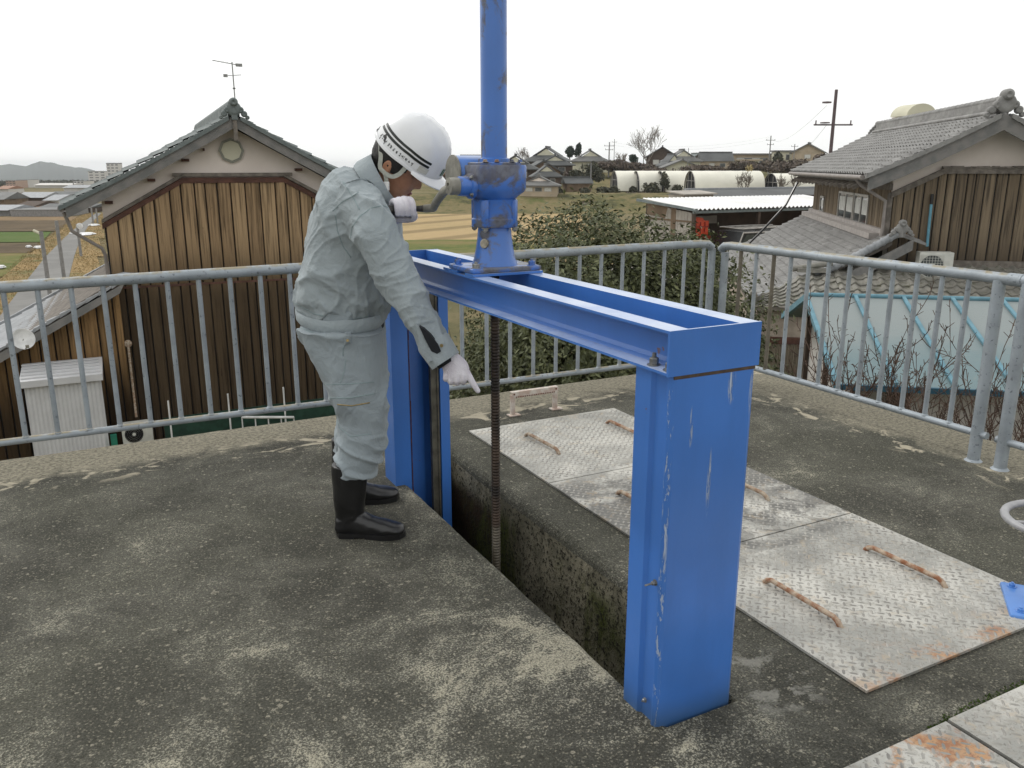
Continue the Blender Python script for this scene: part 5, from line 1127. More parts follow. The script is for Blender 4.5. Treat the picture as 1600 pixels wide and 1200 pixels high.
def branches(mb, p, d, L, r, lev, rnd, sp=.55, kids=(2, 4), bend=.12, up=.1, spur=0., minr=.003):
    pts = [p]; rs = [r]; n = 5
    for i in range(n):
        d = (d + Vector((rnd.gauss(0, bend), rnd.gauss(0, bend), rnd.gauss(0, bend) + up * .3))).normalized(); p = p + d * (L / n); pts.append(p); rs.append(max(minr, r * (1 - .55 * (i + 1) / n)))
    mb.tube(pts, rs, 6 if r > .02 else 4, False)
    if spur:
        for k in range(int(L / spur)):
            i = rnd.randrange(1, n); q = pts[i].lerp(pts[i + 1], rnd.random()); e = Vector((rnd.gauss(0, 1), rnd.gauss(0, 1), rnd.gauss(.3, 1))).normalized()
            mb.tube([q, q + (e + d * .6) * rnd.uniform(.02, .07)], [minr, minr * .7], 3, False)
    if lev:
        for k in range(rnd.randint(*kids)):
            i = rnd.randrange(2, n + 1); e = Vector((rnd.gauss(0, 1), rnd.gauss(0, 1), rnd.gauss(0, .8) + .3)).normalized()
            branches(mb, pts[i], (d * (1 - sp) + e * sp).normalized(), L * rnd.uniform(.55, .85), rs[i] * .75, lev - 1, rnd, sp, kids, bend, up, spur, minr)
# big evergreen behind the railing
rnd = random.Random(7)
bt = thing('evergreen_tree', 'large glossy evergreen tree growing up behind the far railing', 'tree', (5.45, 8.5, GZ))
m = MB(); 
for k in range(9):
    a = k * .72; b0 = Vector((5.45 + .15 * math.cos(a), 8.5 + .15 * math.sin(a), GZ)); branches(m, b0, Vector((math.cos(a) * .38, math.sin(a) * .38, 1)), 1.75, .055, 3, rnd, .42, (3, 4), .1, .3)
part('trunk', m, M['bark'], bt)
m = MB()
def bushcrown(m, c, R, n, sz, rnd, fr=1.3, rough=.30, inner=False):
    c = Vector(c)
    for k in range(n):
        d = Vector((rnd.gauss(0, 1), rnd.gauss(0, 1), rnd.gauss(0, 1))).normalized()
        if d.z < -.75: continue
        f = 1 + rough * noise.noise(d * fr * 1.4 + c) + rough * .55 * noise.noise(d * fr * 4.5 + c) + .05 * noise.noise(d * 14)
        q = rnd.uniform(.55, .86) if inner else ((1 - .26 * abs(rnd.gauss(0, .5))) if rnd.random() < .95 else rnd.uniform(1.0, 1.06))
        P = c + Vector((d.x * R[0], d.y * R[1], d.z * R[2])) * f * q
        if not inner and noise.noise(P * 3.1) < -.36: continue
        nr = (d * .8 + Vector((rnd.gauss(0, .6), rnd.gauss(0, .6), rnd.gauss(0, .6) + .3))).normalized(); t = nr.cross(Vector((rnd.gauss(0, 1), rnd.gauss(0, 1), rnd.gauss(0, 1)))).normalized(); b = nr.cross(t); z = sz * rnd.uniform(.6, 1.3)
        tn = min(1, rnd.random() * .62 + (.34 if rnd.random() < .12 else 0) + .12 * noise.noise(P * 2))
        m.add([P - t * z, P - b * z * .42 + nr * z * .12, P + t * z, P + b * z * .42 + nr * z * .12], [(0, 1, 2), (0, 2, 3)], tn)
    m.tone = 'leaf'
bushcrown(m, (5.66, 8.25, -1.22), (1.98, 1.8, 2.20), 88000, .034, rnd)
bushcrown(m, (5.66, 8.25, -1.22), (1.98, 1.8, 2.20), 16000, .075, rnd, inner=True)
bushcrown(m, (6.5, 7.4, -1.7), (1.1, .9, 1.6), 12000, .032, rnd)
bushcrown(m, (4.3, 8.5, -2.0), (1.0, .9, 1.5), 12000, .032, rnd)
part('crown', m, M['leaf'], bt)
# twiggy undergrowth under the tree, behind the far rail
def shrub(c, h, n, label, mat='twig', leaf=None, nl=0, spread=.5, seed=1, group=None, r=.012, lev=2, spur=0., ls=.04, L=None):
    rnd = random.Random(seed); t = thing('bare_shrub' if not nl else 'shrub', label, 'shrub', c, group); m = MB(); c = Vector(c)
    for k in range(n):
        a = rnd.uniform(0, 6.28); branches(m, c + Vector((math.cos(a), math.sin(a), 0)) * .12, Vector((math.cos(a) * spread, math.sin(a) * spread, 1)).normalized(), (L or h * .34) * rnd.uniform(.7, 1.1), r, lev, rnd, .38, (2, 4), .09, .35, spur, .0035)
    part('stems', m, M[mat], t)
    if nl: m = MB(); leafcloud(m, c + Vector((0, 0, h * .55)), h * .45, h * .45, h * .42, nl, ls, rnd); part('foliage', m, M[leaf or 'leaf'], t)
    return t
shrub((3.2, 7.0, GZ), 3.6, 16, 'tangle of brown twigs below the evergreen, seen under the blue beam', nl=2600, seed=3, spread=.55, leaf='leaf', lev=3)
shrub((4.6, 6.4, GZ), 3.4, 16, 'brown twiggy bush behind the far rail between the screw and the blue post', nl=2200, seed=5, spread=.6, lev=3)
shrub((2.5, 8.2, GZ), 3.4, 12, 'leafy undergrowth seen between the blue columns', nl=2600, seed=8, spread=.6, lev=3)
shrub((5.6, 6.1, GZ), 3.0, 12, 'low dark bush under the corner of the railing', nl=2600, seed=9, spread=.6, lev=2)
# bare persimmon-like trees before the teal roof
def bare_tree(c, h, label, seed, mat='twig', r=.05, lev=3, spur=.02, name='bare_tree', n=3, spread=.5, minr=.0035, group=None, kids=(2, 4)):
    rnd = random.Random(seed); c = Vector(c); t = thing(name, label, 'tree', c, group)
    m = MB(); top = c + Vector((rnd.uniform(-.1, .1) * h * .2, 0, h * .32)); m.tube([c, c.lerp(top, .5), top], [r, r * .85, r * .7], 8); part('trunk', m, M[mat], t, 1.)
    m = MB()
    for k in range(n): a = 6.28 * k / n + rnd.random(); branches(m, top, Vector((math.cos(a) * spread, math.sin(a) * spread, 1)).normalized(), h * .36, r * .55, lev, rnd, .42, kids, .12, .4, spur, minr)
    part('branches', m, M[mat], t); return t
bare_tree((6.35, 4.75, GZ), 4.1, 'leafless thorny tree in front of the teal roof, left one, just beyond the right rail', 12, r=.05, spur=.05, n=6, kids=(2, 4), minr=.0035)
bare_tree((7.1, 4.3, GZ), 4.15, 'leafless thorny tree in front of the teal roof, middle one', 15, r=.05, spur=.06, n=6, kids=(2, 4), minr=.0035)
bare_tree((8.2, 4.2, GZ), 4.2, 'leafless thorny tree before the teal roof at the right picture border', 17, r=.05, spur=.06, n=6, kids=(2, 4), minr=.0035)
shrub((5.6, 4.6, GZ), 2.9, 9, 'low leafless shrub just over the right deck edge', seed=21, spread=.8, spur=.04)
shrub((6.4, 3.7, GZ), 2.8, 9, 'low leafless shrub over the deck edge below the thick railing post', seed=22, spread=.8, spur=.04)
# village trees
def round_tree(px, ytop, ybase, d, wpx, label, mat='leaf_dark', n=700, s=.35, group='trees in the village', squash=1.):
    p = onland(px, d); zt = atd(px, ytop, d).z; zb = atd(px, ybase, d).z; w = wpx / 1344. * d / 2; rnd = random.Random(int(px)); h = (zt - zb)
    t = thing('far_tree', label, 'tree', (p.x, p.y, min(p.z, zb)), group)
    bush = 'bush' in group; zb = min(zb, p.z + .1) if bush else zb; h = zt - zb
    m = MB(); m.tube([(p.x, p.y, min(p.z, zb) - .3), (p.x, p.y, zb + h * (.25 if bush else .6))], [.16, .08], 6); part('trunk', m, M['bark'], t)
    m = MB(); leafcloud(m, (p.x, p.y, zb + h * (.42 if bush else .5)), w, w, h * (.6 if bush else .5), n, s, rnd, 10, .5); part('crown', m, M[mat], t)
round_tree(890, 225, 252, 185, 17, 'left one of the pair of dark round trees above the village roofs')
round_tree(904, 222, 252, 185, 14, 'right, taller one of the pair of dark trees above the village roofs')
round_tree(989, 239, 262, 180, 14, 'small dark tree between the utility poles and the big bare tree')
round_tree(925, 252, 290, 135, 40, 'dark pine in front of the cream-walled village house', 'leaf_far', 900)
round_tree(900, 262, 285, 130, 26, 'round garden tree right of the stacked farmhouses', 'leaf_far', 600)
round_tree(1215, 236, 262, 150, 22, 'dark round tree standing against the square cream building', 'leaf_far', 600)
for i, (px, yt, yb, w) in enumerate([(945, 290, 305, 26), (962, 290, 306, 24), (1018, 284, 306, 38), (1040, 268, 292, 16), (700, 300, 326, 24), (812, 308, 325, 24), (915, 293, 303, 20), (1060, 288, 300, 20), (718, 296, 320, 18), (990, 288, 304, 14), (870, 292, 304, 20)]):
    round_tree(px, yt, yb + 2, 121, w, ['round clipped bush left of the first greenhouse', 'second clipped bush beside the first greenhouse', 'wide olive bush below the third greenhouse', 'dark cone bush at the end of the third greenhouse', 'dark bush on the field edge beyond the worker\'s gloved hand', 'bush on the field edge right of the gear housing', 'low garden bush under the village houses', 'bush at the foot of the long greenhouse', 'bush near the crank handle at the far field edge', 'small bush at the foot of the second greenhouse', 'garden bush beside the nearest farmhouse'][i], 'leaf_far', 500, .28, 'bushes along the bank')
def far_bare(px, ytop, ybase, d, label, seed, n=5, mat='greytwig', r=.12, leaf=0):
    p = onland(px, d); zt = atd(px, ytop, d).z; h = zt - p.z; return bare_tree((p.x, p.y, p.z - .2), h, label, seed, mat, r, 3, 0, 'bare_tree', n, .75, .022, 'bare trees in the village', (3, 4))
far_bare(1013, 204, 262, 150, 'tall pale bare tree standing above the village roofs', 31, 6)
bt4 = far_bare(1166, 270, 300, 112, 'spreading bare tree in front of the longest greenhouse', 33, 5)
far_bare(1222, 276, 300, 112, 'thin bare tree by the end of the rightmost greenhouse', 34, 4); far_bare(1247, 272, 300, 112, 'bare forked tree before the rightmost greenhouse near the eave', 35, 4)
far_bare(972, 238, 262, 170, 'low wide bare tree between the cream house and the tall bare tree', 36, 5); far_bare(820, 232, 262, 175, 'bare tree behind the pipe-side village roof', 37, 5)
p = atd(1171, 264, 112); m = MB(); leafcloud(m, p, .7, .7, .7, 160, .13, random.Random(5)); part('foliage', m, M['tan_leaf'], bt4, None, 'pale yellow last leaves')
# far wood as one mass behind the greenhouses
m = MB(); rnd = random.Random(11)
for px, yt, yb, d, w, n in ((960, 250, 272, 150, 70, 1400), (1000, 254, 272, 150, 60, 1200), (1100, 258, 272, 140, 120, 1500), (1165, 252, 272, 140, 70, 1600), (1205, 250, 275, 138, 70, 1800), (1245, 246, 275, 136, 70, 2000), (1290, 240, 275, 134, 80, 2200), (1340, 236, 275, 134, 90, 1500), (1020, 262, 272, 145, 60, 700), (780, 262, 285, 150, 160, 1600), (690, 262, 290, 150, 120, 1500), (620, 266, 290, 150, 120, 900), (880, 268, 285, 145, 80, 900), (560, 262, 290, 160, 120, 900), (760, 302, 314, 122, 150, 900), (900, 304, 314, 121, 130, 900), (1000, 300, 312, 121, 120, 800), (690, 304, 316, 121, 90, 500), (830, 312, 322, 118, 120, 500), (950, 312, 322, 117, 160, 600)):
    c = polar(px, d); zt = atd(px, yt, d).z; zb = atd(px, yb, d).z; k = d / 1344. / 2; leafcloud(m, (c.x, c.y, (zt + zb) / 2), w * k, 4, (zt - zb) * .55, n, .42, rnd, 12, .3)
single('brown_woods', m, M['wood_far'], 'brown leafless woods and hedges around the village behind the greenhouses', 'woods', (0, 0, 0), kind='stuff')
# poles
def pole(px, ytop, ybase, d, label, r=.11, arms=(), mat='polegrey', cat='utility pole', name='utility_pole', group=None):
    p = atd(px, ybase, d); zt = atd(px, ytop, d).z; g = min(terr(p.x, p.y), p.z); t = thing(name, label, cat, (p.x, p.y, g), group)
    m = MB(); m.tube([(p.x, p.y, g), (p.x, p.y, zt)], [r, r * .65], 8); part('mast', m, M[mat], t, 1.)
    for z, w in arms:
        z = atd(px, z, d).z; m = MB(); c = Vector((p.x, p.y, z)); m.tube([c - RR * w, c + RR * w], r * .35, 5)
        for s in (-1, 1): m.tube([c + RR * w * s * .9, c + RR * w * s * .9 + Vector((0, 0, .22))], r * .3, 5)
        part('crossarm', m, M[mat], t)
    return t
mp = pole(1292, 140, 300, 45, 'tall brown steel pole with one crossarm rising beside the right farmhouse roof', .12, ((195, 1.0),), 'polebrown')
c = atd(1292, 160, 45); m = MB(); m.box(c, (.32, .32, .08)); m.box(c + Vector((0, 0, -1.0)), (.34, .34, .06)); part('collar', m, M['polebrown'], mp)
pole(951, 222, 268, 150, 'utility pole right of the cream-walled village house', .14, ((228, .9), (234, .7))); pole(959, 217, 262, 165, 'thin taller mast just right of the utility pole by the cream house', .08, ((222, .5),), cat='mast')
pole(923, 254, 285, 128, 'short pole in front of the dark garden pine', .12); pole(1074, 231, 268, 160, 'thin pole in front of the wide low gable', .08)
pole(1201, 212, 262, 150, 'utility pole with crossarms left of the square cream building', .13, ((219, .8), (226, .6))); pole(1239, 225, 262, 150, 'thin pole just left of the beige hilltop house', .1, ((229, .6),)); pole(1005, 226, 262, 190, 'faint pole behind the tall bare tree', .09)
pole(757, 200, 250, 170, 'thin pole hidden by the blue pipe', .08); pole(820, 230, 262, 170, 'thin pole above the village roof right of the pipe', .08, ((234, .5),))
# wires between the poles
for a, b, lb in (((1201, 214, 150), (1292, 165, 45), 'upper power line from the square building pole to the tall brown pole'), ((951, 222, 150), (1201, 214, 150), 'upper long power line across the village roofs'), ((951, 226, 150), (1201, 219, 150), 'lower long power line across the village roofs'), ((1239, 226, 150), (1292, 195, 45), 'power line from the beige hilltop house to the crossarm of the brown pole')):
    A, B = atd(*a), atd(*b); m = MB(); m.tube([A.lerp(B, k / 8.) - Vector((0, 0, 1.2 * (1 - (k / 4. - 1) ** 2))) for k in range(9)], .009, 3, False); single('power_line', m, M['polegrey'], lb, 'power line', A, group='power lines of the village')
# roadside poles on the left
def rpole(px, yb, yt, d, label, lamp=None, mat='polegrey'):
    p = atz(px, yb, GZ); d = p.dot(FH) ; zt = atd(px, yt, d).z; t = thing('roadside_pole', label, 'roadside pole', (p.x, p.y, GZ), 'poles along the farm road')
    m = MB(); m.tube([(p.x, p.y, GZ), (p.x, p.y, zt)], [.09, .08], 8); part('mast', m, M[mat], t, 1.)
    if lamp:
        q = Vector((p.x, p.y, zt - .1)); m = MB(); e = atd(lamp[0], lamp[1], d); m.tube([q, e], .06, 6); part('lamp_arm', m, M['cream'], t)
    return t
rpole(80, 475, 362, 0, 'nearest grey pole beside the farm road with a slanting arm at its top', (52, 360)); rpole(103, 455, 345, 0, 'taller thin pole right of the nearest roadside pole', (88, 355))
t = rpole(127, 402, 350, 0, 'grey pole with a round white mirror along the farm road'); q = Vector(t.location); z = atd(128, 353, q.dot(FH)).z
m = MB(); m.lathe([(0, 0), (.2, 0), (.2, .04), (0, .06)], (q.x + .15, q.y - .1, z), (0, -1, 0), 16); part('mirror', m, M['lampwhite'], t)
rpole(146, 352, 322, 0, 'small distant pole near the far end of the farm road', (141, 322)); rpole(153, 350, 326, 0, 'farthest pole seen just under the left roof corner')
for i, (px, py, r) in enumerate([(147, 352, .5), (135, 366, .7), (113, 365, .25), (60, 387, .3), (45, 386, .2), (1, 418, .25)]):
    c = atz(px, py, GZ + .12); m = MB(); m.rings([[c + Vector((r * math.cos(a) * (1 + .3 * math.sin(3 * a)), r * math.sin(a) * 1.6, 0)) for a in [2 * math.pi * k / 14 for k in range(14)]], [c + Vector((r * .8 * math.cos(a), r * 1.3 * math.sin(a), .12)) for a in [2 * math.pi * k / 14 for k in range(14)]]]); single('white_sheet', m, M['lampwhite'], ['white plastic sheet at the far end of the farm road', 'largest white sheet lying on the right of the farm road', 'small white sheet on the left verge of the farm road', 'white bag on the tilled soil left of the road', 'tiny white bag on the tilled soil farthest left', 'white bag in the grass at the left picture border'][i], 'sheet', c, group='white sheets lying in the fields')
# rough verge tufts and ditch on the right of the road
m = MB(); rnd = random.Random(3)
for k in range(16000):
    t = rnd.random(); i = min(int(t * 6.999), 6); f = t * 7 - i; P = R_2[i].lerp(R_2[i + 1], f) if i < 7 else R_2[6]; e = (R_2[i] - L_[i]).normalized(); sd = rnd.random() < .6
    P = (P + e * rnd.uniform(.1, 3.)) if sd else (L_[i].lerp(L_[i + 1], f) - e * rnd.uniform(.0, 1.6)); s = rnd.uniform(.03, .07); a = rnd.uniform(0, 3.14); d = Vector((math.cos(a), math.sin(a), 0)) * s * .6
    m.add([P - d, P + d, P + d * rnd.uniform(-.5, 1.2) + Vector((0, 0, s))], [(0, 1, 2)], rnd.random())
m.tone = 'leaf'; single('dry_grass', m, leafm('dry_grass_blades', (.30, .215, .10), (.26, .19, .085), (.19, .16, .07), .9), 'dry tufted grass along both verges of the farm road', 'grass', kind='stuff')
# ---------------------------------------------------------------- town in the left distance
def bld(px0, px1, yt, yb, d, label, wall, roof='flat', rm='tile_far2', cat='building', rows=0):
    if yb > 288: d = 7930. / (yb - 259) * .985
    k = d / 1344.; c = polar((px0 + px1) / 2, d); zt = atd((px0 + px1) / 2, yt, d).z; zb = atd((px0 + px1) / 2, yb, d).z; w = (px1 - px0) * k / 2; g = min(terr(c.x, c.y), zb) - .2; dp = max(3, w * .6)
    T = lambda p: Vector((c.x, c.y, 0)) + RR * p[0] + FH * p[1] + Vector((0, 0, p[2])); t = thing('town_building', label, cat, (c.x, c.y, g), 'distant town buildings')
    h = zt - zb; zw = zt - (h * .45 if roof != 'flat' else 0); m = MB(T); m.bx((-w, -dp, g), (w, dp, zw)); part('wall', m, M[wall], t)
    if roof != 'flat': m = MB(T); m.prism([(-w * 1.05, -dp * 1.15, zw - .05), (-w * 1.05, dp * 1.15, zw - .05), (-w * 1.05, dp * .1, zt)], (2.1 * w, 0, 0)); part('roof', m, M[rm], t)
    else: m = MB(T); m.bx((-w * 1.02, -dp * 1.02, zw), (w * 1.02, dp * 1.02, zw + h * .05)); part('parapet', m, M[rm], t)
    for r in range(rows):
        m = MB(T); z = zb + (zw - zb) * (r + .45) / rows; nn = max(3, int(w * 2 / 5))
        for q in range(nn): x = -w + 2 * w * (q + .5) / nn; m.bx((x - w / nn * .6, -dp - .1, z), (x + w / nn * .6, -dp - .01, z + (zw - zb) / rows * .35))
        part('window_row', m, M['tile_far'], t)
    return t
bld(15, 30, 282, 291, 700, 'pinkish apartment block in the left distance', 'farpink', rows=3); bld(31, 49, 281, 290, 700, 'pale apartment block right of the pinkish one', 'farwhite', rows=3)
bld(140, 167, 268, 284, 650, 'broad white hospital-like block below the left house eave', 'farwhite', rows=4); bld(169, 188, 256, 284, 640, 'tall pale tower block tucked behind the left house roof', 'farwhite', rows=6)
bld(60, 115, 286, 292, 420, 'long low white factory roof in the left distance', 'farwhite', 'long', 'farwhite'); bld(105, 160, 289, 297, 330, 'long grey-white warehouse behind the farm sheds', 'farwhite', 'long', 'tile_wing')
bld(-60, 18, 300, 322, 200, 'brown-walled farm building at the left picture border', 'brownwall', 'long', 'tile_far2'); bld(32, 78, 300, 316, 190, 'farm shed with long pale grey roof near the fields', 'darkwall', 'long', 'tile_wing')
bld(78, 101, 304, 320, 185, 'small grey-roofed shed right of the long pale roof', 'farwhite', 'long', 'tile_wing'); bld(34, 66, 314, 327, 175, 'reddish low shed in front of the pale grey roof', 'farpink', 'long', 'darkwall')
bld(-40, 26, 320, 333, 160, 'grey concrete barn with flat roof at the edge of the brown field', 'polegrey', 'long', 'tile_wing'); bld(68, 104, 318, 330, 165, 'dark shed beside the reddish one at the field edge', 'darkwall', 'long', 'tile_far')
bld(104, 150, 318, 328, 190, 'low dark farm shed below the left roof corner', 'darkwall', 'long', 'tile_far'); bld(80, 120, 299, 308, 230, 'dark roofed house among the left farm sheds', 'darkwall', 'long', 'tile_far')
bld(28, 110, 326, 334, 158, 'long grey block wall-like shed along the brown field', 'polegrey', 'flat', 'tile_far2'); bld(0, 20, 290, 300, 300, 'small pale house left of the factory roof', 'farwhite', 'long', 'tile_red'); bld(120, 136, 283, 291, 500, 'small pale block between factory and hospital', 'farwhite', rows=2)
m = MB(); rnd = random.Random(13)
for px, yt, yb, d, w, n in ((-20, 288, 300, 280, 90, 500), (60, 292, 302, 260, 80, 500), (110, 296, 304, 240, 60, 400), (20, 294, 304, 250, 60, 400), (150, 298, 312, 230, 60, 500), (60, 282, 288, 600, 200, 700), (150, 283, 289, 560, 120, 500), (130, 312, 322, 200, 40, 300), (0, 284, 290, 500, 120, 400)):
    c = polar(px, d); zt = atd(px, yt, d).z; zb = atd(px, yb, d).z; k = d / 1344. / 2; leafcloud(m, (c.x, c.y, (zt + zb) / 2), w * k, 6, (zt - zb) * .6, n, .0022 * d, rnd, 14, .3)
single('town_greenery', m, M['leaf_far'], 'hedges and trees merged between the distant town buildings', 'greenery', kind='stuff')
pole(117, 280, 305, 230, 'dark mast standing among the left farm sheds', .18, mat='polegrey', cat='mast', name='mast')
# haze
hz = MB(); hz.bx((-3300, -900, -120), (3400, 3300, 15)); o = single('haze', hz, bpy.data.materials.new('haze_air'), 'thin pale winter haze over the whole valley', 'haze', kind='stuff')
hm = o.data.materials[0]; hm.use_nodes = True; hm.node_tree.nodes.clear(); ho = hm.node_tree.nodes.new('ShaderNodeOutputMaterial'); hv = hm.node_tree.nodes.new('ShaderNodeVolumePrincipled')
hv.inputs['Color'].default_value = (.93, .96, 1, 1); hv.inputs['Density'].default_value = .00020; hm.node_tree.links.new(hv.outputs[0], ho.inputs['Volume'])
# ================================================================ WORKER
def mp(a, b, z): return RR * a + FH * b + Vector((0, 0, z))
def RB(B, F, w, b, e=2.3, n=28, db=0.):
    """ring from a back point to a front point (side view) with half width w around depth b"""
    B = Vector((B[0], B[1])); F = Vector((F[0], F[1])); c = (B + F) / 2; h = (F - B) / 2; out = []
    for k in range(n):
        t = 2 * math.pi * k / n; ct, st = math.cos(t), math.sin(t); q = (abs(ct) ** e + abs(st) ** e) ** (-1 / e)
        out.append(mp(c.x + h.x * ct * q, b + w * st * q + db * ct, c.y + h.y * ct * q))
    return out
def arm(m, pts, rs, n=18): m.tube([mp(*p) for p in pts], rs, n, round_=True)
def smoothpts(pts, rs, k=4):
    P = []; R_ = []
    for i in range(len(pts) - 1):
        p0 = Vector(pts[max(i - 1, 0)]); p1 = Vector(pts[i]); p2 = Vector(pts[i + 1]); p3 = Vector(pts[min(i + 2, len(pts) - 1)])
        for j in range(k):
            t = j / k; P.append(.5 * ((2 * p1) + (p2 - p0) * t + (2 * p0 - 5 * p1 + 4 * p2 - p3) * t * t + (3 * p1 - p0 - 3 * p2 + p3) * t ** 3)); R_.append(rs[i] * (1 - t) + rs[i + 1] * t)
    P.append(Vector(pts[-1])); R_.append(rs[-1]); return P, R_
def limb(m, pts, rs, n=16):
    P, R_ = smoothpts(pts, rs); m.tube([mp(*p) for p in P], R_, n, round_=True)
person = thing('person', 'worker in pale grey-green workwear and white helmet bending over the slot and pointing down', 'person', mp(-.62, 3.4, 0))
# ---------- head frame
PH = math.radians(35); RO = math.radians(12)
hf = RR * math.cos(PH) + Vector((0, 0, -math.sin(PH))); hu0 = RR * math.sin(PH) + Vector((0, 0, math.cos(PH)))
hu = hu0 * math.cos(RO) - FH * math.sin(RO); hs_ = hf.cross(hu)          # hs_: towards his right, the camera side
if hs_.dot(FH) > 0: hs_ = -hs_
HE = mp(-.457, 3.40, 1.500); HS = 1.10
def HD(x, y, z): return HE + (hf * x + hs_ * y + hu * z) * HS
# head: horizontal slices (z, front, back, half width, nose)
SL = [(-.120, .060, .015, .022, 0), (-.112, .083, -.004, .038, 0), (-.100, .090, -.022, .047, 0), (-.088, .088, -.040, .053, 0), (-.078, .083, -.055, .057, 0), (-.070, .090, -.062, .059, 0), (-.063, .093, -.066, .061, 0),
      (-.057, .088, -.069, .0625, 0), (-.050, .094, -.072, .064, 0), (-.042, .091, -.075, .066, .0), (-.034, .091, -.078, .068, .004), (-.027, .091, -.081, .069, .015), (-.018, .090, -.084, .070, .024), (-.006, .088, -.088, .071, .021),
      (.006, .087, -.092, .072, .017), (.018, .084, -.095, .0725, .011), (.028, .085, -.097, .073, .008), (.042, .093, -.099, .073, .0), (.06, .093, -.099, .073, 0), (.08, .087, -.096, .071, 0), (.10, .074, -.088, .063, 0), (.118, .05, -.066, .047, 0), (.130, .02, -.03, .022, 0)]
def headpt(z, fr, bk, w, ns, t, off=0.):
    ct, st = math.cos(t), math.sin(t); e = 2.35; q = (abs(ct) ** e + abs(st) ** e) ** (-1 / e); cx = min(.0, (fr + bk) / 2) if bk < 0 else (fr + bk) / 2
    rx = (fr - cx) if ct > 0 else (cx - bk); x = cx + rx * ct * q; y = w * st * q
    if ct > 0:
        x += ns * math.exp(-(y / .011) ** 2) + ns * .25 * math.exp(-(y / .02) ** 2)
        if -.01 < z < .04: x -= .012 * math.exp(-((abs(y) - .031) / .013) ** 2) * math.exp(-((z - .02) / .014) ** 2)
        if -.05 < z < .01: x += .004 * math.exp(-((abs(y) - .04) / .016) ** 2)
    r = math.hypot(x, y) or 1; return (x + off * x / r, y + off * y / r, z)
m = MB(); NH = 56
m.rings([[HD(*headpt(*s, 2 * math.pi * k / NH)) for k in range(NH)] for s in SL])
for sd in (-1, 1):   # ears
    for r, y, th in ((.030, .071, .006), (.022, .074, .006)): pass
    m.rings([[HD(-.012 + (.017 * q) * math.cos(t) - .004 * i, sd * (.071 + .007 * i), -.004 + (.031 * q) * math.sin(t)) for t in [2 * math.pi * k / 14 for k in range(14)]] for i, q in ((0, .8), (1, 1.), (1.6, .95), (1.7, .7), (1.2, .5))])
# neck, trunk and limbs as one continuous body under the clothes
nk = HD(-.028, 0, -.075); m.tube([HD(-.03, 0, -.01), HD(-.035, 0, -.07), mp(-.565, 3.39, 1.40), mp(-.61, 3.38, 1.34)], [.058, .060, .066, .085], 20)
m.rings([RB((-.82, .95), (-.56, .95), .14, 3.38), RB((-.79, 1.12), (-.54, 1.12), .15, 3.38), RB((-.75, 1.25), (-.50, 1.22), .16, 3.38), RB((-.69, 1.40), (-.50, 1.30), .15, 3.38), RB((-.62, 1.46), (-.52, 1.36), .08, 3.38)])
for b, o in ((3.25, 0), (3.52, -.07)): m.tube([mp(-.69, 3.38, .95), mp(-.68, b, .80), mp(-.63 + o * .6, b, .5), mp(-.66 + o, b, .24)], [.10, .085, .06, .04], 14, round_=True)
m.tube([mp(-.60, 3.26, 1.37), mp(-.50, 3.14, 1.24), mp(-.42, 3.09, 1.09), mp(-.30, 3.04, .88), mp(-.235, 3.03, .80)], [.06, .055, .045, .038, .028], 12, round_=True)
# grip position of the crank, in the worker's frame
GC = Vector((tip.x - .095, tip.y, tip.z)); GA = Vector((1, 0, 0)); WR = GC + Vector((-.05, .05, -.055))
m.tube([mp(-.58, 3.50, 1.37), mp(-.55, 3.58, 1.16), (mp(-.55, 3.58, 1.16) + WR) / 2, WR], [.06, .045, .036, .028], 12, round_=True)
body = remesh(m, .0048, 3, .4); part('body', body, M['skin'], person, 3)
bo = person.children[0]
# eyes, brows, lips
for sd in (-1, 1):
    m = MB(); m.rings([[HD(.0775 + .004 * math.cos(u) , sd * .032 + .013 * math.cos(t) * math.sin(u) , .019 + .004 * math.sin(t) * math.sin(u)) for t in [2 * math.pi * k / 12 for k in range(12)]] for u in (.1, .8, 1.5)]); part('eye', m, M['eyed'], person, 1.)
m = MB()
for sd in (-1, 1): m.tube([HD(.0925, sd * .014, .040), HD(.092, sd * .03, .044), HD(.084, sd * .046, .040)], [.003, .004, .002], 6)
part('eyebrows', m, M['hair'], person, 1.)
m = MB(); m.tube([HD(.086, -.022, -.058), HD(.0945, -.010, -.055), HD(.096, 0, -.054), HD(.0945, .010, -.055), HD(.086, .022, -.058)], [.002, .004, .0045, .004, .002], 8); m.tube([HD(.086, -.020, -.062), HD(.0925, 0, -.064), HD(.086, .020, -.062)], [.002, .0045, .002], 8); part('lips', m, M['lip'], person, 3)
# hair: cap around back and sides
m = MB(); R_ = []
for s in [(-.085, .083, -.060, .058, 0)] + [q for q in SL if q[0] > -.075]:
    row = []
    for k in range(41):
        t0 = 1.02 if s[0] > .015 else (1.22 if s[0] > -.012 else 1.95)
        t = t0 + (2 * math.pi - 2 * t0) * k / 40; p = headpt(*s, t, .008 + .004 * noise.noise(Vector((s[0] * 60, t * 9, 0)))); row.append(HD(*p))
    R_.append(row)
m.rings(R_, False, closed=False)
part('hair', m, M['hair'], person, 3)
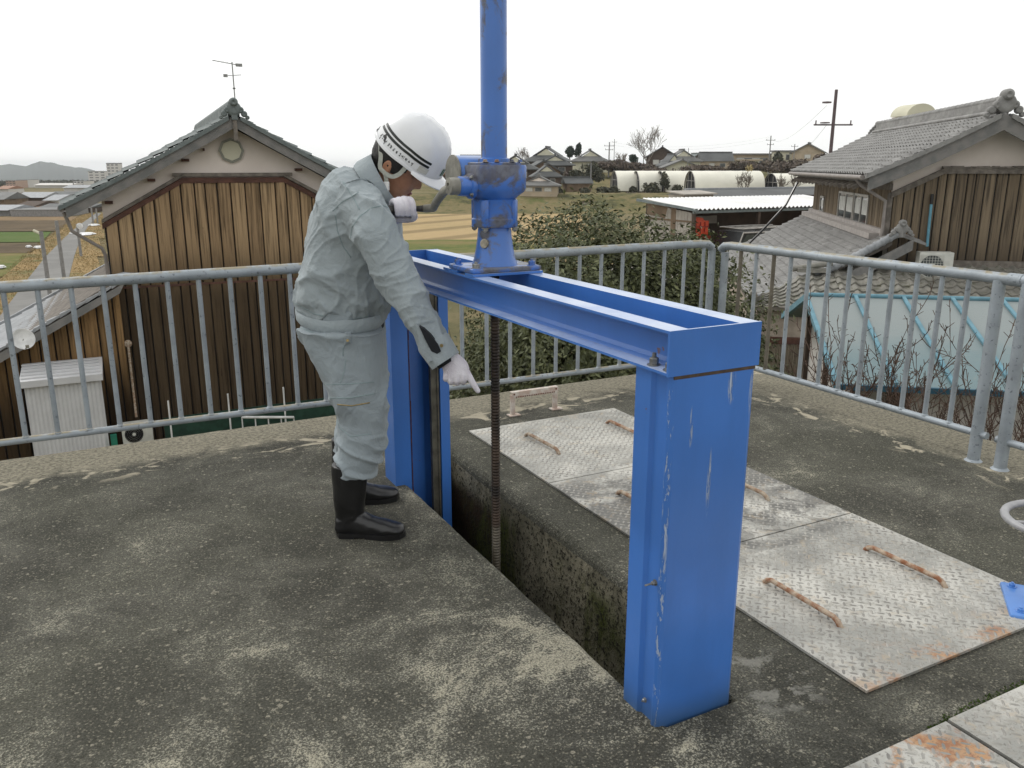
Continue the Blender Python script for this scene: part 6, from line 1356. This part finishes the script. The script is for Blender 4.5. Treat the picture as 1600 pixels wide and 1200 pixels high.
# ---------- helmet
P2 = math.radians(42); gf = RR * math.cos(P2) + Vector((0, 0, -math.sin(P2))); gu0 = RR * math.sin(P2) + Vector((0, 0, math.cos(P2))); gu = gu0 * math.cos(RO) - FH * math.sin(RO); gs = gf.cross(gu); gs = gs if gs.dot(FH) < 0 else -gs
HC = mp(-.394, 3.40, 1.540)
def HG(x, y, z): return HC + gf * x + gs * y + gu * z
def dome(az, t, off=0.):   # az 0 = front, t 0..pi/2
    A = (.142 if math.cos(az) > 0 else .162) + off; B = .118 + off; c = math.cos(t) ** .80; H_ = .163 + off
    x = A * math.cos(az) * c; y = B * math.sin(az) * c; z = H_ * math.sin(t) ** 1.0
    rim = -.022 * abs(math.sin(az)) ** 1.5 * (1 - math.sin(t)) - .026 * max(0, -math.cos(az)) * (1 - math.sin(t))
    ridge = .0045 * math.exp(-((abs(y) - .030) / .006) ** 2) * math.sin(t) * (1 if x > -.06 else 0)
    return HG(x, y, z + rim + ridge)
hm_ = part('helmet', MB().rings([[dome(2 * math.pi * k / 64, t) for k in range(64)] for t in [0, .06, .13, .22, .32, .43, .55, .68, .81, .94, 1.07, 1.2, 1.33, 1.45, 1.54]]), M['helmet'], person, 3)
def sub(name, m, mat, sm=3): return part(name, m, mat, hm_, sm)
m = MB(); m.rings([[dome(az, 0, .002), dome(az, .055, .0045), dome(az, .075, .003)] for az in [2 * math.pi * k / 64 for k in range(65)]], False, closed=False); sub('rim_bead', m, M['helmet'])
m = MB(); rows = []
for k in range(25):
    az = math.radians(-72 + 6 * k); w = math.cos(math.radians((-72 + 6 * k) * 90 / 76.)) ** .65 * .056; p = dome(az, .03, .001); q = dome(az, .03, .002); o = (gf * math.cos(az * .72) + gs * math.sin(az * .72)).normalized()
    rows.append([p + gu * .006, p + o * w * .5 + gu * .003, p + o * w + gu * -.004, p + o * w * 1.0 + gu * -.008, p + o * w * .5 + gu * -.003, p - gu * .003])
m.rings(rows, True, closed=True); sub('visor', m, M['helmet'], 1.0)
SGN = 1   # camera side
def strip(az0, az1, t0, t1, n=26, off=.0016):
    m = MB(); m.rings([[dome(SGN * (az0 + (az1 - az0) * k / n), t0, off), dome(SGN * (az0 + (az1 - az0) * k / n), t1, off)] for k in range(n + 1)], False, closed=False); return m
R2_ = math.radians
sub('stripe', strip(R2_(50), R2_(158), .335, .39), M['helmet_dark']); sub('stripe', strip(R2_(51), R2_(160), .245, .30), M['helmet_dark']); sub('clear_label', strip(R2_(48), R2_(66), .10, .23), M['acwhite'])
m = MB(); rg = random.Random(8)
for g in range(13):     # row of small dark characters under the stripes
    c = R2_(142 - g * 5.4)
    for q in range(4):
        a0 = c + R2_(rg.uniform(-1.5, .6)); t0 = rg.uniform(.12, .17)
        if rg.random() < .5: s_ = strip(a0, a0 + R2_(2.2), t0, t0 + .018, 1)
        else: s_ = strip(a0, a0 + R2_(.5), .115, .185, 1)
        m.add(s_.v, s_.f)
sub('printed_name', m, plain('grey_print', (.06, .065, .07), .5))
for k in (0, 1): sub('green_mark', strip(R2_(8 + k * 7), R2_(12 + k * 7), .16, .34, 2), M['helmet_green'])
sub('rear_mark', strip(R2_(166), R2_(186), .0, .14, 4), M['helmet_dark'])
# chin strap
def pxd(x, y, b): return atd(x, y, b)
m = MB()
def flat(m, pts, w=.008, t=.002):
    P, _ = smoothpts(pts, [1] * len(pts)); R_ = []
    for i, p in enumerate(P):
        d = (P[min(i + 1, len(P) - 1)] - P[max(i - 1, 0)]).normalized(); n_ = -FH; s_ = d.cross(n_).normalized(); R_.append([p + s_ * w + n_ * t, p - s_ * w + n_ * t, p - s_ * w - n_ * t, p + s_ * w - n_ * t])
    m.rings(R_)
flat(m, [pxd(594, 222, 3.33), pxd(595, 245, 3.315), pxd(594, 262, 3.31), pxd(602, 272, 3.30), pxd(604, 290, 3.305)]); flat(m, [pxd(602, 271, 3.298), pxd(613, 276, 3.295), pxd(625, 271, 3.30), pxd(636, 258, 3.305), pxd(640, 250, 3.31)]); part('chin_strap', m, M['strap'], person, 1.)
m = MB(); m.box(pxd(604, 291, 3.298), (.022, .012, .034), Matrix.Rotation(-.5, 3, 'Z'), bev=.003); m.box(pxd(604, 295, 3.292), (.012, .012, .02), Matrix.Rotation(-.5, 3, 'Z')); part('buckle', m, M['whitepl'], person)
# ---------- jacket
def ridged(P, k): return 1 - abs(noise.noise(P * k)) * 2.2
def jfold(p, n):
    q = p - mp(-.62, 3.4, 0); a = q.dot(RR); b = q.dot(FH); z = q.z
    w1 = noise.noise(Vector((a * 3.2, b * 3.2, z * 3.2))) * 1.2
    arm_ = ss(3.22 - 3.4, 3.10 - 3.4, b)
    f = ridged(Vector((a * .9 + z * .8 + w1 * .12, b * .8, (z - a) * .35 + w1 * .1)), 9) * .6 + ridged(Vector((a + w1 * .1, b, z * 1.3)), 6.5) * .4
    low = ss(1.10, .95, z) * (1 - arm_)
    f2 = ridged(Vector((a * 2.2 + b * 1.6 + w1 * .2, b * 1.2, z * .9)), 7)
    f3 = ridged(Vector((a * .7 + z * 1.1 + w1 * .16, b, z * .5 - a * .8)), 17); f4 = ridged(Vector((a - z * .8 + w1 * .2, b * 1.2, z * .6)), 11)
    return p + n * (max(0, f3) ** 5 * .0018 + max(0, f4) ** 5 * .0055 + max(0, f) ** 2 * (.015 + .008 * arm_) + low * max(0, f2) ** 2 * .014 - .019 + noise.noise(p * 5) * .008)
m = MB(); BC = 3.38
m.rings([RB((-.878, .925), (-.53, .885), .172, BC), RB((-.882, .94), (-.52, .90), .180, BC), RB((-.893, .975), (-.495, .955), .196, BC), RB((-.882, 1.03), (-.482, 1.03), .203, BC), RB((-.858, 1.12), (-.472, 1.11), .203, BC), RB((-.828, 1.24), (-.452, 1.20), .21, BC),
         RB((-.795, 1.35), (-.435, 1.265), .218, BC), RB((-.752, 1.445), (-.432, 1.315), .212, BC), RB((-.69, 1.495), (-.442, 1.335), .178, BC), RB((-.62, 1.508), (-.462, 1.352), .125, BC), RB((-.58, 1.512), (-.474, 1.365), .095, BC)])
P, R_ = smoothpts([(-.60, 3.27, 1.385), (-.54, 3.19, 1.315), (-.490, 3.135, 1.215), (-.432, 3.10, 1.105), (-.365, 3.07, .985), (-.305, 3.04, .885), (-.262, 3.025, .822)], [.105, .104, .097, .086, .078, .068, .057])
m.tube([mp(*p) for p in P], R_, 20)
P, R_ = smoothpts([(-.60, 3.49, 1.37), (-.55, 3.56, 1.28), (-.55, 3.60, 1.17)], [.10, .10, .085]); P = [mp(*p) for p in P]
m.tube(P, R_, 18, round_=True); m.tube([P[-1], P[-1].lerp(WR, .5) + Vector((0, 0, -.01)), WR + (P[-1] - WR).normalized() * .03], [.085, .07, .055], 18, round_=True)
jk = remesh(m, .0058, 9, .5, jfold); jo = part('jacket', jk, M['jacket'], person, 3)
# collar
m = MB(); C0 = RB((-.600, 1.512), (-.466, 1.345), .112, BC - .005, 2.2, 40); C1 = RB((-.548, 1.540), (-.456, 1.366), .094, BC - .005, 2.2, 40)
ax_ = ((C1[20] + C1[0]) / 2 - (C0[20] + C0[0]) / 2)
def ringscale(R__, k, d=Vector((0, 0, 0))): c = sum(R__, Vector()) / len(R__); return [c + (p - c) * k + d for p in R__]
m.rings([ringscale(C0, 1.03, ax_ * -.5), ringscale(C0, 1.06), ringscale(C0, 1.03, ax_ * .4), ringscale(C1, 1.05, ax_ * .0), ringscale(C1, 1.0, ax_ * .05), ringscale(C1, .93, -ax_ * .2), ringscale(C0, .9)], False)
part('collar', m, M['jacket'], jo, 3)
# cuff of the pointing arm, unbuttoned with the dark shirt showing
ca, cb = mp(-.295, 3.037, .868), mp(-.247, 3.022, .795); cdir = (cb - ca).normalized()
m = MB(); X, Y, A = frame(cdir)
def cring(c, r, k0, k1, n=24): return [c + (X * math.cos(2 * math.pi * k / n) + Y * math.sin(2 * math.pi * k / n)) * r for k in range(k0, k1)]
m.tube([ca, ca.lerp(cb, .1), cb, cb - cdir * .004], [.060, .065, .060, .050], 24); part('cuff', m, M['jacket'], jo, .9)
m = MB(); m.tube([cb - cdir * .02, cb + cdir * .012], [.045, .036], 16); part('shirt_cuff', m, M['shirt'], person, 1.)
bv = BVHTree.FromPolygons([v.co + person.location for v in jo.data.vertices], [tuple(p.vertices) for p in jo.data.polygons])
def drape(bvh, pts, r, n=6, lift=.0012, k=6):
    out = []; P = []
    for (x0, y0), (x1, y1) in zip(pts, pts[1:]): P += [(x0 + (x1 - x0) * j / k, y0 + (y1 - y0) * j / k) for j in range(k)]
    P.append(pts[-1])
    for x, y in P:
        h_ = bvh.ray_cast(CC, ray(x, y))
        if h_[0] is not None and h_[3] < 4.2: out.append(h_[0] + h_[1] * (lift if h_[1].dot(ray(x, y)) < 0 else -lift))
    return out
def seam(parent, bvh, pts, r=.0016, mat='seam', name='seam', cap=True):
    q = drape(bvh, pts, r, lift=.0002)
    if len(q) > 2: m = MB(); m.tube(q, r, 6); part(name, m, M[mat], parent, 3)
def patch(parent, bvh, quad, mat, name, off=.004, n=10):
    """cloth patch laid over the garment, corners in order"""
    m = MB(); rows = []
    for i in range(n + 1):
        row = []
        for j in range(n + 1):
            u, v = i / n, j / n; x = (quad[0][0] * (1 - u) + quad[1][0] * u) * (1 - v) + (quad[3][0] * (1 - u) + quad[2][0] * u) * v; y = (quad[0][1] * (1 - u) + quad[1][1] * u) * (1 - v) + (quad[3][1] * (1 - u) + quad[2][1] * u) * v
            h_ = bvh.ray_cast(CC, ray(x, y))
            if h_[0] is None: return
            e = off if 0 < i < n and 0 < j < n else -.002
            row.append(h_[0] - ray(x, y) * e)
        rows.append(row)
    m.rings(rows, False, closed=False); return part(name, m, M[mat], parent, 3)
S1 = [(548, 372), (550, 355), (562, 338), (580, 325), (598, 321), (614, 327)]
seam(jo, bv, S1); seam(jo, bv, [(520, 330), (534, 316), (550, 307), (560, 300)]); seam(jo, bv, [(536, 284), (545, 298), (553, 310), (562, 328)]); seam(jo, bv, [(524, 336), (527, 360), (536, 385), (548, 402)])
seam(jo, bv, [(462, 474), (490, 490), (520, 497), (545, 500), (575, 494)], .0018)
for c in ((496, 503), (512, 510)):
    h_ = bv.ray_cast(CC, ray(*c)); 
    if h_[0]: m = MB(); m.lathe([(0, 0), (.006, 0), (.005, .003), (0, .003)], h_[0] - ray(*c) * .001, -ray(*c), 12); part('snap', m, M['brass'], jo, 1.)
h_ = ray(690, 540); q = hit(690, 540, cb - FH * .06, FH); m = MB(); m.lathe([(0, 0), (.007, 0), (.006, .004), (0, .004)], q, -FH, 12); part('cuff_snap', m, M['brass'], jo, 1.)
# open flap of the cuff and dark shirt sleeve behind it
f_ = [(649, 506), (656, 512), (664, 530), (674, 549), (690, 553), (684, 560), (669, 566), (656, 540)]
m = MB(); P = [atd(x, y, 2.972) for x, y in f_]; m.prism(P, FH * .05); part('cuff_flap', m, M['jacket'], jo)
m = MB(); P = [atd(x, y, 2.965) for x, y in [(655, 510), (662, 514), (672, 523), (684, 538), (689, 549), (683, 553), (674, 549), (664, 530)]]; m.prism(P, FH * .03); part('sleeve_slit', m, M['shirt'], person)
# ---------- trousers
def tfold(p, n):
    q = p - mp(-.62, 3.4, 0); a = q.dot(RR); b = q.dot(FH); z = q.z; w1 = noise.noise(Vector((a * 4, b * 4, z * 4)))
    f = ridged(Vector((a * .35 + w1 * .08, b * .35, z + a * .25)), 13) * ss(.55, .38, z) + ridged(Vector((a * .8, b, z * .5 + w1 * .1)), 7) * ss(.4, .6, z)
    k = ridged(Vector((a * .5 + 3, b * .5, z * 1.1 - a * .6)), 9) * ss(.74, .64, z) * ss(.48, .56, z)
    f3 = ridged(Vector((a * .5 + w1 * .1, b * .6, z * 1.1 + a * .3)), 15)
    return p + n * (max(0, f3) ** 5 * .0025 + max(0, f) ** 2 * .017 + max(0, k) ** 2 * .011 - .018 + noise.noise(p * 6) * .007)
m = MB()
m.rings([RB((-.735, .262), (-.560, .255), .080, 3.235), RB((-.742, .285), (-.545, .28), .092, 3.235), RB((-.738, .34), (-.520, .34), .104, 3.235), RB((-.724, .42), (-.502, .41), .108, 3.24), RB((-.724, .52), (-.492, .51), .114, 3.245), RB((-.760, .62), (-.490, .61), .124, 3.25), RB((-.802, .71), (-.497, .71), .134, 3.262), RB((-.853, .80), (-.505, .80), .150, 3.285), RB((-.868, .88), (-.510, .87), .160, 3.30)])
m.rings([RB((-.800, .262), (-.640, .255), .080, 3.53), RB((-.802, .30), (-.625, .29), .092, 3.53), RB((-.785, .40), (-.59, .40), .103, 3.525), RB((-.768, .52), (-.56, .52), .112, 3.52), RB((-.782, .64), (-.545, .64), .125, 3.51), RB((-.84, .76), (-.53, .76), .145, 3.48), RB((-.866, .87), (-.52, .87), .155, 3.45)])
m.rings([RB((-.800, .72), (-.55, .74), .10, 3.38), RB((-.858, .80), (-.515, .80), .175, 3.38), RB((-.874, .88), (-.515, .87), .186, 3.38), RB((-.868, .94), (-.525, .93), .182, 3.38), RB((-.852, 1.0), (-.54, 1.0), .17, 3.38)])
tk = remesh(m, .0062, 9, .5, tfold); to = part('trousers', tk, M['trouser'], person, 3)
tv = BVHTree.FromPolygons([v.co + person.location for v in to.data.vertices], [tuple(p.vertices) for p in to.data.polygons])
patch(to, tv, [(507, 601), (584, 597), (586, 615), (510, 622)], 'trouser', 'pocket_flap', .010)
seam(to, tv, [(507, 601), (545, 600), (584, 597)], .0018); seam(to, tv, [(510, 622), (545, 622), (586, 615)], .0022); seam(to, tv, [(527, 632), (550, 634), (578, 629)], .0028, 'brass', 'zip'); seam(to, tv, [(523, 640), (530, 668), (548, 682), (580, 678)], .0016)
seam(to, tv, [(544, 528), (536, 545), (536, 556)], .002); seam(to, tv, [(540, 560), (538, 580), (532, 598)], .0014); seam(to, tv, [(463, 500), (468, 512), (490, 520)], .0018)
HB = [RB((-.893, .962), (-.500, .945), .200, BC, 2.3, 48), RB((-.889, .920), (-.505, .896), .199, BC, 2.3, 48), RB((-.884, .908), (-.512, .884), .190, BC, 2.3, 48)]
hb = MB(); rws = []
for i, rg__ in enumerate([HB[0], HB[0], HB[1], HB[2], HB[2]]):
    c_ = sum(rg__, Vector()) / 48; kk = (.90, .938, .950, .935, .89)[i]; row = []
    for p in rg__:
        q = c_ + (p - c_) * kk; nd = max(0, -(p - c_).dot(FH)) / .2; q.z -= nd * .038 + (.006 if i == 1 else 0) + noise.noise(q * 14) * .005; q += (p - c_).normalized() * noise.noise(q * 11) * .006; row.append(q)
    rws.append(row)
hb.rings(rws, False); hbo = part('hem_band', hb, M['jacket'], jo, 3)
bb = MB(); bb.rings([ringscale(HB[2], .91, Vector((0, 0, .01))), ringscale(HB[2], .90, Vector((0, 0, -.03)))], False); part('belt', bb, M['shirt'], person, 3)
hv2 = BVHTree.FromPolygons([v.co + person.location for v in hbo.data.vertices], [tuple(p.vertices) for p in hbo.data.polygons])
patch(person, hv2, [(529, 507), (547, 501), (545, 518), (526, 523)], 'shirt', 'shirt_gap', .003)
patch(person, bv, [(530, 505), (546, 500), (545, 519), (524, 522)], 'shirt', 'shirt_gap', .006)
patch(to, tv, [(538, 518), (549, 516), (549, 536), (538, 541)], 'trouser', 'waist_tab', .012); h_ = tv.ray_cast(CC, ray(543, 532))
if h_[0]: m = MB(); m.lathe([(0, 0), (.006, 0), (.005, .003), (0, .003)], h_[0] - ray(543, 532) * .014, -ray(543, 532), 12); part('tab_snap', m, M['brass'], to, 1.)
# ---------- rubber boots
def boot(b, oa, yaw, sc=1.):
    def T(x, y, z):   # x along the foot from the heel
        c, s_ = math.cos(yaw), math.sin(yaw); return mp(oa + (x * c - y * s_) * sc, b + (x * s_ + y * c) * sc, z * sc)
    m = MB(); e = 2.2
    def rg_(cx, cz, w, h, n=20): return [T(cx, w * math.cos(t) * (abs(math.cos(t)) ** (2 / e - 1) if abs(math.cos(t)) > 1e-3 else 0), max(.010, cz + h * math.sin(t))) for t in [2 * math.pi * k / n for k in range(n)]]
    m.rings([rg_(*q) for q in [(.002, .045, .026, .028), (.012, .05, .036, .045), (.05, .06, .042, .055), (.10, .058, .042, .056), (.15, .046, .046, .046), (.20, .038, .050, .036), (.245, .034, .047, .029), (.275, .031, .036, .022), (.288, .028, .018, .014)]])
    def sh_(x0, x1, w, z, n=20): return [T((x0 + x1) / 2 + (x1 - x0) / 2 * math.cos(t), w * math.sin(t), z) for t in [2 * math.pi * k / n for k in range(n)]]
    m.rings([sh_(.004, .115, .040, .05), sh_(.004, .122, .042, .09), sh_(.002, .124, .046, .13), sh_(-.002, .134, .054, .18), sh_(-.004, .142, .060, .24), sh_(-.002, .146, .062, .32)])
    def fn(p, n): return p + n * (.003 * noise.noise(p * 16) + .0022 * max(0, ridged(Vector((p.x, p.y, p.z * 2.2)), 11)) * ss(.22, .1, p.z))
    bo_ = part('boot', remesh(m, .0055, 5, .5, fn), M['black'], person, 3)
    m = MB(); out = [(0, 0), (.02, -.036), (.08, -.040), (.13, -.038), (.19, -.052), (.24, -.050), (.275, -.036), (.294, 0), (.275, .036), (.24, .050), (.19, .052), (.13, .038), (.08, .040), (.02, .036)]
    m.prism([T(x, y, .008) for x, y in out], (0, 0, .016)); m.prism([T(x, y * .95, .0) for x, y in out if x < .09], (0, 0, .010)); m.prism([T(x, y * .95, .0) for x, y in out if x > .12], (0, 0, .010)); part('sole', m, M['black'], bo_, .5)
boot(3.215, -.738, -.03); boot(3.53, -.805, .30)
# ---------- gloves
def tubeP(m, pts, rs, n=12): P, R_ = smoothpts(pts, rs, 3); m.tube(P, R_, n, round_=True)
m = MB()     # right hand, index finger pointing down
d = Vector((.40, -.92)); pr = Vector((.92, .40))
def pr_(c, w, th, b, n=20): return [mp(c[0] + pr.x * w * math.cos(t), b + th * math.sin(t), c[1] + pr.y * w * math.cos(t)) for t in [2 * math.pi * k / n for k in range(n)]]
m.rings([pr_((-.245, .832), .034, .026, 3.022), pr_((-.234, .812), .036, .025, 3.020), pr_((-.222, .790), .043, .022, 3.014), pr_((-.210, .768), .047, .021, 3.008), pr_((-.200, .750), .046, .020, 3.003), pr_((-.195, .738), .040, .016, 3.002)])
V = lambda a, z, b: mp(a, b, z)
tubeP(m, [V(-.178, .772, 3.003), V(-.160, .744, 2.996), V(-.144, .716, 2.992), V(-.127, .688, 2.993)], [.0150, .0130, .0118, .0100])
tubeP(m, [V(-.186, .762, 3.000), V(-.180, .733, 2.992), V(-.184, .721, 3.010), V(-.192, .735, 3.030)], [.0145, .0135, .0125, .0115])
tubeP(m, [V(-.206, .754, 3.002), V(-.203, .727, 2.995), V(-.207, .716, 3.012), V(-.212, .730, 3.032)], [.0145, .0135, .0125, .0115])
tubeP(m, [V(-.226, .750, 3.006), V(-.226, .726, 3.000), V(-.229, .717, 3.015), V(-.232, .731, 3.034)], [.0145, .0130, .0120, .011])
tubeP(m, [V(-.243, .755, 3.010), V(-.246, .735, 3.005), V(-.247, .728, 3.019), V(-.248, .740, 3.034)], [.0135, .0120, .0110, .010])
tubeP(m, [V(-.205, .805, 3.028), V(-.180, .780, 3.036), V(-.172, .752, 3.036), V(-.180, .732, 3.030)], [.016, .0145, .013, .0115])
part('glove', remesh(m, .0030, 3, .4), M['glove'], person, 3, 'white knit glove with the index finger pointing down')
m = MB()     # left hand wrapped round the crank grip
e1 = Vector((0, -1, 0)); e2 = Vector((0, 0, 1)); RG = .019
def gp(x, ang, r): a = math.radians(ang); return GC + GA * x + (e1 * math.cos(a) + e2 * math.sin(a)) * r
for i, x in enumerate((.034, .013, -.008, -.028)):
    k = (1., 1.06, 1., .9)[i]; tubeP(m, [gp(x, 185, .040 * k), gp(x, 140, .038 * k), gp(x, 95, .034 * k), gp(x, 50, .032), gp(x, 5, .031), gp(x + .002, -35, .030)], [.0150 * k, .0152 * k, .0146 * k, .0140 * k, .0132 * k, .0118 * k])
tubeP(m, [gp(-.005, 225, .050), gp(.030, 250, .040), gp(.045, 290, .034), gp(.040, 330, .032)], [.018, .016, .014, .0125])
m.rings([[gp(.004, 195, .043) + GA * .050 * math.cos(t) + (e2 * .026) * math.sin(t) for t in [2 * math.pi * k / 18 for k in range(18)]],
         [gp(-.002, 215, .052) + GA * .050 * math.cos(t) + (e2 * .8 + e1 * .6) * .024 * math.sin(t) for t in [2 * math.pi * k / 18 for k in range(18)]],
         [gp(-.015, 222, .068) + GA * .042 * math.cos(t) + (e2 * .7 + e1 * .7) * .024 * math.sin(t) for t in [2 * math.pi * k / 18 for k in range(18)]],
         [WR + Vector((.01, 0, 0)) + GA * .034 * math.cos(t) + (e2 * .7 + e1 * .7) * .027 * math.sin(t) for t in [2 * math.pi * k / 18 for k in range(18)]], [WR + (P[0] - P[0]) + Vector((-.03, .02, -.03)) + GA * .034 * math.cos(t) + (e2 * .7 + e1 * .7) * .030 * math.sin(t) for t in [2 * math.pi * k / 18 for k in range(18)]]])
part('glove', remesh(m, .0032, 12, .5), M['glove'], person, 3, 'white glove closed round the crank grip')
